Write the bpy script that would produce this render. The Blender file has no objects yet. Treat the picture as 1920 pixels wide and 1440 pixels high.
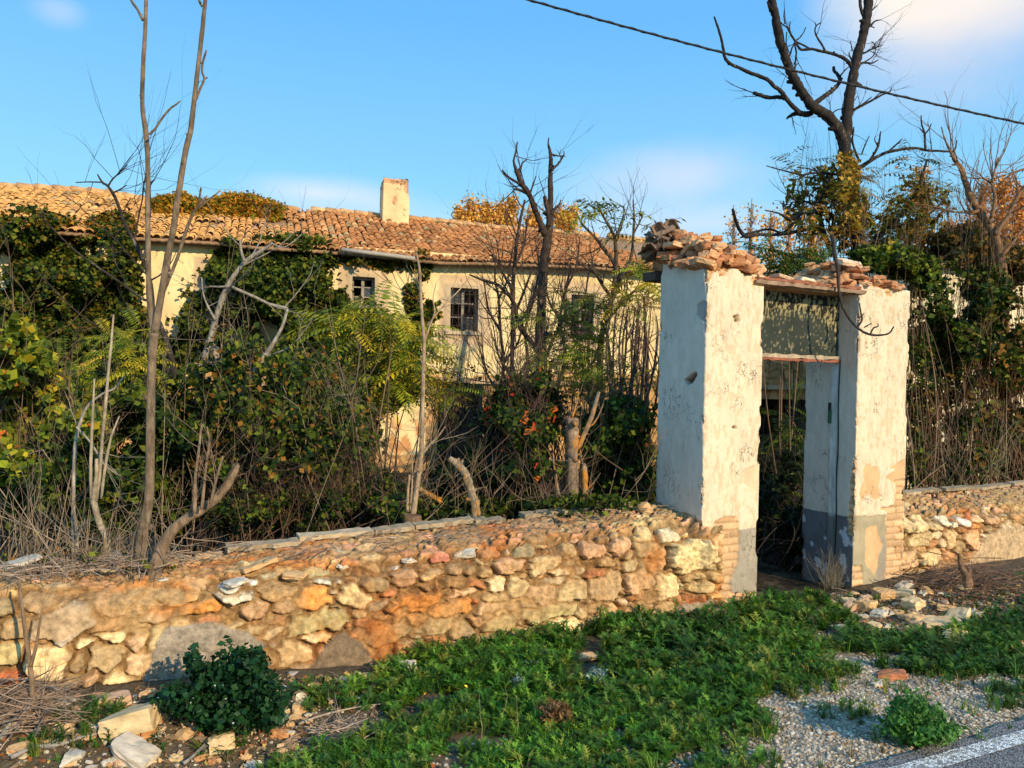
import bpy, bmesh, math, random
import numpy as np
from mathutils import Vector, Matrix
R = math.radians
SC = bpy.context.scene
COL = SC.collection
rng = np.random.default_rng(7)
random.seed(7)

# ------------------------------------------------------------ camera, sky, sun, exposure
CAMH = 1.7
FPX = 1442.0                       # focal length in pixels of the 1920 px wide photograph
PITCH, ROLL = R(0.5), R(1.2)
_f = np.array([0, math.cos(PITCH), -math.sin(PITCH)])
_u0 = np.array([0, math.sin(PITCH), math.cos(PITCH)])
_x0 = np.array([1.0, 0, 0])
CR = math.cos(ROLL) * _x0 + math.sin(ROLL) * _u0
CU = -math.sin(ROLL) * _x0 + math.cos(ROLL) * _u0
CF = _f
CP = np.array([0, 0, CAMH])
cam_d = bpy.data.cameras.new('camera')
cam = bpy.data.objects.new('camera', cam_d)
COL.objects.link(cam)
cam_d.sensor_width = 36
cam_d.lens = 36 * FPX / 1920
cam_d.clip_end = 3000
cam.matrix_world = Matrix(((CR[0], CU[0], -CF[0], CP[0]), (CR[1], CU[1], -CF[1], CP[1]), (CR[2], CU[2], -CF[2], CP[2]), (0, 0, 0, 1)))
SC.camera = cam

def ray(px, py):
    return CF + CR * ((px - 960) / FPX) + CU * ((720 - py) / FPX)
def at(px, py, Y):                      # the point seen at a pixel, Y metres ahead
    d = ray(px, py)
    return CP + d * (Y / d[1])
def on_plane(px, py, o, n):
    d = ray(px, py)
    return CP + d * (np.dot(o - CP, n) / np.dot(d, n))
def project(P):
    d = P - CP
    z = d @ CF
    return 960 + FPX * (d @ CR) / z, 720 - FPX * (d @ CU) / z

SUN_AZ, SUN_EL = R(-50), R(24)         # direction towards the sun, from +X
sdir = Vector((math.cos(SUN_AZ) * math.cos(SUN_EL), math.sin(SUN_AZ) * math.cos(SUN_EL), math.sin(SUN_EL)))
sl = bpy.data.lights.new('sun', 'SUN')
sl.energy = 5.0
sl.angle = R(0.5)
sl.color = (1.0, 0.79, 0.50)
so = bpy.data.objects.new('sun', sl)
COL.objects.link(so)
so.rotation_euler = sdir.to_track_quat('Z', 'Y').to_euler()

W = bpy.data.worlds.new('World')
SC.world = W
W.use_nodes = True
nt = W.node_tree
nt.nodes.clear()
def N(nt, t, **kw):
    n = nt.nodes.new(t)
    for k, v in kw.items():
        setattr(n, k, v)
    return n
out = N(nt, 'ShaderNodeOutputWorld')
bg = N(nt, 'ShaderNodeBackground')
sky = N(nt, 'ShaderNodeTexSky', sky_type='NISHITA', sun_disc=False)
sky.sun_elevation = SUN_EL
sky.sun_rotation = math.atan2(sdir.x, sdir.y)
sky.altitude = 600; sky.air_density = 1.0; sky.dust_density = 0.35; sky.ozone_density = 2.0
hs = N(nt, 'ShaderNodeHueSaturation')
hs.inputs['Saturation'].default_value = 1.22
hs.inputs['Value'].default_value = 1.0
nt.links.new(sky.outputs[0], hs.inputs['Color'])
tc = N(nt, 'ShaderNodeTexCoord')
nz = N(nt, 'ShaderNodeTexNoise')
nz.inputs['Scale'].default_value = 3.2; nz.inputs['Detail'].default_value = 7; nz.inputs['Roughness'].default_value = 0.5; nz.inputs['Distortion'].default_value = 0.25
mp = N(nt, 'ShaderNodeMapping'); mp.inputs['Scale'].default_value = (1, 1, 2.2)
nt.links.new(tc.outputs['Generated'], mp.inputs[0]); nt.links.new(mp.outputs[0], nz.inputs['Vector'])
el = N(nt, 'ShaderNodeSeparateXYZ'); nt.links.new(tc.outputs['Generated'], el.inputs[0])
er = N(nt, 'ShaderNodeMapRange'); er.inputs['From Min'].default_value = 0; er.inputs['From Max'].default_value = .42; nt.links.new(el.outputs[2], er.inputs[0])
cr_ = N(nt, 'ShaderNodeValToRGB'); nt.links.new(er.outputs[0], cr_.inputs[0])
cr_.color_ramp.elements[0].color = (4.6, 8.0, 8.8, 1); cr_.color_ramp.elements[0].position = 0
cr_.color_ramp.elements[1].color = (1.45, 4.7, 9.1, 1); cr_.color_ramp.elements[1].position = 1
e_ = cr_.color_ramp.elements.new(.35); e_.color = (3.1, 6.9, 8.9, 1)
mxs = N(nt, 'ShaderNodeMix', data_type='RGBA'); mxs.inputs[0].default_value = .8
nt.links.new(hs.outputs[0], mxs.inputs[6]); nt.links.new(cr_.outputs[0], mxs.inputs[7])
cur = mxs.outputs[2]
# soft cloud banks, each round a direction of the sky
for (px, py, rx, ry, amt, colr) in ((1755, -5, .12, .075, .95, (9.2, 8.2, 6.8)), (1840, 80, .10, .08, .3, (6.2, 6.0, 7.0)), (1700, 120, .12, .07, .35, (6.6, 6.3, 6.8)), (1280, 330, .13, .05, .62, (6.6, 6.8, 8.3)), (1330, 420, .2, .04, .55, (6.8, 7.0, 8.2)),
                                (600, 362, .12, .025, .7, (7.2, 7.4, 8.6)), (620, 400, .2, .03, .4, (7.2, 7.5, 8.4)), (110, 20, .03, .02, .3, (7, 7.2, 8))):
    d = ray(px, py); d = d / np.linalg.norm(d)
    sub = N(nt, 'ShaderNodeVectorMath', operation='SUBTRACT'); sub.inputs[1].default_value = tuple(d)
    nt.links.new(tc.outputs['Generated'], sub.inputs[0])
    sc_ = N(nt, 'ShaderNodeVectorMath', operation='MULTIPLY'); sc_.inputs[1].default_value = (1 / rx, 1 / rx, 1 / ry)
    nt.links.new(sub.outputs[0], sc_.inputs[0])
    ln = N(nt, 'ShaderNodeVectorMath', operation='LENGTH'); nt.links.new(sc_.outputs[0], ln.inputs[0])
    ad = N(nt, 'ShaderNodeMath', operation='MULTIPLY_ADD'); ad.inputs[1].default_value = 1.7; nt.links.new(nz.outputs[0], ad.inputs[0])
    sb = N(nt, 'ShaderNodeMath', operation='SUBTRACT'); sb.inputs[0].default_value = 0.15; nt.links.new(ln.outputs['Value'], sb.inputs[1])
    nt.links.new(sb.outputs[0], ad.inputs[2])
    mr = N(nt, 'ShaderNodeMapRange', interpolation_type='SMOOTHSTEP'); mr.inputs['From Min'].default_value = -.15; mr.inputs['From Max'].default_value = 1.0; mr.inputs['To Max'].default_value = amt
    nt.links.new(ad.outputs[0], mr.inputs['Value'])
    mx = N(nt, 'ShaderNodeMix', data_type='RGBA'); mx.inputs[7].default_value = (*colr, 1)
    nt.links.new(mr.outputs[0], mx.inputs[0]); nt.links.new(cur, mx.inputs[6])
    cur = mx.outputs[2]
nt.links.new(cur, bg.inputs[0])
bg.inputs[1].default_value = 0.126
nt.links.new(bg.outputs[0], out.inputs[0])
SC.view_settings.view_transform = 'Standard'
SC.view_settings.look = 'None'
SC.view_settings.exposure = 0.0
SC.view_settings.gamma = 1
SC.cycles.max_bounces = 5
SC.cycles.diffuse_bounces = 3
SC.cycles.glossy_bounces = 2
SC.cycles.transparent_max_bounces = 4

# ------------------------------------------------------------ helpers
NT = np.random.default_rng(3).random((64, 64, 64))
def vnoise(p):
    i = np.floor(p).astype(int); f = p - i; f = f * f * (3 - 2 * f)
    i0 = i & 63; i1 = (i + 1) & 63
    x0, y0, z0 = i0[..., 0], i0[..., 1], i0[..., 2]; x1, y1, z1 = i1[..., 0], i1[..., 1], i1[..., 2]
    fx, fy, fz = f[..., 0], f[..., 1], f[..., 2]
    a = NT[x0, y0, z0] * (1 - fx) + NT[x1, y0, z0] * fx; b = NT[x0, y1, z0] * (1 - fx) + NT[x1, y1, z0] * fx
    c = NT[x0, y0, z1] * (1 - fx) + NT[x1, y0, z1] * fx; d = NT[x0, y1, z1] * (1 - fx) + NT[x1, y1, z1] * fx
    return (a * (1 - fy) + b * fy) * (1 - fz) + (c * (1 - fy) + d * fy) * fz
def fbm(p, o=4):
    p = np.asarray(p, float); s = 0; a = .5; t = 0
    for k in range(o):
        s = s + a * vnoise(p + k * 17.3); t += a; p = p * 2.03; a *= .5
    return s / t
def n2(a, b, sc, o=4, seed=0.0):
    return fbm(np.stack([np.asarray(a) * sc, np.asarray(b) * sc, np.zeros_like(a) + seed], -1), o)
def sstep(a, b, x):
    t = np.clip((x - a) / (b - a), 0, 1); return t * t * (3 - 2 * t)
def inpoly(x, y, poly):
    r = np.zeros(np.shape(x), bool); n = len(poly)
    for i in range(n):
        x1, y1 = poly[i]; x2, y2 = poly[(i + 1) % n]
        if y1 == y2: continue
        c = ((y1 > y) != (y2 > y)) & (x < (x2 - x1) * (y - y1) / (y2 - y1) + x1)
        r ^= c
    return r

def tag(o, label=None, cat=None, group=None, kind=None):
    if label: o['label'] = label
    if cat: o['category'] = cat
    if group: o['group'] = group
    if kind: o['kind'] = kind
    return o
def empty(name, loc, label, cat, group=None):
    o = bpy.data.objects.new(name, None); o.location = loc; o.empty_display_size = .1
    COL.objects.link(o)
    return tag(o, label, cat, group)
def mesh(name, V, F, mat, col=None, smooth=True):
    """F: list of (n,3) or (n,4) index arrays"""
    V = np.asarray(V, np.float32)
    F = [np.asarray(f, np.int32) for f in F if len(f)]
    me = bpy.data.meshes.new(name)
    me.vertices.add(len(V)); me.vertices.foreach_set('co', V.ravel())
    li = np.concatenate([f.ravel() for f in F]); cnt = np.concatenate([np.full(len(f), f.shape[1]) for f in F])
    st = np.concatenate([[0], np.cumsum(cnt)[:-1]])
    me.loops.add(len(li)); me.loops.foreach_set('vertex_index', li)
    me.polygons.add(len(cnt)); me.polygons.foreach_set('loop_start', st.astype(np.int32)); me.polygons.foreach_set('loop_total', cnt.astype(np.int32))
    if col is not None:
        a = me.color_attributes.new('col', 'FLOAT_COLOR', 'POINT')
        c = np.ones((len(V), 4), np.float32); c[:, :3] = col
        a.data.foreach_set('color', c.ravel())
    me.polygons.foreach_set('use_smooth', np.full(len(cnt), smooth))
    me.update(calc_edges=True); me.validate()
    me.materials.append(mat)
    return me
def obj(name, me, parent=None):
    o = bpy.data.objects.new(name, me); COL.objects.link(o)
    if parent is not None:
        o.parent = parent
        o.matrix_parent_inverse = Matrix.Translation(parent.location).inverted()
    return o
class MB:
    def __init__(s): s.V = []; s.T = []; s.Q = []; s.C = []; s.n = 0
    def add(s, V, T=None, Q=None, col=(1, 1, 1)):
        V = np.asarray(V, float)
        if T is not None and len(T): s.T.append(np.asarray(T) + s.n)
        if Q is not None and len(Q): s.Q.append(np.asarray(Q) + s.n)
        c = np.asarray(col, float)
        s.C.append(np.broadcast_to(c, (len(V), 3)) if c.ndim == 1 else c)
        s.V.append(V); s.n += len(V)
    def build(s, name, mat, parent=None, smooth=True):
        F = []
        if s.T: F.append(np.concatenate(s.T))
        if s.Q: F.append(np.concatenate(s.Q))
        return obj(name, mesh(name, np.concatenate(s.V), F, mat, np.concatenate(s.C), smooth), parent)
    def box(s, o, ax, ay, az, col=(1, 1, 1)):
        """box with corner o and edge vectors"""
        o, ax, ay, az = map(lambda v: np.asarray(v, float), (o, ax, ay, az))
        V = [o + ax * i + ay * j + az * k for k in (0, 1) for j in (0, 1) for i in (0, 1)]
        s.add(V, Q=[(0, 2, 3, 1), (4, 5, 7, 6), (0, 1, 5, 4), (2, 6, 7, 3), (0, 4, 6, 2), (1, 3, 7, 5)], col=col)
    def tube(s, pts, rad, sides=6, col=(1, 1, 1), cap=True, rough=0.0):
        pts = np.asarray(pts, float); rad = np.broadcast_to(np.asarray(rad, float), (len(pts),)); n = len(pts)
        t = np.gradient(pts, axis=0); t /= np.linalg.norm(t, axis=1)[:, None] + 1e-9
        ref = np.array([0.31, 0.87, 0.2]) if abs(t[0] @ np.array([0.31, 0.87, 0.2])) < .85 else np.array([1., 0, 0])
        a = np.cross(t, ref); a /= np.linalg.norm(a, axis=1)[:, None] + 1e-9
        b = np.cross(t, a)
        th = np.arange(sides) * 2 * np.pi / sides
        rr = rad[:, None] * np.ones(sides)
        if rough: rr = rr * (1 + rough * (rng.random((n, sides)) - .5) * 2)
        V = pts[:, None, :] + rr[..., None] * (np.cos(th)[None, :, None] * a[:, None, :] + np.sin(th)[None, :, None] * b[:, None, :])
        i = np.arange(n - 1)[:, None] * sides; j = np.arange(sides)[None, :]; k = (j + 1) % sides
        Q = np.stack([i + j, i + k, i + sides + k, i + sides + j], -1).reshape(-1, 4)
        V = V.reshape(-1, 3); c = np.asarray(col, float)
        if c.ndim == 2: c = np.repeat(c, sides, axis=0)
        T = []
        if cap and sides > 3:
            T = [(0, m + 1, m) for m in range(1, sides - 1)] + [((n - 1) * sides, (n - 1) * sides + m, (n - 1) * sides + m + 1) for m in range(1, sides - 1)]
        s.add(V, T=T if len(T) else None, Q=Q, col=c)
def smoothpath(P, n=4):
    """Catmull-Rom resample of rows"""
    P = np.asarray(P, float)
    if len(P) < 3:
        t = np.linspace(0, 1, 4)[:, None]; return P[0] * (1 - t) + P[-1] * t
    Q = np.vstack([2 * P[0] - P[1], P, 2 * P[-1] - P[-2]]); o = []
    for i in range(1, len(Q) - 2):
        for k in range(n):
            t = k / n
            o.append(.5 * ((2 * Q[i]) + (Q[i + 1] - Q[i - 1]) * t + (2 * Q[i - 1] - 5 * Q[i] + 4 * Q[i + 1] - Q[i + 2]) * t * t + (3 * Q[i] - Q[i - 1] - 3 * Q[i + 1] + Q[i + 2]) * t ** 3))
    o.append(P[-1]); return np.array(o)

# ------------------------------------------------------------ materials
def mat_attr(name, rough=.9, var=.25, vscale=8., bump=.3, bscale=40., trans=0., spec=.2, bdist=.01, crack=0., tint=(1, 1, 1), stretch=(1, 1, 1), var2=None):
    m = bpy.data.materials.new(name); m.use_nodes = True; t = m.node_tree; t.nodes.clear(); L = t.links.new
    o = N(t, 'ShaderNodeOutputMaterial'); p = N(t, 'ShaderNodeBsdfPrincipled')
    at_ = N(t, 'ShaderNodeAttribute', attribute_name='col')
    g = N(t, 'ShaderNodeNewGeometry')
    mpn = N(t, 'ShaderNodeMapping'); mpn.inputs['Scale'].default_value = stretch
    L(g.outputs['Position'], mpn.inputs[0])
    n1 = N(t, 'ShaderNodeTexNoise'); n1.inputs['Scale'].default_value = vscale; n1.inputs['Detail'].default_value = 8; n1.inputs['Roughness'].default_value = .62
    L(mpn.outputs[0], n1.inputs['Vector'])
    mr = N(t, 'ShaderNodeMapRange'); mr.inputs['From Min'].default_value = .3; mr.inputs['From Max'].default_value = .7
    mr.inputs['To Min'].default_value = 1 - var; mr.inputs['To Max'].default_value = 1 + var
    L(n1.outputs[0], mr.inputs[0])
    vm = N(t, 'ShaderNodeVectorMath', operation='SCALE'); L(at_.outputs['Color'], vm.inputs[0]); L(mr.outputs[0], vm.inputs['Scale'])
    vt = N(t, 'ShaderNodeVectorMath', operation='MULTIPLY'); vt.inputs[1].default_value = tint; L(vm.outputs[0], vt.inputs[0])
    c = vt.outputs[0]
    if var2:                                   # a second colour in patches of its own: (colour, scale, threshold, amount)
        n3 = N(t, 'ShaderNodeTexNoise'); n3.inputs['Scale'].default_value = var2[1]; n3.inputs['Detail'].default_value = 6; n3.inputs['Roughness'].default_value = .7
        L(mpn.outputs[0], n3.inputs['Vector'])
        m3 = N(t, 'ShaderNodeMapRange'); m3.inputs['From Min'].default_value = var2[2]; m3.inputs['From Max'].default_value = var2[2] + .06; m3.inputs['To Max'].default_value = var2[3]
        L(n3.outputs[0], m3.inputs[0])
        mx = N(t, 'ShaderNodeMix', data_type='RGBA'); mx.inputs[7].default_value = (*var2[0], 1); L(m3.outputs[0], mx.inputs[0]); L(c, mx.inputs[6]); c = mx.outputs[2]
    h = None
    n2_ = N(t, 'ShaderNodeTexNoise'); n2_.inputs['Scale'].default_value = bscale; n2_.inputs['Detail'].default_value = 6; n2_.inputs['Roughness'].default_value = .65
    L(mpn.outputs[0], n2_.inputs['Vector']); h = n2_.outputs[0]
    if crack:
        w = N(t, 'ShaderNodeTexNoise'); w.inputs['Scale'].default_value = 9; w.inputs['Detail'].default_value = 4; L(g.outputs['Position'], w.inputs['Vector'])
        wv = N(t, 'ShaderNodeVectorMath', operation='MULTIPLY_ADD'); wv.inputs[1].default_value = (.22, .22, .22); L(w.outputs['Color'], wv.inputs[0]); L(mpn.outputs[0], wv.inputs[2])
        vo = N(t, 'ShaderNodeTexVoronoi', feature='DISTANCE_TO_EDGE'); vo.inputs['Scale'].default_value = crack; L(wv.outputs[0], vo.inputs['Vector'])
        cm = N(t, 'ShaderNodeMapRange'); cm.inputs['From Max'].default_value = .016; L(vo.outputs[0], cm.inputs[0])
        # cracks only here and there
        n5 = N(t, 'ShaderNodeTexNoise'); n5.inputs['Scale'].default_value = 3.5; n5.inputs['Detail'].default_value = 3; L(g.outputs['Position'], n5.inputs['Vector'])
        m5 = N(t, 'ShaderNodeMapRange'); m5.inputs['From Min'].default_value = .56; m5.inputs['From Max'].default_value = .66; m5.inputs['To Min'].default_value = 1; m5.inputs['To Max'].default_value = 0; L(n5.outputs[0], m5.inputs[0])
        mxm = N(t, 'ShaderNodeMath', operation='MAXIMUM'); L(cm.outputs[0], mxm.inputs[0]); L(m5.outputs[0], mxm.inputs[1])
        mc = N(t, 'ShaderNodeMix', data_type='RGBA'); mc.inputs[6].default_value = (.30, .20, .12, 1); L(mxm.outputs[0], mc.inputs[0]); L(c, mc.inputs[7]); c = mc.outputs[2]
        hm = N(t, 'ShaderNodeMath', operation='MULTIPLY_ADD'); hm.inputs[1].default_value = 1.5; L(mxm.outputs[0], hm.inputs[0]); L(h, hm.inputs[2]); h = hm.outputs[0]
    L(c, p.inputs['Base Color'])
    p.inputs['Roughness'].default_value = rough; p.inputs['Specular IOR Level'].default_value = spec
    if bump:
        b = N(t, 'ShaderNodeBump'); b.inputs['Strength'].default_value = bump; b.inputs['Distance'].default_value = bdist; L(h, b.inputs['Height']); L(b.outputs[0], p.inputs['Normal'])
    sh = p.outputs[0]
    if trans:
        tr = N(t, 'ShaderNodeBsdfTranslucent'); L(c, tr.inputs[0]); ms = N(t, 'ShaderNodeMixShader'); ms.inputs[0].default_value = trans
        L(p.outputs[0], ms.inputs[1]); L(tr.outputs[0], ms.inputs[2]); sh = ms.outputs[0]
    L(sh, o.inputs[0])
    return m
M_STONE = mat_attr('rubble_stone', .95, .5, 26, .9, 45, bdist=.014, var2=((.50, .32, .15), 9, .58, .6))
M_ROCK = mat_attr('loose_stone', .93, .25, 14, .5, 50, bdist=.008)
M_PLASTER = mat_attr('flaking_whitewash', .9, .10, 9, .9, 26, bdist=.012, crack=13., stretch=(1, 1, .42), var2=((.46, .33, .20), 34, .68, .4))
M_JAMB = mat_attr('old_render', .9, .15, 7, .35, 30)
M_HWALL = mat_attr('house_plaster', .95, .13, 1.6, .3, 9, bdist=.03, crack=1.1, var2=((.46, .30, .15), 1.3, .64, .5))
M_TILE = mat_attr('clay_tile', .92, .4, 7, .6, 30, bdist=.01, var2=((.20, .15, .07), 2.4, .58, .45))
M_WOOD = mat_attr('weathered_wood', .85, .3, 20, .5, 60, stretch=(1, 1, .2))
M_BARK = mat_attr('bark', .92, .45, 40, 1.0, 90, bdist=.012, stretch=(1, 1, .3), var2=((.40, .33, .24), 14, .60, .45))
M_LICHEN = mat_attr('lichen_wood', .92, .45, 40, 1.0, 80, bdist=.012, stretch=(1, 1, .4), var2=((.52, .22, .03), 11, .50, .95))
M_GOLDTWIG = None
M_TWIG = mat_attr('twig', .85, .25, 12, 0, 40)
M_LEAF = mat_attr('leaf', .6, .30, 1.8, 0, 30, trans=.14, spec=.10)
M_WEED = mat_attr('weed_leaf', .55, .25, 4, 0, 30, trans=.2, spec=.2)
M_IRON = mat_attr('rusty_iron', .7, .2, 20, .2, 60)
M_CABLE = mat_attr('black_rubber', .6, .1, 20, .2, 60)
M_SOIL = mat_attr('soil', .97, .55, 30, 1.0, 60, bdist=.02, var2=((.13, .10, .06), 5, .52, .8))
M_DARK = mat_attr('dark_room', .95, .2, 3, .2, 10)
M_GLASS = mat_attr('dusty_glass', .25, .2, 5, .1, 10, spec=.5)

# ------------------------------------------------------------ frames of reference
class Frame:
    def __init__(s, ox, oy, slope):
        k = math.hypot(1, slope); s.o = np.array([ox, oy, 0.]); s.u = np.array([1 / k, slope / k, 0]); s.b = np.array([-slope / k, 1 / k, 0]); s.n = -s.b
    def P(s, a, w, z):
        a = np.asarray(a, float)
        return s.o + a[..., None] * s.u + np.asarray(w, float)[..., None] * s.b + np.asarray(z, float)[..., None] * np.array([0, 0, 1.])
    def px(s, px, py, w=0.):              # pixel -> (s, z) on the vertical plane at offset w
        p = on_plane(px, py, s.o + w * s.b, s.n); d = p - s.o
        return float(d @ s.u), float(p[2])
    def inv(s, p):
        d = p - s.o; return d @ s.u, d @ s.b
G = Frame(0, 4.89, .53)                   # the roadside wall and the gateway
H = Frame(0, 19.4, .33)                   # the long house
H2 = Frame(0, 12.2, .50)                  # the building right of the gateway

def gz(x, y):
    """ground height"""
    x = np.asarray(x, float); y = np.asarray(y, float)
    a, w = (x - G.o[0]) * G.u[0] + (y - G.o[1]) * G.u[1], (x - G.o[0]) * G.b[0] + (y - G.o[1]) * G.b[1]
    z = .05 * (n2(x, y, 1.2, 4, 1.) - .5) + .012 * (n2(x, y, 14, 3, 2.) - .5)
    z = z + .13 * sstep(-.3, -2.2, a) * sstep(-1.0, -.1, w) + .05 * sstep(2.9, 4, a) * sstep(-1.2, -.2, w)
    z = z * sstep(-3.2, -1.6, w) - .01
    z = np.where(w > .3, -.62 * sstep(.3, 1.1, w) * (1 - .0 * w) + .25 * (n2(x, y, .3, 3, 5.) - .5) * sstep(.5, 2, w) + z * (1 - sstep(.3, 1.1, w)), z)
    gate = sstep(1.9, 2.3, a) * (1 - sstep(3.4, 3.7, a))
    z = np.where((w > .3) & (w < 2.2), z * (1 - gate) + gate * (-.05), z)
    return z
# ------------------------------------------------------------ ground, road
def spaced(parts):
    o = [np.arange(a, b, st) for a, b, st in parts]; return np.concatenate(o + [[parts[-1][1]]])
sx = spaced([(-900, -60, 60), (-60, -10, 5), (-10, -4, .5), (-4, 8.5, .03), (8.5, 14, .5), (14, 60, 4), (60, 900, 60)])
wx = spaced([(-200, -20, 20), (-20, -5, 1.), (-5, -3.2, .2), (-3.2, .3, .03), (.3, 3, .12), (3, 20, 1.), (20, 80, 6), (80, 1200, 80)])
A, Wd = np.meshgrid(sx, wx)
P = G.P(A, Wd, A * 0)
P[..., 2] = gz(P[..., 0], P[..., 1])
nr, nc = A.shape
i = (np.arange(nr - 1)[:, None] * nc + np.arange(nc - 1)[None]).ravel()
gq = np.stack([i, i + 1, i + nc + 1, i + nc], -1)
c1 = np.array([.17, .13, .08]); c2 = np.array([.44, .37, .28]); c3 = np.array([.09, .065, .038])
# gravel near the road, litter near the wall and in the garden
Xg, Yg = P[..., 0], P[..., 1]
road_w = -1.02 - .07 * A * 0
tt = sstep(-.75, -.35, -np.abs((Wd + 1.75) / 1.0) + .5 * (n2(Xg, Yg, 2.5, 4, 7.) - .5) * 2) * sstep(-.2, 1.0, A)
colr = c1 + (c2 - c1) * tt[..., None]
leaf = sstep(-.9, -.1, Wd)[..., None]
colr = colr * (1 - .65 * leaf) + c3 * .65 * leaf
colr = colr * (.75 + .5 * n2(Xg, Yg, 9, 4, 4.))[..., None]
colr = np.where((Wd > .0)[..., None], .45 * c3 * (.6 + .8 * n2(Xg, Yg, 3, 3, 4.))[..., None], colr)  # soil behind the wall line darkened, painting in the shade of the gateway
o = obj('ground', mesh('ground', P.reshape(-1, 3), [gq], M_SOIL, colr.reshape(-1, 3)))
tag(o, kind='structure')

# road: edge and line through traced points, in a frame of its own
ra = on_plane(1920, 1350, np.array([0, 0, 0.]), np.array([0, 0, 1.])); rb = on_plane(1593, 1440, np.array([0, 0, 0.]), np.array([0, 0, 1.]))
RS = (ra[1] - rb[1]) / (ra[0] - rb[0])
RF = Frame(ra[0], ra[1], RS)
la = on_plane(1920, 1371, np.zeros(3), np.array([0, 0, 1.])); lb = on_plane(1920, 1397, np.zeros(3), np.array([0, 0, 1.]))
lw0 = (RF.inv(la)[1]); lw1 = RF.inv(lb)[1]
def strip(a0, a1, w0, w1, z, da, dw, jag=0., name='', mat=None, col=(1, 1, 1), jag1=0.):
    aa = np.arange(a0, a1 + da, da); ww = np.linspace(w0, w1, max(2, int(abs(w1 - w0) / dw)))
    A_, W_ = np.meshgrid(aa, ww)
    j = (n2(aa, aa * 0, 6, 5, 3.) - .5) * 2
    k = np.linspace(1, 0, len(ww))[:, None]
    W_ = W_ + jag * j[None] * k * 1. + jag1 * j[None, ::-1] * (1 - k)
    Pp = RF.P(A_, W_, A_ * 0 + z)
    r_, c_ = A_.shape; ii = (np.arange(r_ - 1)[:, None] * c_ + np.arange(c_ - 1)[None]).ravel()
    q = np.stack([ii, ii + c_, ii + c_ + 1, ii + 1], -1)
    return obj(name, mesh(name, Pp.reshape(-1, 3), [q], mat, np.broadcast_to(np.array(col), (Pp.size // 3, 3))))
def asphalt(name, paint):
    m = mat_attr(name, .85, .12, 6, 0, 40); t = m.node_tree; L = t.links.new
    p = [n for n in t.nodes if n.type == 'BSDF_PRINCIPLED'][0]; src = p.inputs['Base Color'].links[0].from_socket
    g = N(t, 'ShaderNodeNewGeometry')
    v = N(t, 'ShaderNodeTexVoronoi'); v.inputs['Scale'].default_value = 130; L(g.outputs['Position'], v.inputs['Vector'])
    r = N(t, 'ShaderNodeSeparateColor'); L(v.outputs['Color'], r.inputs[0])
    mr = N(t, 'ShaderNodeMapRange'); mr.inputs['To Min'].default_value = .35; mr.inputs['To Max'].default_value = 1.75
    L(r.outputs[0], mr.inputs[0])
    vm = N(t, 'ShaderNodeVectorMath', operation='SCALE'); L(src, vm.inputs[0]); L(mr.outputs[0], vm.inputs['Scale']); c = vm.outputs[0]
    if paint:
        n = N(t, 'ShaderNodeTexNoise'); n.inputs['Scale'].default_value = 60; n.inputs['Detail'].default_value = 8; L(g.outputs['Position'], n.inputs['Vector'])
        q = N(t, 'ShaderNodeMapRange'); q.inputs['From Min'].default_value = .46; q.inputs['From Max'].default_value = .53; L(n.outputs[0], q.inputs[0])
        mx = N(t, 'ShaderNodeMix', data_type='RGBA'); mx.inputs[6].default_value = (.78, .77, .74, 1); L(q.outputs[0], mx.inputs[0]); L(c, mx.inputs[7])
        q2 = N(t, 'ShaderNodeMath', operation='MULTIPLY'); q2.inputs[1].default_value = .8; L(q.outputs[0], q2.inputs[0]); t.links.new(q2.outputs[0], mx.inputs[0]); c = mx.outputs[2]
    L(c, p.inputs['Base Color'])
    b = N(t, 'ShaderNodeBump'); b.inputs['Strength'].default_value = .8; b.inputs['Distance'].default_value = .006; L(v.outputs['Distance'], b.inputs['Height']); L(b.outputs[0], p.inputs['Normal'])
    return m
M_ASPH = asphalt('asphalt', False); M_PAINT = asphalt('road_paint', True)
o = strip(-40, 60, .0, -7.5, .006, .03, .4, .07, 'road', M_ASPH, (.17, .165, .165)); tag(o, kind='structure')
o = strip(-40, 60, lw0, lw1, .010, .03, .05, .004, 'road_marking', M_PAINT, (.17, .165, .165), .004); tag(o, kind='structure')
# the road's edge goes down into the verge


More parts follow.
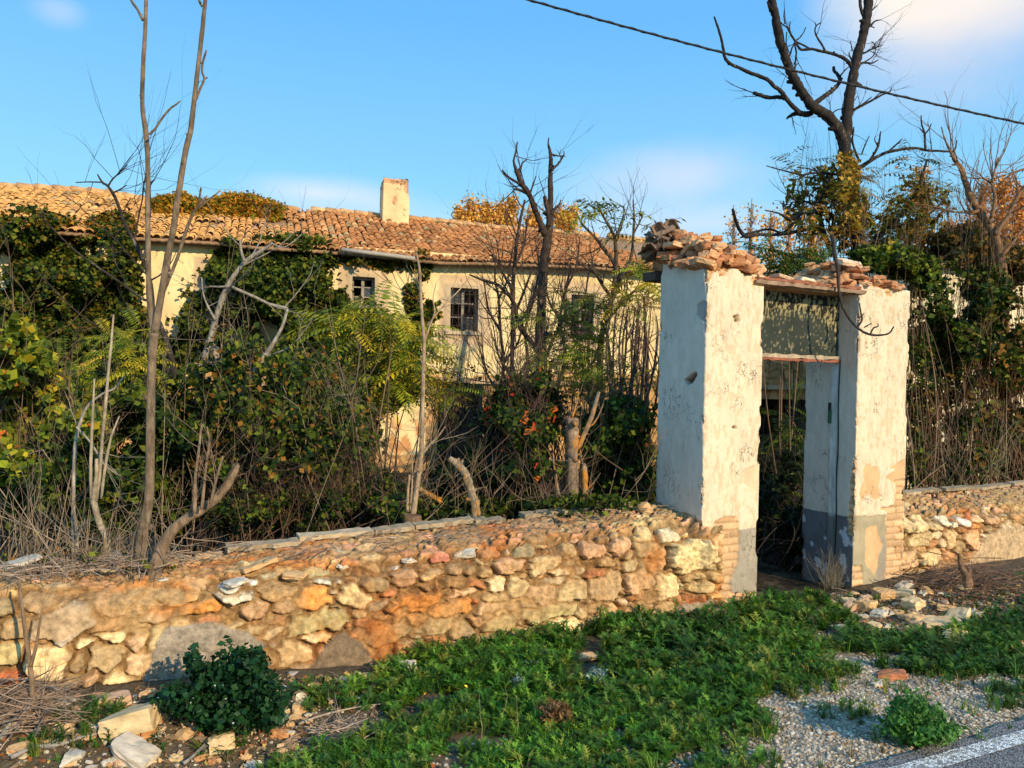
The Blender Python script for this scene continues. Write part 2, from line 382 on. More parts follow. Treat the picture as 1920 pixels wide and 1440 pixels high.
# ------------------------------------------------------------ rubble wall
S_PAL = np.array([(.56, .36, .16), (.62, .44, .22), (.48, .28, .12), (.58, .32, .15), (.64, .48, .27), (.40, .25, .12), (.58, .40, .18), (.52, .22, .09), (.64, .50, .31), (.60, .29, .12), (.46, .34, .17)]) * 1.0
MORTAR = np.array([.40, .235, .10])
def cells(a, v, seeds):
    """irregular stones round seeds (a, v, ra, rv, tilt): id of the nearest, distance to the next one"""
    ax = a.ravel() + .05 * (n2(a, v, 9, 3, 11.) - .5).ravel() * 1.3 + .018 * (n2(a, v, 40, 2, 31.) - .5).ravel()
    vx = v.ravel() + .05 * (n2(a, v, 9, 3, 21.) - .5).ravel() * 1.3 + .018 * (n2(a, v, 40, 2, 41.) - .5).ravel()
    d1 = np.full(ax.size, 1e9); d2 = d1.copy(); idx = np.zeros(ax.size, int)
    for k, s_ in enumerate(seeds):
        dx = ax - s_[0]; dy = vx - s_[1]
        m = (np.abs(dx) < .8) & (np.abs(dy) < .6)
        if not m.any(): continue
        c, s = math.cos(s_[4]), math.sin(s_[4])
        X = (dx[m] * c + dy[m] * s) / s_[2]; Y = (-dx[m] * s + dy[m] * c) / s_[3]
        d = (np.abs(X) ** 2.6 + np.abs(Y) ** 3.2) ** (1 / 3.2)
        o1 = d1[m]; o2 = d2[m]; oi = idx[m]
        nw = d < o1
        d2[m] = np.where(nw, o1, np.minimum(o2, d)); d1[m] = np.where(nw, d, o1); idx[m] = np.where(nw, k, oi)
    return idx.reshape(a.shape), d1.reshape(a.shape), d2.reshape(a.shape)

def rubble_wall(name, label, a0, a1, ztop_pts, zback_pts, traced, patches, bottom=-.2, thick=.52, seed=0, group=None, fr=G, step=.008, clay=None, bulge=None):
    r = np.random.default_rng(seed)
    aa = np.arange(a0, a1, step)
    zt = np.interp(aa, *zip(*ztop_pts)); zb = np.interp(aa, *zip(*zback_pts))
    zt = zt + .05 * (n2(aa, aa * 0, 3, 4, seed + 5.) - .5); zb = zb + .02 * (n2(aa, aa * 0, 5, 3, seed + 6.) - .5)
    nf = int((np.mean(zt) - bottom) / step); rad = .07; ntp = int((thick) / step)
    tf = np.linspace(0, 1, nf)[:, None]; tt_ = np.linspace(0, 1, ntp + 1)[1:, None]
    z_f = bottom + (zt[None] - bottom) * tf; w_f = .05 * tf + 0 * zt[None]
    # shoulder falls back in a rounded, crumbling edge
    sh = sstep(.86, 1.0, tf); w_f = w_f + .10 * sh ** 2; 
    z_t = zt[None] + (zb - zt)[None] * (tt_ ** .6); w_t = w_f[-1] + (thick - w_f[-1]) * tt_
    Z = np.vstack([z_f, z_t]); Wm = np.vstack([w_f + 0 * z_f, w_t]); Am = np.broadcast_to(aa, Z.shape).copy()
    v = np.concatenate([bottom + (np.mean(zt) - bottom) * tf[:, 0], np.mean(zt) + thick * tt_[:, 0]])
    Vm = np.broadcast_to(v[:, None], Z.shape).copy(); Vm[:nf] = Z[:nf]
    P = fr.P(Am, Wm, Z); PX, PY = project(P)
    seeds = []; cols = []; amp = []
    dep = (P - CP) @ CF
    for tr in traced:
        x, y, rx, ry, c = tr[:5]; til = tr[5] if len(tr) > 5 else 0
        k = np.argmin((PX - x) ** 2 + (PY - y) ** 2)
        D = dep.ravel()[k] / FPX
        seeds.append((Am.ravel()[k], Vm.ravel()[k], max(.025, rx * D * 1.02), max(.018, ry * D * .92), til)); cols.append(c); amp.append(r.uniform(.010, .026) if len(tr) < 7 else tr[6])
    # the rest of the stones, laid between those
    GR = 9; tries = 0; vmax = v.max()
    while tries < 7400:
        tries += 1
        a = r.uniform(a0 - .1, a1 + .1); vv = r.uniform(bottom, vmax)
        big = tries < 3400
        rs = r.uniform(.045, .10) if big else r.uniform(.015, .04)
        top = vv > np.mean(zt) - .02
        if top and big: rs *= .75
        if top and not big and r.random() < .7: continue
        rv = rs * r.uniform(.30, .62)
        ok = True
        for s_ in seeds:
            X = (a - s_[0]) / (s_[2] + rs * .75); Y = (vv - s_[1]) / (s_[3] + rv * .75)
            if X * X + Y * Y < 1: ok = False; break
        if not ok: continue
        seeds.append((a, vv, rs, rv, r.normal(0, .16))); 
        c = S_PAL[r.integers(len(S_PAL))] * r.uniform(.8, 1.15)
        if not big and r.random() < .25: c = np.array([.68, .56, .38]) * r.uniform(.8, 1.05)
        if top and r.random() < .25: c = np.array([.62, .32, .18]) * r.uniform(.8, 1.2)
        cols.append(c); amp.append(r.uniform(.000, .022) if big else r.uniform(.003, .02))
    idx, d1, d2 = cells(Am, Vm, seeds)
    sd = np.array(seeds); cols = np.array(cols); amp = np.array(amp); K = len(seeds)
    size = np.sqrt(sd[:, 2] * sd[:, 3])
    edge = (d2 - d1) * size[idx] * .5                         # metres to the joint
    edge = np.minimum(edge, (1.32 - d1) * size[idx])          # lone stones keep their own outline
    jn = .002 + .009 * n2(Am, Vm, 6, 3, seed + 2.)
    up = sstep(jn, jn + .006, edge + .006 * (n2(Am, Vm, 30, 3, 9.) - .5))
    gx = r.normal(0, .13, K); gy = r.normal(0, .15, K)
    h = .8 * up * (amp[idx] + gx[idx] * (Am - sd[idx, 0]) + gy[idx] * (Vm - sd[idx, 1]) + .030 * (n2(Am, Vm, 18, 4, seed + 3.) - .5) + .012 * (n2(Am, Vm, 34, 3, seed + 4.) - .45))
    rid = np.abs(n2(Am, Vm, 17, 4, seed + 8.) - .5)
    h += up * -.05 * sstep(.035, .0, rid) * .25
    h = h - (1 - up) * .022
    smear = sstep(.50, .60, n2(Am, Vm, 4.4, 5, seed + 14.))     # mortar smeared over the stones
    topm = sstep(np.mean(zt) - .01, np.mean(zt) + .06, Vm); smear = np.maximum(smear, topm * sstep(.40, .52, n2(Am, Vm, 6.5, 4, seed + 24.)))
    h = h * (1 - .25 * topm)
    h = h * (1 - .7 * smear) + .012 * smear
    grv = np.exp(-(edge / .006) ** 2) * (1 - .55 * smear); h -= .024 * grv
    h += .020 * (n2(Am, Vm, 22, 5, seed + 15.) - .5) + .012 * (n2(Am, Vm, 60, 3, seed + 17.) - .5) + .05 * (n2(Am, Vm, 2.2, 3, seed + 16.) - .5)
    C = cols[idx] * (.72 + .40 * ((np.sin(idx * 45.233) * 43758.5) % 1) + .24 * n2(Am, Vm, 12, 4, 3.))[..., None]
    mc = MORTAR * (.75 + .5 * n2(Am, Vm, 14, 4, 8.))[..., None]
    k = (up * (1 - .62 * smear))[..., None]
    C = C * k + mc * (1 - k)
    hv = n2(Am, Vm, 1.7, 4, seed + 81.); C = C * (1 + (hv - .5)[..., None] * np.array([.5, .9, 1.1]))
    red = sstep(.60, .72, n2(Am, Vm, 2.6, 4, seed + 91.))[..., None]; C = C * (1 - red) + C * np.array([1.05, .72, .5]) * red
    C = C * (1 - .45 * grv[..., None])
    # root-brown soil on the top
    tm = (sstep(np.mean(zt) + .03, np.mean(zt) + .16, Vm) * sstep(.42, .58, n2(Am, Vm, 5, 4, 44.)) * (1 - .7 * up))[..., None]
    C = C * (1 - tm) + np.array([.30, .20, .12]) * tm
    if bulge: h = h + .085 * sstep(bulge - .10, bulge + .0, Am) * (Wm < .14)
    if clay is not None:
        for poly, cc, dz in clay:
            xx = PX + 22 * (n2(Am, Vm, 7, 4, 51.) - .5); yy = PY + 22 * (n2(Am, Vm, 7, 4, 61.) - .5)
            m = inpoly(xx, yy, poly)
            hh = .028 + .012 * (n2(Am, Vm, 6, 4, 71.) - .5) + dz
            h = np.where(m, np.where(dz < 0, h + dz, hh), h)
            C = np.where(m[..., None], np.array(cc) * (.8 + .4 * n2(Am, Vm, 10, 4, 4.))[..., None], C)
    nrm = np.zeros_like(P); 
    tv = np.clip((Vm - (np.mean(zt) - .10)) / .2, 0, 1)[..., None]
    nrm = (1 - tv) * fr.n + tv * np.array([0, 0, 1.]); nrm /= np.linalg.norm(nrm, axis=-1)[..., None]
    P = P + nrm * h[..., None]
    r_, c_ = Z.shape; ii = (np.arange(r_ - 1)[:, None] * c_ + np.arange(c_ - 1)[None]).ravel()
    q = np.stack([ii, ii + 1, ii + c_ + 1, ii + c_], -1)
    V = P.reshape(-1, 3); n0 = len(V)
    bk = P[-1].copy(); bk[:, 2] = bottom - .8
    V = np.vstack([V, bk]); j = np.arange(c_ - 1)
    qb = np.stack([(r_ - 1) * c_ + j, (r_ - 1) * c_ + j + 1, n0 + j + 1, n0 + j], -1)
    # end faces
    ends = []
    for col_i in (0, c_ - 1):
        ring = [k * c_ + col_i for k in range(r_)]
        ends.append(ring)
    root = empty('stone_wall', fr.P(np.array((a0 + a1) / 2), 0., 0.), label, 'wall', group)
    Cc = np.vstack([C.reshape(-1, 3), np.broadcast_to(MORTAR, (c_, 3))])
    me = mesh('masonry', V, [q, qb], M_STONE, Cc)
    obj('masonry', me, root)
    return root, (PX, PY, P, Am, Wm)

cy = (.70, .50, .25); cw = (.72, .60, .42); co_ = (.66, .27, .07); cr = (.52, .15, .05); cp = (.64, .38, .20); cg = (.54, .41, .18); cb = (.42, .28, .14); cwh = (.74, .67, .56)
TR = [(120, 1165, 45, 28, cw, .35, .06), (20, 1177, 20, 22, cb), (93, 1237, 33, 33, cy, 0, .07), (20, 1222, 22, 20, cg), (23, 1273, 28, 15, cr), (207, 1193, 35, 9, cy), (260, 1200, 16, 20, cp), (293, 1193, 18, 25, cy),
 (300, 1157, 28, 12, cp), (200, 1237, 40, 25, cb), (263, 1240, 28, 22, cp), (147, 1243, 18, 20, cb), (137, 1277, 20, 17, cb), (173, 1277, 18, 17, cp), (217, 1277, 28, 12, cy), (87, 1280, 25, 15, cb), (373, 1143, 35, 15, co_, .2),
 (433, 1120, 37, 8, cw, -.1, .06), (477, 1063, 36, 10, cy, 0, .06), (437, 1095, 22, 7, cwh), (480, 1090, 17, 7, cwh, .2), (550, 1080, 20, 10, cy, .15), (597, 1050, 22, 12, cy, -.1), (540, 1057, 25, 7, cp), (603, 1092, 22, 8, cw), (593, 1123, 30, 18, co_), (533, 1143, 20, 13, cp),
 (600, 1167, 45, 22, cg, .2), (547, 1227, 33, 20, cy), (483, 1143, 25, 13, cp), (667, 1120, 25, 20, cy), (760, 1083, 22, 18, cp), (770, 1132, 52, 17, co_, .45, .06), (680, 1170, 20, 12, cr, .4), (840, 1140, 38, 12, co_), (917, 1140, 30, 10, cp), (870, 1113, 28, 6, cp), (887, 1130, 8, 8, cr),
 (957, 1063, 30, 15, cp), (1023, 1057, 30, 17, cy, .3), (970, 1100, 16, 18, cy), (1013, 1113, 24, 17, cp), (1073, 1107, 30, 20, cy), (1133, 1103, 35, 25, cb, .2), (1027, 1147, 55, 14, cg, .1), (1087, 1147, 13, 12, cy), (940, 1170, 32, 13, cg, .2), (1057, 1172, 40, 12, cy, .1), (1123, 1160, 28, 15, cg),
 (980, 1190, 30, 12, cy), (853, 1213, 28, 14, cp), (907, 1200, 30, 12, cb), (867, 1183, 20, 17, cb), (723, 1193, 40, 18, cb, .3), (767, 1217, 35, 15, cb), (777, 1160, 22, 12, co_), (1163, 1027, 20, 14, cp), (1210, 1030, 27, 15, cb), (1113, 1030, 30, 12, cp), (1200, 1087, 28, 24, cp, .4, .06), (1287, 1040, 42, 30, cy, 0, .085),
 (1167, 1133, 13, 8, cw), (1203, 1140, 12, 12, cb), (1250, 1100, 28, 20, cy), (740, 1060, 12, 5, cwh), (690, 1050, 20, 7, cy), (823, 1050, 16, 7, (.72, .28, .18)), (765, 1054, 14, 5, cwh), (870, 1040, 20, 7, cw), (895, 1020, 18, 8, (.72, .36, .2)), (935, 1015, 14, 9, (.74, .4, .22)), (965, 1012, 14, 8, (.74, .38, .2)), (700, 1035, 18, 6, cp), (640, 1065, 14, 5, cwh)]
aL = G.px(-110, 1200)[0] - 1.3; aG = G.px(1322, 900)[0]
WALL_L, WL = rubble_wall('wall', 'long low wall of tan rubble stone with crumbling top, left of the gateway', aL, G.px(1350, 1050)[0],
    [(aL, .60), (G.px(100, 1110)[0], .60), (G.px(330, 1090)[0], .56), (G.px(600, 1085)[0], .55), (G.px(1000, 1020)[0], .58), (aG, .66), (aG + .4, .66)],
    [(aL, .63), (G.px(400, 1042)[0], .62), (G.px(700, 1010)[0], .65), (aG, .72), (aG + .4, .72)], TR, [], seed=1, bulge=aG,
    clay=[([(310, 1176), (400, 1160), (467, 1190), (500, 1213), (440, 1250), (350, 1280), (270, 1280), (293, 1217)], (.33, .27, .20), 0.0),
          ([(570, 1265), (600, 1215), (640, 1178), (680, 1215), (715, 1258), (640, 1268)], (.20, .14, .085), 0.01),
          ([(200, 1110), (330, 1095), (350, 1125), (280, 1142), (200, 1145)], (.44, .27, .12), -.012),
          ([(1270, 1148), (1300, 1128), (1330, 1120), (1335, 1150)], (.30, .24, .17), .012)])
aR0 = G.px(1690, 1000)[0] - .05; aR1 = G.px(2330, 1000)[0]
TR2 = [(1682, 980, 20, 14, cy, 0, .07), (1722, 985, 22, 12, cy, .2, .05), (1768, 977, 14, 9, cw, -.3), (1790, 985, 10, 6, cw), (1808, 978, 16, 9, cwh, -.2), (1835, 975, 17, 7, cw), (1725, 1010, 24, 16, cy, .2), (1700, 1050, 24, 18, cp), (1745, 1045, 30, 15, cy), (1785, 1010, 14, 15, cy), (1822, 1010, 18, 18, cp), (1770, 1065, 25, 12, cp), (1865, 975, 18, 8, cp)]
WALL_R, WR = rubble_wall('wall', 'short rubble stone wall with smooth clay coating, right of the gateway', aR0, aR1,
    [(aR0, .5), (G.px(1800, 980)[0], .49), (aR1, .52)], [(aR0, .62), (aR1, .66)], TR2, [], seed=4,
    clay=[([(1815, 1040), (1850, 1005), (1900, 985), (2100, 960), (2100, 1090), (1790, 1090)], (.50, .35, .20), 0.0)])

# coping of thin slabs along the back edge
def coping(root, x0, x1, seg, frm, zf, seed, w0=.47):
    r = np.random.default_rng(seed); mb = MB(); a = x0
    while a < x1:
        l = r.uniform(*seg)
        if r.random() < .84:
            z = zf(a + l / 2) + r.uniform(-.012, .008); t = r.uniform(-.045, .045)
            o = frm.P(np.array(a), w0 + r.uniform(-.02, .02), z); u = frm.u * (l - .008) + frm.b * t + np.array([0, 0, (zf(a + l) - zf(a)) + r.uniform(-.006, .006)])
            c = np.array([.46, .35, .22]) * r.uniform(.7, 1.15)
            n = 14; T = np.linspace(0, 1, n)
            # irregular slab: several cross-sections
            V = []; 
            for k in range(n):
                e = .05 * (r.random() - .5)
                for (wy, zz) in ((0 + e, 0), (0 + e * .6, .028 + r.normal(0, .003)), (.1, .032 + r.normal(0, .003)), (.1, 0)):
                    V.append(o + u * T[k] + frm.b * wy + np.array([0, 0, zz]))
            Q = [(k * 4 + j, k * 4 + (j + 1) % 4, k * 4 + 4 + (j + 1) % 4, k * 4 + 4 + j) for k in range(n - 1) for j in range(4)] + [(0, 3, 2, 1), ((n - 1) * 4, (n - 1) * 4 + 1, (n - 1) * 4 + 2, (n - 1) * 4 + 3)]
            mb.add(V, Q=Q, col=c)
        a += l
    return mb.build('coping', M_ROCK, root, smooth=False)
coping(WALL_L, G.px(425, 1040, .47)[0], G.px(1085, 975, .47)[0], (.14, .5), G, lambda a: np.interp(a, [G.px(400, 1042, .5)[0], G.px(700, 1010, .5)[0], aG], [.625, .655, .72]), 5)
coping(WALL_R, G.px(1690, 940, .47)[0], aR1, (.2, .5), G, lambda a: .635, 6)
# ------------------------------------------------------------ gateway
sA, sB = G.px(1321, 750)[0], G.px(1428, 750)[0]
sC, sD = G.px(1607, 750)[0], G.px(1702, 750)[0]
PT = .54
gate = empty('gateway', G.P(np.array((sB + sC) / 2), .2, 0.), 'ruined whitewashed gateway with two square pillars and a lintel heaped with rubble', 'gateway')
BRK = np.array([.68, .42, .22])
def brickpat(a, z, bl=.20, bh=.058, seed=0.):
    row = np.floor(z / bh); off = np.where(row % 2 == 0, 0, bl * .5) + .02 * np.sin(row * 7.3)
    fz = z / bh - row; ca = (a + off) / bl; c = np.floor(ca); fa = ca - c
    ez = np.minimum(fz, 1 - fz) * bh; ea = np.minimum(fa, 1 - fa) * bl
    e = np.minimum(ez, ea)
    hid = (np.sin(row * 12.9898 + c * 78.233 + seed) * 43758.5453) % 1
    return e, hid
def pillar(name, s0, s1, ztf, masks, label, side_hole=None, dado_side=None):
    st = .0095
    sides = [('front', s0, s1), ('right', 0, PT), ('back', s1, s0), ('left', PT, 0)]
    aa = []; ww = []; nn = []; sd = []
    def seg(n): return (np.arange(n) + .5) / n
    nF = int((s1 - s0) / st); nS = int(PT / st)
    ch = .006
    for k in range(nF): aa.append(s0 + ch + (s1 - s0 - 2 * ch) * k / (nF - 1)); ww.append(0); nn.append(G.n); sd.append(0)
    for k in range(nS): aa.append(s1); ww.append(ch + (PT - 2 * ch) * k / (nS - 1)); nn.append(G.u); sd.append(1)
    for k in range(nF): aa.append(s1 - ch - (s1 - s0 - 2 * ch) * k / (nF - 1)); ww.append(PT); nn.append(G.b); sd.append(2)
    for k in range(nS): aa.append(s0); ww.append(PT - ch - (PT - 2 * ch) * k / (nS - 1)); nn.append(-G.u); sd.append(3)
    aa = np.array(aa); ww = np.array(ww, float); nn = np.array(nn); sd = np.array(sd)
    zt = ztf(aa, ww)
    nz_ = int(2.8 / st); T = np.linspace(0, 1, nz_)[:, None]
    z0 = -.25; Z = z0 + (zt[None] - z0) * T
    A_ = np.broadcast_to(aa, Z.shape); W_ = np.broadcast_to(ww, Z.shape); S_ = np.broadcast_to(sd, Z.shape); Nn = np.broadcast_to(nn, Z.shape + (3,))
    P = G.P(A_, W_, Z); PX, PY = project(P)
    q1 = A_ * 1.0 + W_ * 1.0
    flat = np.stack([P[..., 0], P[..., 1], P[..., 2]], -1)
    h = .014 * (fbm(flat * 2.2, 3) - .5) + .005 * (fbm(flat * np.array([14, 14, 7]), 4) - .5)
    # flaked paint: shallow vertical scales
    fl = fbm(flat * np.array([48, 48, 17]) + 5, 4) + .10 * (fbm(flat * np.array([5, 5, 2.5]), 3) - .5)
    fmask = sstep(.555, .60, fl) * np.where(S_ == 0, 1, .35)
    h -= .004 * fmask
    base = np.array([.72, .60, .43]); C = np.broadcast_to(base, P.shape).copy()
    C = np.where((S_ == 3)[..., None] | (S_ == 1)[..., None], np.array([.72, .60, .48]), C)  # side faces tinted apart from the front, shade tone worked into their colour
    C = C * (.9 + .2 * fbm(flat * 3 + 9, 4))[..., None]
    C = C * (1 - .20 * fmask[..., None] * np.array([.6, .85, 1.2]))
    e, hid = brickpat(np.where((S_ == 0) | (S_ == 2), A_, W_), Z)
    bc = BRK * (.7 + .55 * hid)[..., None] * (.85 + .3 * fbm(flat * 25, 3))[..., None]
    mo = np.array([.50, .36, .22]); bj = sstep(.003, .010, e + .004 * (fbm(flat * 60, 2) - .5))[..., None]
    bc = bc * bj + mo * (1 - bj)
    jx = 10 * (fbm(flat * 9 + 3, 4) - .5) * 2; jy = 10 * (fbm(flat * 9 + 33, 4) - .5) * 2
    # grey dado
    zd = .585 + .01 * (fbm(flat * 6, 3) - .5)
    if dado_side is not None:
        dm = np.isin(S_, dado_side) & (Z < zd)
        dcol = np.where((S_ == 0)[..., None], np.array([.36, .31, .24]), np.array([.155, .15, .155]))
        C = np.where(dm[..., None], dcol * (.8 + .4 * fbm(flat * 8, 4))[..., None], C)
        if 3 in dado_side:
            pm = dm & (S_ == 3) & (fbm(flat * np.array([8, 8, 6]) + 71, 3) > .74)
            C = np.where(pm[..., None], np.array([.55, .55, .56]), C)
    for (side, poly, kind) in masks:
        m = (S_ == side) & inpoly(PX + jx * (.5 if kind != 'cement' else .3), PY + jy * (.5 if kind != 'cement' else .3), poly)
        if kind == 'brick':
            h = np.where(m, -.026 + .016 * bj[..., 0] + .006 * (hid - .5) + .01 * (fbm(flat * 20, 3) - .5), h); C = np.where(m[..., None], bc, C)
        elif kind == 'hole':
            h = np.where(m, -.07 + .03 * fbm(flat * 20, 3), h); C = np.where(m[..., None], np.array([.22, .11, .06]), C)
        elif kind == 'skim':
            h = np.where(m, -.006 + .004 * (fbm(flat * 20, 3) - .5), h); C = np.where(m[..., None], np.array([.66, .42, .22]) * (.8 + .4 * fbm(flat * 12, 3))[..., None], C)
        elif kind == 'cement':
            h = np.where(m, -.008, h); C = np.where(m[..., None], np.array([.40, .35, .30]) * (.85 + .3 * fbm(flat * 12, 3))[..., None], C)
        elif kind == 'olive':
            h = np.where(m, -.003, h); C = np.where(m[..., None], np.array([.40, .34, .22]) * (.8 + .4 * fbm(flat * 12, 3))[..., None], C)
        elif kind == 'buff':
            h = np.where(m, -.010, h); C = np.where(m[..., None], np.array([.74, .55, .36]) * (.85 + .3 * fbm(flat * 12, 3))[..., None], C)
    cd = np.minimum(np.minimum(np.abs(A_ - s0), np.abs(A_ - s1)) + np.where((S_ == 1) | (S_ == 3), 9, 0), np.minimum(W_, PT - W_) + np.where((S_ == 0) | (S_ == 2), 9, 0))
    chip_ = sstep(.035, .0, cd) * sstep(.50, .66, fbm(flat * np.array([11, 11, 8]) + 40, 4)); h = h - .020 * chip_; C = C * (1 - .45 * chip_[..., None] * np.array([.5, .8, 1.]))
    P = P + Nn * h[..., None]
    r_, c_ = Z.shape
    j = np.arange(c_); jn = (j + 1) % c_; i = np.arange(r_ - 1)[:, None] * c_
    q = np.stack([i + j, i + jn, i + c_ + jn, i + c_ + j], -1).reshape(-1, 4)
    V = P.reshape(-1, 3); top = P[-1]; ctr = top.mean(0) + np.array([0, 0, .02]); mid = (top + ctr) / 2
    mid[:, 2] += .03 * (rng.random(c_) - .5)
    n0 = len(V); V = np.vstack([V, mid, ctr]); t0 = (r_ - 1) * c_
    qc = np.stack([t0 + j, t0 + jn, n0 + jn, n0 + j], -1); tc_ = np.stack([n0 + j, n0 + jn, np.full(c_, n0 + c_)], -1)
    Cc = np.vstack([C.reshape(-1, 3), np.broadcast_to(BRK * .7, (c_ + 1, 3))])
    o = obj(name, mesh(name, V, [tc_, q, qc], M_PLASTER, Cc), gate)
    if label: o['label'] = label
    return o
def zt_left(a, w):
    t = (a - sA) / (sB - sA)
    z = 2.525 + .07 * (1 - t) * (w / PT) + .04 * (w / PT)
    st_ = np.round(fbm(np.stack([a * 9, w * 9, a * 0 + 4.], -1), 3) * 7) / 7
    return z + .10 * (st_ - .5)
def zt_right(a, w):
    st_ = np.round(fbm(np.stack([a * 9, w * 9, a * 0 + 8.], -1), 3) * 7) / 7
    return 2.52 + .07 * (st_ - .5)
pillar('pillar', sA, sB, zt_left, [
    (3, [(1330, 470), (1300, 480), (1318, 505), (1326, 560), (1345, 560), (1345, 480)], 'brick'), (0, [(1315, 500), (1345, 500), (1335, 520), (1322, 540), (1310, 540)], 'brick'),
    (3, [(1306, 570), (1320, 563), (1332, 570), (1332, 605), (1318, 602), (1306, 590)], 'cement'),
    (3, [(1284, 712), (1305, 698), (1308, 702), (1296, 718), (1288, 722)], 'hole'),
    (0, [(1378, 590), (1387, 588), (1388, 600), (1380, 602)], 'hole'), (0, [(1375, 800), (1381, 798), (1382, 804), (1376, 805)], 'hole'),
    (0, [(1345, 505), (1360, 500), (1362, 515), (1350, 520)], 'brick'), (0, [(1408, 522), (1436, 520), (1436, 540), (1412, 535)], 'brick'),
    (0, [(1398, 880), (1412, 874), (1440, 868), (1440, 935), (1412, 922), (1392, 905)], 'buff'),
    (3, [(1215, 948), (1262, 958), (1300, 968), (1320, 985), (1335, 1010), (1335, 1200), (1180, 1200)], 'brick'),
    (0, [(1290, 985), (1338, 992), (1340, 975), (1360, 968), (1385, 970), (1386, 1000), (1384, 1060), (1370, 1090), (1376, 1112), (1440, 1108), (1440, 1300), (1290, 1300)], 'brick')],
    None, dado_side=[0])
pillar('pillar', sC, sD, zt_right, [
    (0, [(1660, 540), (1672, 540), (1674, 556), (1662, 552)], 'brick'),
    (3, [(1597, 862), (1620, 860), (1620, 1010), (1590, 1000), (1592, 930)], 'brick'), (0, [(1596, 865), (1606, 868), (1604, 960), (1596, 960)], 'brick'),
    (0, [(1622, 868), (1632, 875), (1645, 872), (1650, 890), (1648, 915), (1652, 930), (1640, 940), (1630, 925), (1618, 940), (1612, 925), (1620, 900)], 'skim'),
    (0, [(1690, 862), (1720, 862), (1720, 900), (1700, 895), (1672, 905), (1660, 896), (1680, 880), (1670, 878)], 'skim'),
    (0, [(1680, 900), (1720, 890), (1720, 1300), (1660, 1300), (1662, 960), (1648, 955), (1676, 945)], 'brick'),
    (0, [(1604, 968), (1662, 966), (1660, 1000), (1640, 1020), (1650, 1300), (1600, 1300), (1600, 1060)], 'olive'),
    (0, [(1592, 1060), (1618, 1060), (1622, 1300), (1590, 1300)], 'brick'), (0, [(1622, 990), (1645, 985), (1655, 1020), (1640, 1080), (1625, 1060)], 'skim')],
    None, dado_side=[0, 3])
# raised quoin bricks at the foot of the left pillar
def block_mesh(lx, ly, lz, r, chip=.004, n=4, round_=.0):
    """a worn box as V, Q"""
    g = np.linspace(-1, 1, n + 1); V = []; key = {}; Q = []
    def vid(p):
        k = tuple(np.round(p, 5))
        if k not in key: key[k] = len(V); V.append(p)
        return key[k]
    for ax in range(3):
        for sg in (-1, 1):
            for i in range(n):
                for j in range(n):
                    c = []
                    for (di, dj) in ((0, 0), (1, 0), (1, 1), (0, 1)):
                        p = [0, 0, 0]; p[ax] = sg; p[(ax + 1) % 3] = g[i + di]; p[(ax + 2) % 3] = g[j + dj]; c.append(vid(np.array(p)))
                    Q.append(c if sg > 0 else c[::-1])
    V = np.array(V); L = np.array([lx, ly, lz]) / 2
    nrm = V / np.linalg.norm(V, axis=1)[:, None]
    cnt = (np.abs(V) > .99).sum(1)
    P = V * L
    P = P - nrm * (cnt >= 2)[:, None] * round_ - nrm * (cnt >= 3)[:, None] * round_
    P += r.normal(0, chip, P.shape) * np.array([1, 1, .8])
    # a broken corner
    if r.random() < .75:
        d = r.normal(0, 1, 3); d /= np.linalg.norm(d); m = np.max(P @ d) * r.uniform(.62, .9)
        ex = np.maximum(P @ d - m, 0); P = P - ex[:, None] * d
    return P, Q
ICO = {}
def ico(n):
    if n not in ICO:
        bm = bmesh.new(); bmesh.ops.create_icosphere(bm, subdivisions=n, radius=1); bm.verts.ensure_lookup_table()
        ICO[n] = (np.array([v.co[:] for v in bm.verts]), np.array([[v.index for v in f.verts] for f in bm.faces])); bm.free()
    return ICO[n]
def rock_mesh(lx, ly, lz, r, n=3, planes=10, rough=.03):
    V, T = ico(n); P = V.copy() * 1.25
    for k in range(planes):
        d = r.normal(0, 1, 3); d /= np.linalg.norm(d); m = r.uniform(.55, .85)
        ex = np.maximum(P @ d - m, 0); P = P - ex[:, None] * d
    P = P / np.abs(P).max(0)
    P = P * (1 + rough * 2 * (fbm(V * 2.3 + r.random(3) * 30, 3) - .5)[:, None]) + rough * .4 * r.normal(0, .35, P.shape) * .5
    return P * np.array([lx, ly, lz]) / 2, T
def rotm(rx, ry, rz):
    from mathutils import Euler
    return np.array(Euler((rx, ry, rz)).to_matrix())
mb = MB()
# lintel: worn boards with a rusty edge
zl = 2.455
def board(mb, a0, a1, w0, w1, z, th, col, seed):
    r = np.random.default_rng(seed); n = 24; T = np.linspace(a0, a1, n); V = []; C = []
    for k in range(n):
        for (w, zz) in ((w0 + r.normal(0, .004), z + r.normal(0, .003)), (w0 + r.normal(0, .004), z + th + r.normal(0, .004)), (w1, z + th), (w1, z)):
            V.append(G.P(np.array(T[k]), w, zz)); C.append(np.array(col) * r.uniform(.75, 1.2))
    Q = [(k * 4 + j, k * 4 + (j + 1) % 4, k * 4 + 4 + (j + 1) % 4, k * 4 + 4 + j) for k in range(n - 1) for j in range(4)] + [(0, 3, 2, 1), ((n - 1) * 4, (n - 1) * 4 + 1, (n - 1) * 4 + 2, (n - 1) * 4 + 3)]
    mb.add(V, Q=Q, col=np.array(C))
board(mb, sB - .10, sC + .06, -.02, .26, zl, .03, (.30, .20, .13), 1)
board(mb, sB - .10, sC + .05, .265, .53, zl - .012, .03, (.20, .13, .08), 2)
board(mb, sB - .06, sC + .10, .0, .30, zl + .034, .022, (.30, .12, .07), 3)
mb.build('lintel', M_WOOD, gate, smooth=False)
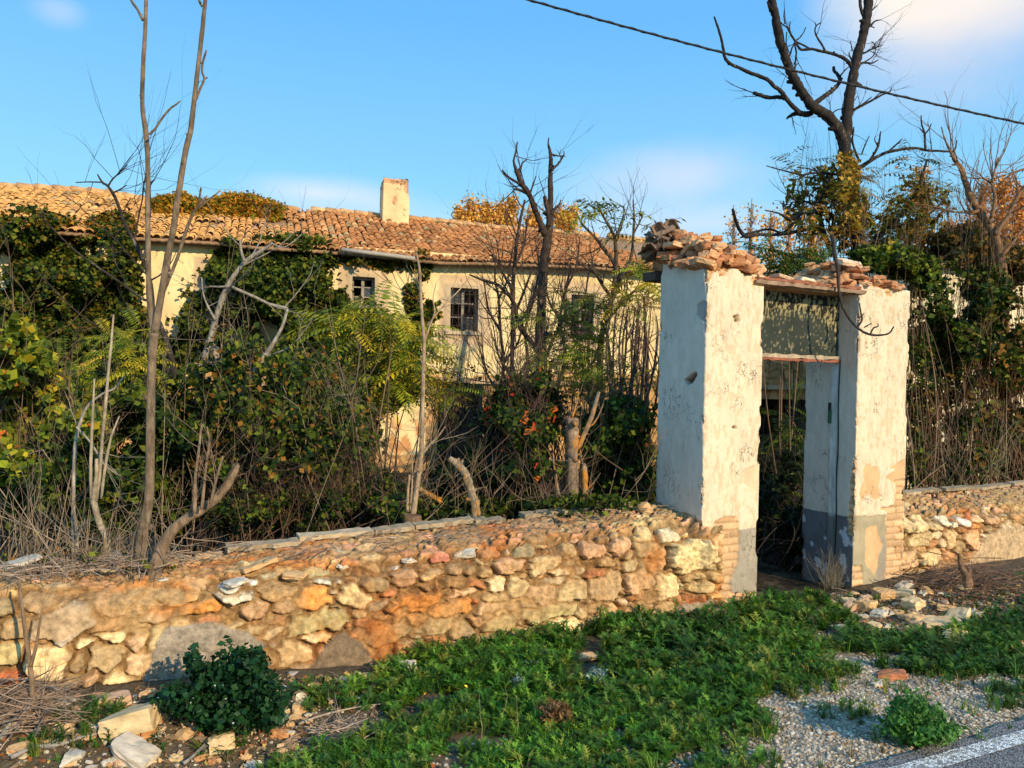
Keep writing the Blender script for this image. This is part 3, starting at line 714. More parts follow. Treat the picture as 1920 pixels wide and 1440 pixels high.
# transom: a painted board with peeling lower plaster
aa = np.arange(sB - .02, sC + .02, .009); zz = np.arange(1.935, zl, .009)
A_, Z_ = np.meshgrid(aa, zz); P = G.P(A_, A_ * 0 + .20, Z_)
pz = n2(A_ * 2.0, Z_ * .9, 34, 3, 3.); arch = (Z_ - 2.10) - .20 * np.sqrt(np.clip(1 - ((A_ - (sB + sC) / 2) / .50) ** 2, 0, 1)) * 1.0
pm = sstep(.60, .64, pz + .06 * sstep(-.02, .06, arch)) * sstep(-.08, .02, arch + .1 * (pz - .5))
pm2 = sstep(.70, .74, n2(A_, Z_ * .6, 60, 2, 6.)) * .6
pm = np.maximum(pm, pm2)[..., None]
gr = np.array([.034, .043, .036]) * (.8 + .4 * n2(A_, Z_, 10, 4, 2.))[..., None]; gr = np.where((arch > 0)[..., None], np.array([.020, .020, .015]), gr)
C = gr * (1 - pm) + np.array([.32, .28, .15]) * pm
P = P + G.n * (.004 * pm + .006 * n2(A_, Z_, 20, 3, 1.)[..., None])
r_, c_ = A_.shape; ii = (np.arange(r_ - 1)[:, None] * c_ + np.arange(c_ - 1)[None]).ravel()
me = mesh('transom_panel', np.vstack([P.reshape(-1, 3), P.reshape(-1, 3) + G.b * .03]), [np.stack([ii, ii + 1, ii + c_ + 1, ii + c_], -1), np.stack([ii + r_ * c_, ii + c_ + r_ * c_, ii + c_ + 1 + r_ * c_, ii + 1 + r_ * c_], -1),
     np.array([(j, j + r_ * c_, j + 1 + r_ * c_, j + 1) for j in range(c_ - 1)])], M_JAMB, np.vstack([C.reshape(-1, 3)] * 2))
obj('transom_panel', me, gate)
mb = MB()
# door frame: head under the transom, post on the right jamb, thin remains on the left
board(mb, sB - .01, sC + .0, .17, .25, 1.905, .032, (.40, .32, .22), 5)
board(mb, sB - .01, sC - .0, .165, .24, 1.882, .022, (.28, .10, .06), 6)
r = np.random.default_rng(3)
def post(mb, a, w0, w1, th, z0, z1, col):
    n = 40; T = np.linspace(z0, z1, n); V = []; C = []
    for k in range(n):
        for (x, w) in ((a, w0), (a - th, w0), (a - th, w1), (a, w1)):
            V.append(G.P(np.array(x + r.normal(0, .0015)), w + r.normal(0, .0015), T[k])); C.append(np.array(col) * (r.uniform(.85, 1.1)) * (1 if T[k] > .585 else .28))
    Q = [(k * 4 + j, k * 4 + 4 + j, k * 4 + 4 + (j + 1) % 4, k * 4 + (j + 1) % 4) for k in range(n - 1) for j in range(4)]
    mb.add(V, Q=Q, col=np.array(C))
post(mb, sC + .003, .185, .245, .022, -.2, 1.905, (.60, .57, .52))
post(mb, sB + .02, .185, .245, .022, .2, 1.905, (.40, .33, .26))
df = mb.build('door_frame', M_WOOD, gate, smooth=False)
mb = MB()   # dark joints each side of the post and the latch plate
for w0 in (.176, .2475):
    P0 = [(G.P(np.array(sC - .0015 - .006 * (n2(np.array(z), np.array(w0), 9, 2, 1.))), w0 + .004 * math.sin(z * 9), z)) for z in np.linspace(.0, 1.9, 50)]
    mb.tube(P0, .0045, 5, (.03, .025, .02))
mb.build('joint', M_WOOD, df)
mb = MB(); mb.box(G.P(np.array(sC - .030), .235, 1.36), G.u * .012, G.b * .03, (0, 0, .12), (.05, .14, .06)); mb.box(G.P(np.array(sC - .032), .24, 1.47), G.u * .014, G.b * .022, (0, 0, .07), (.03, .03, .03))
mb.build('latch', M_IRON, gate, smooth=False)
# bed of earth and mortar on top of the pillars and the lintel
def bedz(a, w):
    a = np.asarray(a, float); zl_ = 2.505 + .04 * w / PT + .07 * np.clip(1 - (a - sA) / (sB - sA), 0, 1) * w / PT; k1 = sstep(sB + .12, sB - .05, a); k2 = sstep(sC - .08, sC + .02, a)
    return 2.50 - .012 * np.sin(np.clip((a - sB) / (sC - sB), 0, 1) * np.pi) + (zl_ - 2.49) * k1 + .02 * k2
def bedh(a, w):
    t1 = np.exp(-((a - (sA + .20)) / np.where(a > sA + .2, .38, .27)) ** 2) * .19 * (.45 + .7 * w / PT)
    t2 = np.exp(-((a - (sC + .05)) / .26) ** 2) * .19 * (.6 + .5 * w / PT)
    h = np.maximum(t1, t2) + .012 + .0 * a
    ed = np.minimum(np.minimum(w - .01, PT + .12 - w), np.minimum(a - (sA + .02), sD - .01 - a))
    h = h + .05 * (n2(a, w, 9, 4, 3.) - .5)
    return h * sstep(-.02, .10, ed)
aa = np.arange(sA + .02, sD - .012, .010); ww = np.arange(-.012, PT + .10, .010)
A_, W_ = np.meshgrid(aa, ww); Hh = bedh(A_, W_)
rq = np.random.default_rng(31); sdq = [(x + rq.uniform(-.03, .03), y + rq.uniform(-.02, .02), rq.uniform(.04, .08), rq.uniform(.018, .035), rq.normal(0, .5)) for x in np.arange(sA - .12, sD + .1, .085) for y in np.arange(-.05, PT + .15, .04)]
idq, qa, qb_ = cells(A_, W_, sdq); hq = (np.sin(idq * 12.9898) * 43758.5453) % 1; uq = sstep(.02, .2, qb_ - qa); edq = sstep(0, .06, W_ + .03)
Hh = Hh + (uq * (.010 + .030 * hq) - .01) * edq * np.where((A_ > sB + .05) & (A_ < sC - .08), .4, 1)
zb = bedz(A_, W_)
P = G.P(A_, W_ + .03, zb + Hh); r_, c_ = A_.shape; ii = (np.arange(r_ - 1)[:, None] * c_ + np.arange(c_ - 1)[None]).ravel()
C = np.array([.50, .26, .12]) * (.5 + .35 * n2(A_, W_, 30, 4, 1.) + .7 * hq * uq)[..., None]
V = P.reshape(-1, 3); V2 = G.P(A_, W_ + .03, zb - .05).reshape(-1, 3)
bd = []
rr_ = np.concatenate([np.arange(c_), (np.arange(1, r_) * c_ + c_ - 1), (r_ - 1) * c_ + np.arange(c_ - 2, -1, -1), np.arange(r_ - 2, 0, -1) * c_]); rn = np.roll(rr_, -1); o2 = r_ * c_
obj('rubble_bed', mesh('rubble_bed', np.vstack([V, V2]), [np.stack([ii, ii + 1, ii + c_ + 1, ii + c_], -1), np.stack([ii + o2, ii + c_ + o2, ii + c_ + 1 + o2, ii + 1 + o2], -1), np.stack([rr_, rr_ + o2, rn + o2, rn], -1)], M_ROCK, np.vstack([C.reshape(-1, 3), C.reshape(-1, 3) * .7])), gate)

def loose(name, V, F, mat, col, loc, rot, label, cat, group=None, smooth=False):
    F = np.asarray(F); n_ = len(V)
    c = np.asarray(col, float) * np.ones((n_, 3)) * (.9 + .2 * rng.random((n_, 1)))
    o = obj(name, mesh(name, V, [F], mat, c, smooth)); o.location = loc; o.rotation_euler = rot
    return tag(o, label, cat, group)
def tile_mesh(L_=.36, r0=.085, r1=.07, th=.013, arc=150, r=None):
    n = 7; V = []; m = 5
    for k in range(m):
        t = k / (m - 1); rr = r0 + (r1 - r0) * t
        for s_, rd in ((0, rr), (1, rr - th)):
            for j in range(n):
                a = R(90 - arc / 2 + arc * j / (n - 1)); V.append((rd * math.cos(a), (t - .5) * L_, rd * math.sin(a) - rr * .5))
    V = np.array(V)
    if r is not None: V += r.normal(0, .002, V.shape)
    Q = []
    for k in range(m - 1):
        b0 = k * 2 * n; b1 = (k + 1) * 2 * n
        for j in range(n - 1):
            Q.append((b0 + j, b0 + j + 1, b1 + j + 1, b1 + j)); Q.append((b0 + n + j, b1 + n + j, b1 + n + j + 1, b0 + n + j + 1))
        Q.append((b0, b1, b1 + n, b0 + n)); Q.append((b0 + n - 1, b0 + 2 * n - 1, b1 + 2 * n - 1, b1 + n - 1))
    for b0 in (0, (m - 1) * 2 * n):
        for j in range(n - 1): Q.append((b0 + j, b0 + n + j, b0 + n + j + 1, b0 + j + 1))
    return V, Q
# bricks and tile shards heaped on the pillars
r = np.random.default_rng(11)
CW = ('dark red', 'pale orange', 'buff', 'reddish')
def bword(c): return 'dark red' if c[0] < .52 else 'pale pinkish' if c[1] > .42 else 'orange' if c[0] > .68 else 'reddish'
def hlab(a, w, a0, a1, c, sz, side):
    return '%s %s brick on the %s gate pillar heap, %s of its %s part' % ('long' if sz[0] > .14 else 'short', bword(c), side, 'front' if w < .15 else 'middle' if w < .36 else 'back', ('left' if a < a0 + (a1 - a0) / 3 else 'right' if a > a0 + 2 * (a1 - a0) / 3 else 'central'))
HB = ['broken reddish brick heaped on top of the left gate pillar', 'broken reddish brick heaped on top of the right gate pillar']
def heap_brick(a, w, dz, sz, rot, col, label, grp, nm='brick'):
    zb_ = float(bedz(np.array(a), w)) + float(bedh(np.array(a), np.array(w)))
    V, Q = block_mesh(*sz, r, .0035, 4, .003)
    return loose(nm, V, Q, M_ROCK, col, G.P(np.array(a), w, zb_ + dz), rot, label, 'brick', grp)
bcol = [(.56, .27, .12), (.50, .22, .10), (.64, .37, .19), (.46, .19, .09), (.60, .32, .15), (.40, .19, .10)]
gz_rot = math.atan2(G.u[1], G.u[0])
for k in range(86):
    a = sA - .02 + (sB - sA + .02) * r.random() ** 1.25; w = r.uniform(.02, PT)
    t = math.exp(-((a - (sA + .22)) / .24) ** 2)
    lay = r.random() * .09 * t
    sz = (r.uniform(.07, .19), r.uniform(.06, .12), r.uniform(.035, .065)); w = w if k % 4 else r.uniform(.03, .10)
    cc = np.array(bcol[r.integers(6)]) * r.uniform(.8, 1.15); heap_brick(a, w, .012 + lay, sz, (r.normal(0, .28), r.normal(0, .28), r.uniform(0, 3.1)), cc, hlab(a, w, sA, sB, cc, sz, 'left'), 'broken bricks heaped on the left pillar')
for k in range(46):
    a = sC - .04 + (sD - sC + .02) * r.random(); w = r.uniform(.02, PT)
    sz = (r.uniform(.07, .17), r.uniform(.05, .11), r.uniform(.025, .05)); w = w if k % 4 else r.uniform(.0, .06)
    cc = np.array(bcol[r.integers(6)]) * r.uniform(.8, 1.15); heap_brick(a, w, .010 + r.random() * .03, sz, (r.normal(0, .25), r.normal(0, .25), r.uniform(0, 3.1)), cc, hlab(a, w, sC, sD, cc, sz, 'right'), 'broken bricks heaped on the right pillar')
for k in range(34):
    a = sB - .05 + (sC - sB) * r.random(); w = r.uniform(.03, PT)
    heap_brick(a, w, .004, (r.uniform(.05, .12), r.uniform(.04, .08), r.uniform(.015, .03)), (r.normal(0, .15), r.normal(0, .15), r.uniform(0, 3.1)), np.array(bcol[r.integers(6)]) * .9, 'small brick fragment on the lintel between the pillars, %s %s of the span' % ('front edge' if w < .2 else 'back', 'left third' if a < sB + (sC - sB) / 3 else 'right third' if a > sB + (sC - sB) * .66 else 'middle'), 'brick fragments on the lintel')
def place_at(px, py, w, dz=0.):
    s_, z = G.px(px, py, w); return s_, z
for (px, py, w, sz, rot, col, lab) in ((1277, 434, .40, (.26, .13, .04), (.05, .02, gz_rot), (.74, .42, .22), 'long flat orange brick crowning the heap on the left pillar'),
    (1352, 462, .16, (.24, .12, .035), (.55, -.25, 1.3), (.78, .50, .30), 'pale leaning slab in the middle of the left pillar heap'),
    (1335, 447, .3, (.12, .10, .05), (.1, .1, .4), (.74, .46, .28), 'square buff block on the right shoulder of the left pillar heap'),
    (1398, 478, .10, (.20, .11, .05), (.05, .1, gz_rot), (.66, .34, .18), 'red brick at the right end of the left pillar heap'),
    (1590, 497, .12, (.20, .12, .04), (.4, .1, .3), (.80, .55, .36), 'pale pinkish slab leaning on top of the right pillar heap'),
    (1604, 482, .2, (.13, .10, .06), (.3, .2, .9), (.80, .66, .48), 'whitish stone topmost on the right pillar heap'),
    (1480, 498, .15, (.34, .11, .03), (.02, .14, gz_rot), (.60, .42, .28), 'long grey-brown shard sloping over the lintel'),
    (1512, 510, .05, (.16, .07, .035), (.1, .12, gz_rot), (.74, .62, .44), 'cream mortar lump on the lintel front edge')):
    s_, z = G.px(px, py, w); V, Q = block_mesh(*sz, r, .003, 4, .003)
    loose('brick', V, Q, M_ROCK, col, G.P(np.array(s_), w, float(bedz(np.array(s_), w)) + float(bedh(np.array(s_), np.array(w))) + sz[2] * .5 + .03 * (abs(rot[0]) > .2) + .02), rot, lab, 'brick')
# curved roof tiles slipping off the back left edge of the heap
for k in range(26):
    px = r.uniform(1208, 1262); py = r.uniform(444, 486) - (px - 1205) * .25; w = r.uniform(.5, .72)
    s_, z = G.px(px, py, w); V, Q = tile_mesh(r.uniform(.12, .22), .065, .055, r=r)
    loose('roof_tile', V, Q, M_TILE, np.array((.22, .14, .09)) * r.uniform(.5, 1.3), G.P(np.array(s_), w, z), (r.normal(0, .5), r.normal(0, .5), r.uniform(0, 3.1)), 'dark curved roof tile slipping off the back of the left pillar heap', 'roof tile', 'roof tiles slipping off the left pillar')
mb = MB()
sT = G.px(1222, 470, .62)[0]
mb.box(G.P(np.array(sT), PT + .03, 2.50), G.u * (sA + .45 - sT), G.b * .16, (0, 0, .07), (.10, .07, .05))
tag(mb.build('timber', M_WOOD, None, False), 'dark rotten roof timber carrying slipped tiles behind the left pillar top', 'timber')
# ------------------------------------------------------------ the long house
def house_front(fr, a0, a1, z0, z1, openings, step, colf, root, name='wall', mat=None, depth=.35, zt=None):
    aa = np.arange(a0, a1 + step, step); zz = np.arange(z0, z1 + step, step)
    for (x0, x1, y0, y1) in openings:                 # snap grid lines to the openings
        for v_, arr in ((x0, aa), (x1, aa)): arr[np.argmin(np.abs(arr - v_))] = v_
        for v_, arr in ((y0, zz), (y1, zz)): arr[np.argmin(np.abs(arr - v_))] = v_
    A_, Z_ = np.meshgrid(aa, zz); C, h = colf(A_, Z_)
    ca = (A_[:-1, :-1] + A_[1:, 1:]) / 2; cz = (Z_[:-1, :-1] + Z_[1:, 1:]) / 2; keep = np.ones(ca.shape, bool)
    for (x0, x1, y0, y1) in openings: keep &= ~((ca > x0) & (ca < x1) & (cz > y0) & (cz < y1))
    P = fr.P(A_, A_ * 0, Z_) + fr.n * h[..., None]
    r_, c_ = A_.shape; ii = (np.arange(r_ - 1)[:, None] * c_ + np.arange(c_ - 1)[None])[keep]
    V = [P.reshape(-1, 3)]; Cs = [C.reshape(-1, 3)]; Q = [np.stack([ii, ii + 1, ii + c_ + 1, ii + c_], -1)]; n0 = r_ * c_
    for (x0, x1, y0, y1) in openings:                 # reveals
        c = [(x0, y0), (x1, y0), (x1, y1), (x0, y1)]
        v = [fr.P(np.array(x), -.03, y) for x, y in c] + [fr.P(np.array(x), depth, y) for x, y in c]
        V.append(np.array(v)); Cs.append(np.tile(np.array([.42, .32, .22]), (8, 1)))
        Q.append(np.array([(n0 + k, n0 + 4 + k, n0 + 4 + (k + 1) % 4, n0 + (k + 1) % 4) for k in range(4)])); n0 += 8
    return obj(name, mesh(name, np.vstack(V), Q, mat or M_HWALL, np.vstack(Cs)), root)

def rect(fr, x0, y0, x1, y1):
    a0, z1 = fr.px(x0, (y0)); a1, _ = fr.px(x1, y0); _, z0 = fr.px(x0, y1)
    return (a0, a1, z0, z1)
W1 = rect(H, 661, 518, 703, 573); W2 = rect(H, 845, 540, 897, 620); W3 = rect(H, 1071, 552, 1113, 632); W0 = rect(H, 391, 510, 428, 580)
DO = rect(H, 822, 718, 905, 1000); DO = (DO[0], DO[1], -.7, DO[3])
hL, hR = H.px(-160, 500)[0], H.px(1560, 500)[0]
EAVE = 4.5
HOUSE = empty('long_house', H.P(np.array((hL + hR) / 2), 0., -.6), 'long cream derelict house with sagging clay tile roof and barred upper windows', 'house')
def hcol(A_, Z_):
    C = np.ones(A_.shape + (3,)) * np.array([.82, .64, .33])
    C = C * (.86 + .28 * n2(A_, Z_, .9, 4, 2.))[..., None]
    st = sstep(.50, .66, n2(A_ * 2, Z_, 1.1, 5, 7.))[..., None]
    C = C * (1 - .35 * st) + np.array([.62, .40, .20]) * .35 * st
    h = .02 * (n2(A_, Z_, 1.5, 4, 3.) - .5)
    # the lower storey has lost its render: orange rubble
    zl = 1.75 + .35 * (n2(A_, Z_ * 0, .8, 3, 5.) - .5) * 2
    zl = zl + 1.5 * sstep(H.px(1380, 600)[0], H.px(1420, 600)[0], A_)
    lost = sstep(.0, .04, zl - Z_ + .35 * (n2(A_, Z_, 2.4, 4, 12.) - .5)); keepp = (A_ > H.px(715, 750)[0]) & (A_ < H.px(800, 750)[0])
    lost = np.where(keepp & (Z_ > -.2), 0, lost)
    rr = np.random.default_rng(6); sd_ = [(x + rr.uniform(-.12, .12), z + rr.uniform(-.08, .08), rr.uniform(.14, .26), rr.uniform(.08, .15), rr.normal(0, .15)) for x in np.arange(hL, hR, .36) for z in np.arange(-.8, 2.4, .21)]
    idc, q1, q2 = cells(A_, Z_, sd_); hid_ = (np.sin(idc * 12.9898) * 43758.5453) % 1
    e = sstep(.03, .22, q2 - q1)
    sc = np.array([.52, .30, .12]) * (.6 + .7 * hid_)[..., None] * (.75 + .5 * n2(A_, Z_, 5, 4, 15.))[..., None]; sc = sc * e[..., None] + np.array([.36, .22, .10]) * (1 - e[..., None])
    C = C * (1 - lost[..., None]) + sc * lost[..., None]; h = h + lost * (-.06 + .05 * e + .05 * n2(A_, Z_, 6, 3, 2.))
    lost2 = sstep(.55, .60, n2(A_, Z_, 3, 4, 19.)) * sstep(1.0, .3, Z_)
    C = C * (1 - lost2[..., None]) + np.array([.60, .30, .12]) * lost2[..., None]
    # worn bands round the windows
    for (x0, x1, y0, y1) in (W1, W2, W3, W0):
        d = np.maximum(np.maximum(x0 - A_, A_ - x1), np.maximum(y0 - Z_, Z_ - y1))
        b = sstep(.34, .28, d + .12 * (n2(A_, Z_, 5, 4, 23.) - .5) - .04 * (Z_ < y0))[..., None]
        C = C * (1 - b) + np.array([.58, .42, .26]) * (.85 + .3 * n2(A_, Z_, 7, 3, 1.))[..., None] * b; h = h - .012 * b[..., 0]
        f = (d < .13) * 1.; C = np.where((d < .13)[..., None], np.array([.50, .38, .24]), C); h = h + .035 * f
    return C, h
DO2 = rect(H, 1422, 748, 1535, 1000); DO2 = (DO2[0], DO2[1], -.7, DO2[3])
house_front(H, hL, hR, -.8, EAVE + .2, [W0, W1, W2, W3, DO, DO2], .05, hcol, HOUSE)
# rooms behind: back wall, floor and end walls of a real building
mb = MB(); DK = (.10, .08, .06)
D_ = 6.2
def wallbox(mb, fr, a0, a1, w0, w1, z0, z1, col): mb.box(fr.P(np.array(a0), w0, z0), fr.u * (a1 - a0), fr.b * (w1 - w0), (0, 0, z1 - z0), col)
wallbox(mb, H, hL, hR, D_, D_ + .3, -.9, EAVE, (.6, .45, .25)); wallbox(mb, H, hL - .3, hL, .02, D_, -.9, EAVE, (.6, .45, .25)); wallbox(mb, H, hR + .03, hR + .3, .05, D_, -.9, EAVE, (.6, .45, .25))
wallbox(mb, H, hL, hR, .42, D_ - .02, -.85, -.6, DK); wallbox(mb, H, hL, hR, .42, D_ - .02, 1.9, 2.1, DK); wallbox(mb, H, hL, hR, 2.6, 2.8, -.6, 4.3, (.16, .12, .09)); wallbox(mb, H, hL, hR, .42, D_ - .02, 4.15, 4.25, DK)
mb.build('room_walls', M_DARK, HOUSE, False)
# windows
def window(fr, rc, root, kind):
    x0, x1, y0, y1 = rc; w_ = x1 - x0; h_ = y1 - y0
    mb = MB(); wf = .16; t = .05
    def bar(a, b, z, zz, w=wf, th=.05, c=(.30, .26, .21)): mb.box(fr.P(np.array(a), w, z), fr.u * (b - a), fr.b * th, (0, 0, zz - z), np.array(c))
    bar(x0, x0 + t, y0, y1); bar(x1 - t, x1, y0, y1); bar(x0 + t, x1 - t, y1 - t, y1); bar(x0 + t, x1 - t, y0, y0 + t)
    mid = (x0 + x1) / 2; bar(mid - .035, mid + .035, y0 + t, y1 - t, w=wf - .01)
    for k in (1, 2): 
        z = y0 + h_ * k / 3; bar(x0 + t, mid - .036, z - .015, z + .015, wf + .01, .03); bar(mid + .036, x1 - t, z - .015, z + .015, wf + .01, .03)
    win = mb.build('window', M_WOOD, root, False)
    if kind != 'plain':
        mb = MB()
        for k in range(5):
            a = x0 + w_ * (k + .5) / 5; mb.tube([fr.P(np.array(a), .02, y0 - .02), fr.P(np.array(a), .02, y1 + .02)], .010, 5, (.07, .05, .04))
        for k in range(4):
            z = y0 + h_ * (k + .5) / 4; mb.tube([fr.P(np.array(x0 - .02), .035, z), fr.P(np.array(x1 + .02), .035, z)], .009, 5, (.07, .05, .04))
        mb.build('grille', M_IRON, win)
    mb = MB(); 
    if kind == 'plain' or True:
        # a few panes are left
        for (i_, j_) in (((0, 2), (1, 0)) if kind != 'plain' else ((0, 0), (1, 1))):
            a = x0 + t if i_ == 0 else mid + .036; z = y0 + h_ * j_ / 3 + .02
            mb = MB(); mb.box(fr.P(np.array(a), wf + .02, z), fr.u * (w_ / 2 - t - .04), fr.b * .004, (0, 0, h_ / 3 - .04), (.03, .035, .04)); mb.build('pane', M_GLASS, win, False)
    mb = MB(); mb.box(fr.P(np.array(x0 - .12), -.075, y0 - .09), fr.u * (w_ + .24), fr.b * .2, (0, 0, .085), (.52, .40, .27)); mb.build('sill', M_HWALL, win, False)
for rc, kd in ((W0, 'plain'), (W1, 'plain'), (W2, 'grille'), (W3, 'grille')): window(H, rc, HOUSE, kd)
# ledge over the ground floor and timber lintel of the doorway
mb = MB(); r = np.random.default_rng(5)
a = H.px(795, 700)[0]
while a < hR - .5:
    l = r.uniform(.5, 1.3); z = H.px(850, 712)[1] + r.uniform(-.02, .02)
    if r.random() < .85: wallbox(mb, H, a, a + l - .02, -.10 + r.uniform(-.02, .02), .05, z - .08, z + .04, np.array([.50, .36, .22]) * r.uniform(.7, 1.1))
    a += l
mb.build('ledge', M_HWALL, HOUSE, False)
# roof: separate barrel tiles on a sagging deck
RD = 3.5; RISE = 1.55
def ridge_pt(px, py):
    d = ray(px, py); o_ = H.o + H.b * RD; t = np.dot(o_ - CP, H.n) / np.dot(d, H.n); p = CP + d * t
    return float((p - H.o) @ H.u), float(p[2])
RG = [ridge_pt(*q) for q in ((-160, 350), (0, 350), (60, 352), (140, 357), (200, 362), (262, 373), (300, 380), (420, 388), (540, 392), (640, 398), (720, 407), (830, 416), (920, 427), (1000, 433), (1100, 440), (1180, 448), (1240, 456), (1430, 480))]
EV = [H.px(*q, -.38) for q in ((-160, 420), (0, 428), (120, 433), (250, 443), (400, 452), (480, 460), (600, 468), (700, 477), (830, 490), (950, 492), (1100, 498), (1230, 507), (1430, 520))]
def roof_surface(a, t):
    ze = np.interp(a, *zip(*EV)); zr = np.interp(a, *zip(*RG))
    w = -.38 + (RD + .38) * t
    z = ze + (zr - ze) * t - .10 * np.sin(np.pi * t) * n2(np.asarray(a, float), np.asarray(t, float), .5, 2, 6.) + .05 * (n2(np.asarray(a, float), np.asarray(t, float) * 3, 1.1, 3, 9.) - .5) * np.minimum(1, t * 8 + .3)
    return w, z
def tiled_roof(fr, a0, a1, surf, root, pitch=.165, course=.27, slope_len=4.2, missing=None, colf=None, seed=3):
    r = np.random.default_rng(seed); mb = MB(); mbd = MB()
    n = 6; nc_ = int(slope_len / course)
    th = np.linspace(0, np.pi, n)
    A0 = np.arange(a0, a1, pitch)
    for i, a in enumerate(A0):
        for j in range(nc_):
            t0 = j / nc_; t1 = min(1, (j + 1.28) / nc_)
            if missing is not None and missing(a, t0): continue
            if r.random() < .008: continue
            aj = a + r.normal(0, .010); sk = r.normal(0, .014)
            w0, z0 = surf(aj, t0); w1, z1 = surf(aj, t1)
            w0 = w0 + r.normal(0, .018); z0 = float(z0) + .030 + r.normal(0, .009); z1 = float(z1) + .004
            r0 = pitch * .46; r1 = pitch * .38
            V = []
            for (aa_, w, z, rr) in ((aj, w0, z0, r0), (aj + sk, w1, z1, r1)):
                for s_ in range(n): V.append(fr.P(np.array(aa_ + rr * math.cos(th[s_])), w, z + rr * .72 * math.sin(th[s_])))
            # the eave end shows its thickness
            for s_ in range(n): V.append(fr.P(np.array(aj + (r0 - .016) * math.cos(th[s_])), w0 + .003, z0 + (r0 * .72 - .016) * math.sin(th[s_])))
            Q = [(s_, s_ + 1, n + s_ + 1, n + s_)[::-1] for s_ in range(n - 1)] + [(s_, s_ + 1, 2 * n + s_ + 1, 2 * n + s_) for s_ in range(n - 1)]
            mb.add(V, Q=Q, col=colf(a, t0, r))
    mb.build('tiles', M_TILE, root)
    # channel tiles / mortar deck below
    aa = np.arange(a0, a1 + .05, .05); tt = np.linspace(0, 1, nc_ * 3)
    A_, T_ = np.meshgrid(aa, tt); w, z = surf(A_, T_); z = z - .01 - .02 * np.abs(np.cos(np.pi * A_ / pitch)) 
    P = fr.P(A_, w + .05, z); r_, c_ = A_.shape; ii = (np.arange(r_ - 1)[:, None] * c_ + np.arange(c_ - 1)[None]).ravel()
    V = P.reshape(-1, 3); V2 = V - np.array([0, 0, .06]); o2 = len(V)
    C = np.array([.36, .22, .12]) * (.5 + .8 * n2(A_, T_ * 4, 3, 4, 2.))[..., None]
    j = np.arange(c_ - 1)
    obj('deck', mesh('deck', np.vstack([V, V2]), [np.stack([ii, ii + 1, ii + c_ + 1, ii + c_], -1), np.stack([ii + o2, ii + c_ + o2, ii + c_ + 1 + o2, ii + 1 + o2], -1), np.stack([j, j + o2, j + 1 + o2, j + 1], -1)], M_TILE, np.vstack([C.reshape(-1, 3), C.reshape(-1, 3) * .5])), root)
def rcol(a, t, r):
    gold = float(sstep(H.px(700, 430)[0], H.px(300, 400)[0], np.array(a)))
    b = np.array([.46, .20, .075]) * (1 - gold) + np.array([.62, .33, .11]) * gold
    u_ = r.random(); b = b * (.72 + .6 * float(fbm(np.array([a * 1.3, t * 9, 2.]), 3)))
    if u_ < .10: b = b * .66
    elif u_ < .17: b = np.array([.40, .28, .14])
    elif u_ < .22: b = np.array([.60, .34, .15])
    return b * r.uniform(.86, 1.14)
rf = empty('roof', HOUSE.location, None, None); 
for k_ in ('label', 'category'): 
    if k_ in rf: del rf[k_]
rf.parent = HOUSE; rf.matrix_parent_inverse = Matrix.Translation(HOUSE.location).inverted()
hole = ((H.px(500, 415, 1.)[0], H.px(545, 415, 1.)[0]),)
def miss(a, t):
    if a > H.px(1195, 500)[0] and t > .45 + .4 * math.sin(a * 7) * .5 - .25 * (a - H.px(1195, 500)[0]): return True
    if hole[0][0] < a < hole[0][1] and .52 < t < .68: return True
    if H.px(340, 420, 1.)[0] < a < H.px(490, 420, 1.)[0] and .42 < t < .5 and math.sin(a * 5) > .1: return True
    return False
aRoofR = H.px(1400, 500)[0]
tiled_roof(H, hL - .3, aRoofR, roof_surface, rf, missing=miss, colf=rcol)
# back slope
mb = MB(); aa = np.arange(hL - .3, aRoofR + .3, .3); V = []; 
for a in aa:
    zr = float(np.interp(a, *zip(*RG))) - .03
    V += [H.P(np.array(a), RD + .02, zr), H.P(np.array(a), D_ + .5, 4.35)]
mb.add(V, Q=[(2 * k, 2 * k + 2, 2 * k + 3, 2 * k + 1) for k in range(len(aa) - 1)], col=(.4, .24, .13)); mb.build('back_slope', M_TILE, rf)
# ridge tiles along the crest
mb = MB(); r = np.random.default_rng(8); a = hL - .3
while a < H.px(1215, 450, RD)[0]:
    l = .42; z = float(np.interp(a + .2, *zip(*RG))); zb_ = float(np.interp(a + l, *zip(*RG))); za = float(np.interp(a, *zip(*RG)))
    if r.random() < .93:
        pts = [H.P(np.array(a - .03), RD, za + .0 + .015), H.P(np.array(a + l * .5), RD, (za + zb_) / 2 + .004), H.P(np.array(a + l), RD, zb_ - .01)]
        mb = MB(); mb.tube(pts, [.105, .097, .088], 10, np.array([.62, .36, .17]) * r.uniform(.75, 1.15)); mb.build('ridge_tile', M_TILE, rf)
    a += l * .93
# chimney: plastered shaft, bricks showing at the rim
c0, cz1 = H.px(719, 332, 2.9); c1_, _ = H.px(768, 332, 2.9); cz0 = H.px(744, 418, 2.9)[1] - .5
chw = c1_ - c0
aa = []; 
st = .03; T = np.linspace(cz0, cz1, 80)[:, None]
loop = [(c0 + chw * k / 24, 2.9, -H.b) for k in range(24)] + [(c1_, 2.9 + .6 * k / 16, H.u) for k in range(16)] + [(c1_ - chw * k / 24, 3.5, H.b) for k in range(24)] + [(c0, 3.5 - .6 * k / 16, -H.u) for k in range(16)]
la_ = np.array([q[0] for q in loop]); lw_ = np.array([q[1] for q in loop]); ln_ = np.array([q[2] for q in loop])
A_ = np.broadcast_to(la_, (80, len(la_))); W_ = np.broadcast_to(lw_, A_.shape); Z_ = np.broadcast_to(T, A_.shape)
k_ = (Z_ - cz0) / (cz1 - cz0); cx_ = (c0 + c1_) / 2
A_ = cx_ + (A_ - cx_) * (1.04 - .06 * k_) 
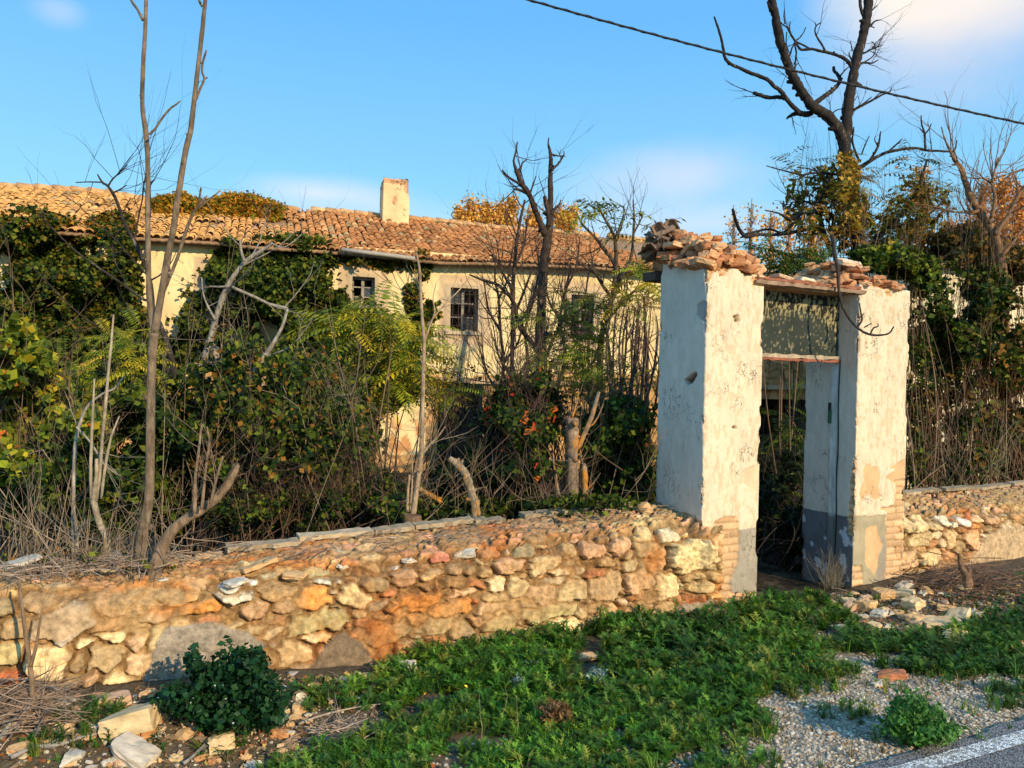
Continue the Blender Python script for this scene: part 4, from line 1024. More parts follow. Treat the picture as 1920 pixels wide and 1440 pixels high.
P = H.P(A_, W_, Z_); f3 = P
e, hid = brickpat(A_ + W_, Z_, .2, .065); exposed = sstep(.55, .60, fbm(f3 * 2.6 + 3, 4) + .16 * sstep(.86, .98, k_))
pc = np.array([.74, .56, .30]) * (.8 + .4 * fbm(f3 * 3, 4))[..., None]; bc = np.array([.60, .34, .18]) * (.7 + .5 * hid)[..., None] * sstep(.001, .012, e)[..., None]
C = pc * (1 - exposed[..., None]) + bc * exposed[..., None]
rim = .03 * sstep(.93, .96, k_) * 1.0
P = P + ln_[None] * ((.02 * (fbm(f3 * 4, 4) - .5) - .02 * exposed - .03 * sstep(.985, 1, k_))[..., None])
P[-1, :, 2] += .05 * (rng.random(P.shape[1]) - .5); r_, c_ = A_.shape; j = np.arange(c_); jn = (j + 1) % c_; i = np.arange(r_ - 1)[:, None] * c_
q = np.stack([i + j, i + jn, i + c_ + jn, i + c_ + j], -1).reshape(-1, 4); V = P.reshape(-1, 3); ctr = P[-1].mean(0); V = np.vstack([V, ctr])
obj('chimney', mesh('chimney', V, [np.stack([(r_ - 1) * c_ + j, (r_ - 1) * c_ + jn, np.full(c_, len(V) - 1)], -1), q], M_HWALL, np.vstack([C.reshape(-1, 3), [[.05, .04, .03]]])), rf)
# hanging grey gutter pipe under the eave
mb = MB(); mb.tube([H.P(np.array(H.px(x, y, -.45)[0]), -.45, H.px(x, y, -.45)[1]) for x, y in ((640, 468), (690, 474), (740, 480), (778, 485))], .05, 8, (.36, .33, .28)); mb.build('gutter', M_IRON, HOUSE)

# ------------------------------------------------------------ the building on the right, mostly behind shrubs
bL, bR = H2.px(1722, 500)[0], H2.px(2150, 500)[0]
B2 = empty('outbuilding', H2.P(np.array((bL + bR) / 2), 0., -.6), 'cream outbuilding with dark broken eave tiles behind the shrubs right of the gateway', 'building')
ev2 = H2.px(1800, 503)[1]
def c2f(A_, Z_):
    C = np.ones(A_.shape + (3,)) * np.array([.74, .62, .40]) * (.85 + .3 * n2(A_, Z_, 1.2, 4, 2.))[..., None]
    return C, .02 * (n2(A_, Z_, 1.5, 3, 3.) - .5)
house_front(H2, bL, bR, -.8, ev2 + .05, [], .08, c2f, B2)
mb = MB(); wallbox(mb, H2, bL - .3, bL, .0, 1.5, -.8, ev2, (.7, .56, .34)); wallbox(mb, H2, bR, bR + .3, .0, 1.5, -.8, ev2, (.7, .56, .34)); wallbox(mb, H2, bL, bR, 1.5, 1.8, -.8, ev2, (.7, .56, .34)); mb.build('side_wall', M_HWALL, B2, False)
rf2 = bpy.data.objects.new('roof', None); COL.objects.link(rf2); rf2.location = B2.location; rf2.parent = B2; rf2.matrix_parent_inverse = Matrix.Translation(B2.location).inverted()
def s2(a, t):
    a = np.asarray(a, float); t = np.asarray(t, float)
    return -.3 + 2.2 * t, ev2 + .05 + .40 * t + .10 * (n2(a, t * 3, 1.3, 3, 1.) - .5)
tiled_roof(H2, bL - .2, bR + .2, s2, rf2, slope_len=2.2, missing=lambda a, t: t < .2 and math.sin(a * 11) > .75, colf=lambda a, t, r: np.array([.30, .19, .12]) * r.uniform(.6, 1.3), seed=9)
# overhead cable
mb = MB()
cp0 = at(985, -2, 9.0); cp1 = at(1925, 233, 9.6); dd = cp1 - cp0
pts = []
for t in np.linspace(-1.2, 2.2, 90):
    p = cp0 + dd * t; p = p + np.array([0, 0, .22 * ((t - .5) ** 2 - .25)]); pts.append(p)
pts = np.array(pts); mb.tube(pts, .0125, 8, (.02, .02, .022))
hel = []; ts = np.linspace(-1.2, 2.2, 2400); base = np.stack([np.interp(ts, np.linspace(-1.2, 2.2, 90), pts[:, k]) for k in range(3)], -1)
uu = dd / np.linalg.norm(dd); v1 = np.cross(uu, [0, 0, 1.]); v1 /= np.linalg.norm(v1); v2 = np.cross(uu, v1)
base = base + .009 * (np.cos(ts * 150)[:, None] * v1 + np.sin(ts * 150)[:, None] * v2); mb.tube(base, .009, 5, (.025, .025, .028))
tag(mb.build('overhead_cable', M_CABLE), 'black twisted overhead cable slanting down across the sky', 'cable')
# ------------------------------------------------------------ vegetation
GREY = (.20, .15, .105); PALE = (.34, .29, .23); BLK = (.045, .035, .028); BRN = (.20, .13, .08); TAN = (.36, .27, .17); ORG = (.42, .20, .06)
def trace(P3, Y, dY=0., n=4, wob=.0, seed=0):
    """[(px, py, radius px)...] at Y metres -> points, radii; dY: how far its end stands behind its start"""
    P3 = np.array([(p + (2,))[:3] if len(p) < 3 else p for p in P3], float); k = np.linspace(0, 1, len(P3))
    pts = []
    for (x, y, rr), t in zip(P3, k): pts.append(np.append(at(x, y, Y + dY * t), rr * (Y + dY * t) / FPX))
    S = smoothpath(np.array(pts), n); p = S[:, :3]; rad = np.maximum(S[:, 3], .0006)
    if wob: p = p + wob * np.stack([fbm(np.stack([p[:, 2] * 6, p[:, 0] * 6, p[:, 0] * 0 + seed + q * 9.], -1), 2) - .5 for q in range(3)], -1)
    return p, rad
def grow(mb, p, d, L_, rad, lev, r, col, spread=.6, up=.15, tips=None, nkid=(2, 4), wig=.25, taper=.35):
    n = max(4, int(L_ / .12)); n = min(n, 9); pts = [np.array(p, float)]; d = np.array(d, float); d /= np.linalg.norm(d); dirs = []
    for k in range(n):
        d = d + r.normal(0, wig / math.sqrt(n) * 1.2, 3) + np.array([0, 0, up / n]); d /= np.linalg.norm(d); pts.append(pts[-1] + d * L_ / n); dirs.append(d.copy())
    pts = np.array(pts); rads = rad * np.linspace(1, taper, n + 1)
    mb.tube(pts, rads, 5 if rad > .006 else 3, np.array(col) * r.uniform(.8, 1.2), cap=False)
    if lev > 0:
        for k in range(r.integers(*nkid)):
            i = r.integers(n // 3, n + 1); b = dirs[min(i, n - 1)]; s = r.normal(0, 1, 3); s -= s @ b * b; s /= np.linalg.norm(s) + 1e-9
            grow(mb, pts[i], b + s * spread * r.uniform(.6, 1.4), L_ * r.uniform(.4, .7), rads[i] * .6, lev - 1, r, col, spread, up, tips, nkid, wig, taper)
    if tips is not None:
        for i in range(n // 2, n + 1): tips.append((pts[i], dirs[min(i, n - 1)], lev))
def leafarr(mb, P, size, pal, r, up=.3, long=1.5, face=None, jit=.25):
    """many small folded leaves: P (n,3) centres"""
    n = len(P)
    if n == 0: return
    a = r.normal(0, 1, (n, 3)); a /= np.linalg.norm(a, axis=1)[:, None]
    nn = r.normal(0, 1, (n, 3)) + np.array([0, 0, up * 2]) + (0 if face is None else face)
    nn -= (nn * a).sum(1)[:, None] * a; nn /= np.linalg.norm(nn, axis=1)[:, None] + 1e-9
    b = np.cross(nn, a); s = (size * r.uniform(.6, 1.4, n))[:, None]
    p0 = P - a * s * long * .5; p1 = P + b * s * .5 + nn * s * .12; p2 = P + a * s * long * .5; p3 = P - b * s * .5 + nn * s * .12
    V = np.stack([p0, p1, p2, p3], 1).reshape(-1, 3); i = np.arange(n) * 4
    pal = np.array(pal); c = pal[r.integers(len(pal), size=n)] * r.uniform(1 - jit, 1 + jit, (n, 1)); C = np.repeat(c, 4, axis=0)
    mb.add(V, T=np.concatenate([np.stack([i, i + 1, i + 2], -1), np.stack([i, i + 2, i + 3], -1)]), col=C)
def frond(mb, p, d, L_, r, col, npair=9, droop=.6, lw=.22, curl=None):
    """a pinnate leaf"""
    d = np.array(d, float); d /= np.linalg.norm(d); n = npair + 1; pts = [np.array(p, float)]; dd = d.copy()
    for k in range(n): dd = dd + np.array([0, 0, -droop / n]); dd /= np.linalg.norm(dd); pts.append(pts[-1] + dd * L_ / n)
    pts = np.array(pts); mb.tube(pts, np.linspace(.0028, .0010, n + 1) * (1 + L_), 3, np.array(col) * .7, cap=False)
    up = np.array([0, 0, 1.]) + r.normal(0, .35, 3)
    V = []; T = []; C = []; m = 0
    for k in range(1, n + 1):
        t = pts[k] - pts[k - 1]; t /= np.linalg.norm(t); s = np.cross(t, up); s /= np.linalg.norm(s) + 1e-9; nn = np.cross(s, t)
        ll = L_ * lw * (10 / (npair + 3)) ** .6 * (math.sin(math.pi * (.12 + .80 * k / (n + 1))) ** .7) * r.uniform(.85, 1.15)
        for sg in (-1, 1):
            q = s * sg * .86 + t * .42 + nn * r.uniform(-.25, .15) - np.array([0, 0, .28]); q /= np.linalg.norm(q); w = t * ll * .16
            V += [pts[k], pts[k] + q * ll * .45 + w, pts[k] + q * ll, pts[k] + q * ll * .45 - w]; T += [(m, m + 1, m + 2), (m, m + 2, m + 3)]; m += 4
            C += [np.array(col) * r.uniform(.8, 1.25)] * 4
    mb.add(V, T=T, col=np.array(C))
def groundz(p): return float(gz(p[0], p[1]))
DG = [(.022, .045, .006), (.040, .068, .008), (.065, .095, .010), (.012, .026, .005), (.010, .022, .005), (.14, .15, .015)]        # ivy greens; near-black and bright ones put shade gaps and highlights into the colour
MG = [(.09, .13, .012), (.14, .17, .015), (.07, .10, .012), (.19, .19, .015)]
YG = [(.34, .30, .015), (.24, .26, .015), (.15, .19, .015), (.46, .34, .02)]
RB = [(.20, .10, .02), (.26, .12, .02), (.14, .09, .02)]
AU = [(.46, .20, .02), (.38, .20, .02), (.16, .14, .02)]
def ellipse_pts(ells, n, Y, thick, r, thr=.43, ns=1.6, plane=None):
    """points in blobs seen at traced ellipses (px, py, rx, ry, extra depth), each blob as deep as thick"""
    tot = sum(e[2] * e[3] for e in ells); out_ = []
    for e in ells:
        m = int(n * e[2] * e[3] / tot * 2.2) + 1
        a = r.uniform(0, 2 * np.pi, m); q = np.sqrt(r.random(m)); edge = (.72 + .62 * fbm(np.stack([np.cos(a) * 2.6 + e[0], np.sin(a) * 2.6 + e[1], a * 0 + 2.], -1), 3)) * (1 + .35 * (r.random(m) - .3) * (r.random(m) > .7))
        X = e[0] + e[2] * q * np.cos(a) * edge; Yp = e[1] + e[3] * q * np.sin(a) * edge
        dz = np.sqrt(np.clip(1 - q * q, .02, 1)) * thick * (r.random(m) ** .4) * -1 * (.15 + 1.5 * sstep(.3, .7, fbm(np.stack([X / 42, Yp / 34, X * 0 + 5.], -1), 3)))
        d = CF[None] + CR[None] * ((X[:, None] - 960) / FPX) + CU[None] * ((720 - Yp[:, None]) / FPX)
        if plane is not None: base = ((plane.o - CP) @ plane.n) / (d @ plane.n) * d[:, 1]
        else: base = np.full(m, Y)
        yy = base + dz * (r.random(m) * 1.0) + (e[4] if len(e) > 4 else 0)
        P = CP + d * (yy / d[:, 1])[:, None]
        k = fbm(P * ns * np.array([1, 1, 1.2]) + 3, 3) + .10 * (r.random(m) - .5) > thr
        out_.append(P[k])
    P = np.vstack(out_); P = P[P[:, 2] > gz(P[:, 0], P[:, 1])]
    if len(P) > n: P = P[r.choice(len(P), n, replace=False)]
    return P
def plant(name, label, cat, base, group=None): return empty(name, tuple(base), label, cat, group)
def base_at(px, Y, py=900):
    p = at(px, py, Y); p[2] = float(gz(p[0], p[1])); return p

# ---- ivy
def ivy(label, ells, n, Y, thick, pal, size, seed, plane=None, stems=20, thr=.43, name='ivy', cat='ivy', ns=1.6, stemcol=BRN, group=None):
    r = np.random.default_rng(seed); P = ellipse_pts(ells, n, Y, thick, r, thr, ns, plane)
    c = P.mean(0); root = plant(name, label, cat, (c[0], c[1], float(gz(c[0], c[1]))), group)
    mb = MB(); leafarr(mb, P, size, pal, r, .3, 1.25, face=np.array([.3, -.8, .3]) * .8); mb.build('foliage', M_LEAF, root)
    mb = MB()
    for k in range(stems):
        a, b = P[r.integers(len(P))], P[r.integers(len(P))]
        b = a + (b - a) * min(1, 1.6 / (np.linalg.norm(b - a) + 1e-6)); m = (a + b) / 2 + r.normal(0, .1, 3)
        mb.tube(smoothpath(np.array([a, m, b])), .008, 4, np.array(stemcol) * r.uniform(.7, 1.3), cap=False)
    mb.build('stem', M_TWIG, root); return root
H_ = H
ivy('dark ivy mass with browning top climbing the house wall at its left end', [(40, 450, 80, 55), (55, 560, 120, 110), (150, 540, 70, 90), (215, 470, 42, 50), (215, 560, 55, 90), (110, 480, 30, 40), (100, 425, 22, 18), (250, 640, 60, 70), (120, 680, 170, 90)], 34000, 0, .9, DG + [(.16, .11, .015), (.10, .10, .015)], .085, 21, plane=H, stems=30)
ivy('thin browned ivy fringe lapping over the eave left of the twin saplings', [(60, 418, 75, 20), (210, 425, 45, 28), (150, 452, 60, 12)], 3500, 0, .6, RB + DG + AU, .07, 22, plane=H, stems=10)
ivy('tall dark ivy mound against the middle of the house, its crown above the eave', [(545, 478, 82, 40), (515, 550, 120, 80), (585, 610, 65, 70), (430, 470, 22, 28), (430, 530, 40, 60), (470, 640, 150, 120), (620, 680, 130, 100), (390, 620, 60, 70), (730, 700, 60, 70)], 44000, 0, 1.3, DG + [(.12, .11, .015), (.10, .13, .012)], .085, 23, plane=H, stems=40)
ivy('brownish green ivy strand hanging from the eave beside the barred window', [(720, 492, 85, 12), (790, 500, 20, 28), (775, 550, 16, 45), (800, 590, 26, 16), (745, 500, 40, 12), (785, 620, 22, 25), (820, 566, 18, 6)], 3800, 0, .35, DG + AU[1:], .075, 24, plane=H, stems=14)
# plants growing on the roof
def roofplant(label, ells, n, pal, seed):
    r = np.random.default_rng(seed); P = []
    while len(P) < n:
        e = ells[r.integers(len(ells))]; q = math.sqrt(r.random()); a = r.uniform(0, 2 * math.pi); q *= .7 + .65 * float(fbm(np.array([math.cos(a) * 2.5 + e[0], math.sin(a) * 2.5, e[1]]), 3)) + .12 * abs(r.normal())
        x, y = e[0] + e[2] * q * math.cos(a), e[1] + e[3] * q * math.sin(a)
        w = RD - 1.3 + 1.3 * r.random(); s_, z = H.px(x, y, w); w_, zs = roof_surface(np.array(s_), (w + .38) / (RD + .38))
        if z > zs: P.append(H.P(np.array(s_), w, z))
    P = np.array(P); root = plant('shrub', label, 'shrub', P.mean(0)); mb = MB(); mbs = MB()
    leafarr(mb, P, .065, pal, r, .5, 1.6)
    mb.build('foliage', M_LEAF, root)
    for k in range(260):
        p = P[r.integers(len(P))]; mbs.tube([p - np.array([r.normal(0, .05), 0, .25]), p, p + np.array([r.normal(0, .04), 0, .1])], .004, 3, (.26, .13, .04), cap=False)
    mbs.build('stem', M_TWIG, root)
roofplant('golden brown bush rooted in the roof tiles, the smaller one on the left', [(338, 392, 46, 27), (300, 386, 18, 14)], 9000, AU + AU + MG[:1], 31)
roofplant('large rounded golden green bush spreading over the roof ridge', [(440, 400, 74, 32), (475, 402, 48, 28), (395, 404, 30, 22), (450, 384, 40, 16)], 15000, AU + MG[1:2] + AU[:2], 32)

# ---- traced trees and saplings
def tree(name, label, cat, base_px, base_py, Y, limbs, col, mat=None, side=7, wob=.0, twigs=0, tlen=.4, seed=0, trunk_n=1, sink=True, rough=.12, fronds=None, group=None, tw_up=.5, twr=.5):
    r = np.random.default_rng(seed); b0 = at(base_px, base_py, Y)
    root = plant(name, label, cat, b0, group); mbt = MB(); mbb = MB(); ends = []; own = []
    for k, (pts, dY) in enumerate(limbs):
        p, rad = trace(pts, Y, dY, 5, wob, seed + k)
        if k == 0 and sink:
            g_ = p[0].copy(); g_[2] = min(g_[2] - .2, groundz(g_) - .1); p = np.vstack([g_, p]); rad = np.concatenate([[rad[0] * 1.25], rad])
        tgt = mbt if k < trunk_n else mbb
        if k >= trunk_n and pts[0][2] >= 2.4: tgt = MB(); own.append(tgt)
        tgt.tube(p, rad, side, np.array(col) * np.clip(r.normal(1, .15, (len(p), 1)), .6, 1.4), cap=True, rough=rough)
        # knots
        for q in range(2, len(p) - 2, 3):
            if rad[q] > .004 and r.random() < .5: tgt.tube([p[q] - r.normal(0, rad[q] * .3, 3), p[q] + r.normal(0, rad[q] * .9, 3) + (p[q + 1] - p[q]) * .4], [rad[q] * .8, rad[q] * .35], 5, np.array(col) * .7)
        ends.append((p, rad))
    for k in range(twigs):
        p, rad = ends[r.integers(0 if len(ends) < 3 else 0, len(ends))]; i = r.integers(len(p) // 3, len(p)); d = p[i] - p[max(i - 1, 0)]; d = d / (np.linalg.norm(d) + 1e-9) + r.normal(0, .8, 3) * np.array([1, .7, .8])
        grow(mbb, p[i], d, tlen * r.uniform(.4, 1.2), min(rad[i] * .5, .009), 1, r, col, up=tw_up)
    mbt.build('trunk', mat or M_BARK, root)
    for q in own: q.build('branch', mat or M_BARK, root)
    if mbb.V: mbb.build('twigs', mat or M_BARK, root)
    if fronds:
        mbf = MB(); n_, fl, pal, fpts = fronds
        for k in range(n_):
            if fpts is not None:
                e = fpts[r.integers(len(fpts))]; q = math.sqrt(r.random()); a = r.uniform(0, 6.28)
                p = at(e[0] + e[2] * q * math.cos(a), e[1] + e[3] * q * math.sin(a), Y + r.uniform(-.5, .5))
            else:
                pp, _ = ends[r.integers(len(ends))]; p = pp[r.integers(len(pp) // 2, len(pp))]
            an = r.uniform(0, 6.28); frond(mbf, p, (math.cos(an), math.sin(an) * .7, r.uniform(-.1, .7)), fl * r.uniform(.6, 1.25), r, np.array(pal[r.integers(len(pal))]) * r.uniform(.75, 1.25), int(r.integers(4, 8)), r.uniform(.4, 1.4))
        mbf.build('foliage', M_LEAF, root)
    return root
tree('sapling', 'tall grey-brown double-stemmed sapling growing from the top of the wall, its stems leaving the picture', 'sapling', 263, 1060, 4.22, [
    ([(262, 1062, 10.1), (264, 1030, 10.1), (268, 995, 10.1), (274, 965, 9.0), (280, 933, 8.6), (281, 880, 8.2), (282, 833, 8.2), (283, 733, 7.8), (286, 660, 7.8), (289, 625, 8.6)], .0),
    ([(289, 628, 5.5), (283, 590, 5.5), (279, 540, 5.1), (278, 480, 4.7), (277, 420, 4.7), (277, 380, 4.3), (277, 300, 4.3), (273, 245, 4.7), (267, 200, 3.9), (268, 130, 3.9), (272, 60, 3.5), (275, -30, 3.1)], .1),
    ([(289, 630, 7.0), (294, 600, 7.0), (303, 550, 6.2), (315, 480, 6.2), (325, 430, 5.5), (333, 375, 5.5), (345, 300, 5.1), (351, 270, 5.1), (358, 240, 4.7), (365, 180, 4.3), (372, 120, 3.9), (380, 50, 3.9), (388, -30, 3.1)], -.1),
    ([(306, 548, 3.5), (318, 520, 3.1), (333, 482, 3.1), (350, 430, 3.1), (360, 405, 2.7), (372, 385, 2.3), (374, 370, 2.0), (377, 352, 1.6)], -.15), ([(374, 385, 2.3), (382, 374, 2.0), (387, 367, 1.2)], 0), ([(374, 390, 2.0), (390, 376, 1.6), (410, 360, 1.2)], 0),
    ([(280, 252, 2.3), (292, 240, 2.0), (305, 220, 2.0), (320, 203, 1.8), (330, 196, 1.6), (338, 189, 1.2)], 0), ([(268, 38, 2.7), (258, 18, 2.3), (247, 2, 2.3), (240, -20, 1.6)], 0),
    ([(366, 190, 2.3), (376, 165, 2.0), (383, 148, 2.0), (379, 135, 2.0), (380, 118, 2.0), (387, 94, 1.6)], 0), ([(383, 148, 1.6), (389, 145, 1.6)], 0), ([(379, 12, 2.3), (373, 0, 2.3), (368, -12, 1.6)], 0)], (.20, .145, .095), side=10, trunk_n=3, rough=.05)
tree('tree_stump', 'thick leaning stem cut off at knee height beside the twin sapling on the wall', 'stump', 290, 1080, 4.1, [
    ([(290, 1080, 13), (296, 1050, 12), (305, 1025, 11), (325, 992, 10), (350, 972, 9), (375, 958, 9), (402, 938, 8), (425, 910, 8), (440, 882, 7), (444, 872, 6)], .15),
    ([(365, 962, 4), (366, 900, 3), (372, 850, 2.5), (378, 795, 2)], 0), ([(378, 955, 3), (386, 880, 2.5), (392, 830, 2), (388, 800, 1.5)], 0), ([(395, 945, 3), (405, 900, 2.5), (418, 855, 1.5)], 0)], (.24, .165, .105), side=9, rough=.10, twigs=14, tlen=.35, seed=2)
tree('sapling', 'short crooked stump with three upright grey shoots left of the twin sapling', 'sapling', 197, 1060, 4.3, [
    ([(197, 1062, 7), (202, 1030, 7), (198, 1005, 6.5), (188, 985, 6), (179, 955, 5.5), (176, 930, 5), (181, 895, 4), (181, 860, 3)], 0),
    ([(180, 940, 3), (187, 890, 3), (192, 820, 3), (197, 767, 3), (203, 700, 2.5), (208, 650, 2.5), (213, 590, 1.5)], .1), ([(172, 945, 2.5), (170, 883, 3), (173, 800, 2.5), (177, 710, 1.5)], 0), ([(190, 935, 2.5), (198, 870, 2.5), (210, 815, 2), (224, 780, 1.2)], 0)], (.36, .29, .20), seed=4, side=8)
tree('sapling', 'thin grey stem forking into pale twigs near the left end of the wall', 'sapling', 140, 1070, 4.5, [
    ([(140, 1075, 5), (138, 1000, 4), (138, 933, 3.5), (140, 860, 3.5), (143, 820, 3), (155, 780, 3), (168, 757, 2.5), (195, 737, 2), (215, 728, 2), (233, 705, 1.5)], .3), ([(145, 1065, 5), (144, 1010, 3), (140, 960, 2)], 0), ([(143, 800, 2), (170, 830, 2), (195, 870, 1.5), (220, 890, 1)], .1)], PALE, seed=5, twigs=12, tlen=.3)
tree('bare_tree', 'slender black leaning tree crossing behind the twin sapling, with fine drooping tips', 'tree', 352, 890, 7.0, [
    ([(354, 900, 7), (358, 830, 7), (350, 790, 7), (340, 755, 7), (328, 700, 6.5), (318, 660, 6), (310, 633, 5.5), (298, 605, 5), (287, 577, 4.5), (283, 533, 4), (275, 505, 4), (268, 487, 4), (255, 460, 3.5), (233, 417, 3.2), (218, 375, 3), (203, 350, 2.5), (192, 342, 2), (183, 327, 1.2)], .4),
    ([(192, 342, 1.5), (170, 341, 1.2), (142, 342, .9)], 0), ([(203, 348, 1.8), (212, 335, 1.5), (228, 320, 1.2), (239, 309, .9)], 0), ([(213, 361, 1.5), (225, 355, 1.2), (238, 347, .8)], 0), ([(230, 400, 1.2), (245, 370, .8)], 0),
    ([(268, 487, 3.5), (275, 465, 3.2), (276, 430, 3), (281, 400, 2.5), (281, 375, 2), (282, 345, 1.5), (290, 337, 1)], .1), ([(285, 560, 3), (270, 562, 2.5), (240, 540, 2.5), (200, 512, 2.2), (160, 485, 2), (130, 460, 1.5), (70, 400, 1)], -.2),
    ([(340, 740, 3), (360, 700, 2.5), (385, 690, 2), (420, 665, 1.5)], 0), ([(318, 700, 3), (300, 680, 2.5), (250, 640, 2), (200, 618, 2), (150, 590, 1.5), (60, 500, 1)], -.2)], BLK, seed=6, twigs=26, tlen=.9, rough=.1)
tree('bare_tree', 'pale grey dead branch tree forking in front of the ivy mound', 'tree', 378, 690, 6.6, [
    ([(368, 760, 6), (380, 690, 6), (388, 655, 5.5), (400, 617, 5.5), (408, 585, 5), (420, 550, 5), (430, 530, 4.5), (445, 508, 4), (460, 490, 4), (480, 476, 3.5), (500, 464, 3), (512, 455, 2.5)], .1),
    ([(458, 490, 3), (452, 470, 2.5), (450, 450, 2)], 0), ([(510, 457, 2), (530, 464, 1.5), (548, 455, 1.5), (565, 440, 1)], 0), ([(430, 535, 3), (450, 545, 3), (480, 558, 3), (505, 570, 3), (540, 578, 2.5)], .1), ([(430, 536, 2), (410, 538, 2), (392, 536, 1)], 0),
    ([(539, 580, 2.5), (530, 610, 3), (520, 630, 3.2), (505, 655, 5), (490, 680, 6), (470, 708, 6.5), (460, 735, 7), (457, 780, 7), (454, 820, 6)], -.2), ([(404, 600, 2.5), (390, 575, 2), (381, 550, 1.5), (378, 520, 1)], 0)], (.30, .26, .21), seed=7, twigs=14, tlen=.6)
tree('broken_trunk', 'broken pale barkless trunk with splintered top standing in the thicket', 'stump', 405, 850, 7.4, [
    ([(398, 900, 9), (402, 850, 9), (408, 790, 9), (412, 740, 10), (412, 700, 10), (408, 668, 10), (401, 650, 5), (399, 643, 2)], 0), ([(412, 735, 7), (432, 715, 5), (450, 700, 4), (466, 688, 4)], -.2), ([(406, 675, 6), (416, 668, 4), (424, 664, 2)], 0)], (.40, .29, .20), side=9, rough=.2, seed=8, twigs=10, tlen=.3)
tree('broken_trunk', 'thin reddish broken trunk leaning in the thicket right of the pale broken one', 'stump', 480, 810, 7.0, [([(478, 815, 5), (484, 780, 5.5), (490, 745, 6), (495, 710, 6), (499, 680, 6), (502, 655, 5)], 0), ([(466, 790, 2), (490, 788, 2), (508, 790, 2), (506, 780, 1)], 0)], (.42, .26, .16), seed=9)
tree('sapling', 'straight light brown sapling rising before the corner of the yellow-green foliage', 'sapling', 775, 970, 5.4, [
    ([(774, 968, 6), (779, 935, 5.5), (784, 900, 5), (788, 870, 5), (790, 840, 4.5), (792, 790, 4.2), (793, 740, 4), (794, 690, 3.8), (795, 640, 3.6), (792, 600, 3.3), (789, 555, 3), (787, 510, 2.6), (783, 485, 2), (778, 465, 1.2)], 0),
    ([(790, 855, 2.5), (805, 835, 2.2), (820, 820, 2), (835, 800, 1.2)], 0), ([(796, 640, 2), (806, 610, 1.8), (815, 585, 1.5), (812, 560, 1), (818, 530, .8)], 0), ([(764, 960, 3), (765, 920, 2.5), (768, 890, 2)], 0), ([(769, 960, 2), (773, 900, 1.5), (772, 850, 1.2)], 0), ([(801, 610, 1.5), (830, 575, 1.2), (860, 545, 1), (880, 520, .8)], .2)], (.38, .27, .17), seed=10, side=8, rough=.05, twigs=10, tlen=.45)
tree('tree_stump', 'cut stump with a flat brown face at the foot of the straight light brown sapling', 'stump', 773, 1000, 5.32, [([(772, 1012, 18), (772, 995, 18), (773, 980, 18), (772, 968, 17), (772, 966, 14)], 0)], (.20, .12, .07), seed=11, side=12, rough=.06)
tree('dead_tree', 'black two-limbed dead tree standing before the middle of the house', 'tree', 1016, 760, 10.5, [
    ([(1020, 950, 11), (1018, 860, 11), (1016, 780, 10.5), (1016, 690, 10), (1013, 640, 10), (1013, 609, 10), (1015, 575, 9), (1016, 544, 9), (1019, 510, 9), (1022, 478, 9), (1026, 452, 8.5), (1029, 433, 8), (1031, 415, 7), (1032, 390, 6), (1032, 348, 5), (1032, 320, 4.5), (1033, 299, 4), (1031, 283, 3), (1028, 270, 1.8), (1029, 258, 1)], .2),
    ([(1029, 425, 5), (1028, 400, 4.5), (1023, 378, 4.5), (1021, 368, 3.5)], 0), ([(1033, 402, 3.5), (1040, 392, 3), (1048, 384, 2), (1052, 375, 1)], 0), ([(1034, 318, 2.5), (1041, 313, 2.3), (1048, 305, 2), (1054, 296, 1.8), (1058, 288, 1.2)], 0), ([(1033, 289, 2), (1045, 292, 1.5), (1060, 293, 1)], 0), ([(1058, 289, 1), (1057, 283, .8)], 0), ([(1049, 290, 1), (1051, 284, .7)], 0),
    ([(1022, 440, 7), (1011, 413, 6), (1002, 390, 5.5), (995, 371, 5), (986, 355, 5), (978, 345, 5), (972, 330, 4.5), (967, 319, 4)], -.3), ([(967, 318, 3), (963, 302, 2), (967, 285, 1.8), (970, 266, 1.2)], 0), ([(970, 322, 2.2), (977, 312, 1.8), (980, 305, 1.5), (988, 299, 1)], 0), ([(978, 347, 3), (966, 340, 2.5), (955, 333, 2.2), (946, 325, 2), (942, 318, 1.2)], 0), ([(987, 362, 3), (976, 357, 2.8), (964, 354, 1.8)], 0),
    ([(1012, 665, 5), (995, 640, 5), (978, 619, 5), (970, 598, 4.5), (965, 576, 4), (960, 560, 4), (945, 545, 3.5), (933, 534, 3.2), (915, 528, 3), (900, 523, 2.5), (880, 515, 1.5)], -.4), ([(965, 590, 3), (985, 540, 2.5), (1000, 500, 2)], .2), ([(1016, 690, 4), (1035, 640, 3.5), (1055, 600, 3), (1065, 570, 2)], .2), ([(993, 366, 2), (1000, 345, 1.5), (1005, 330, 1)], 0)], (.06, .04, .03), seed=12, twigs=20, tlen=.55, rough=.12)
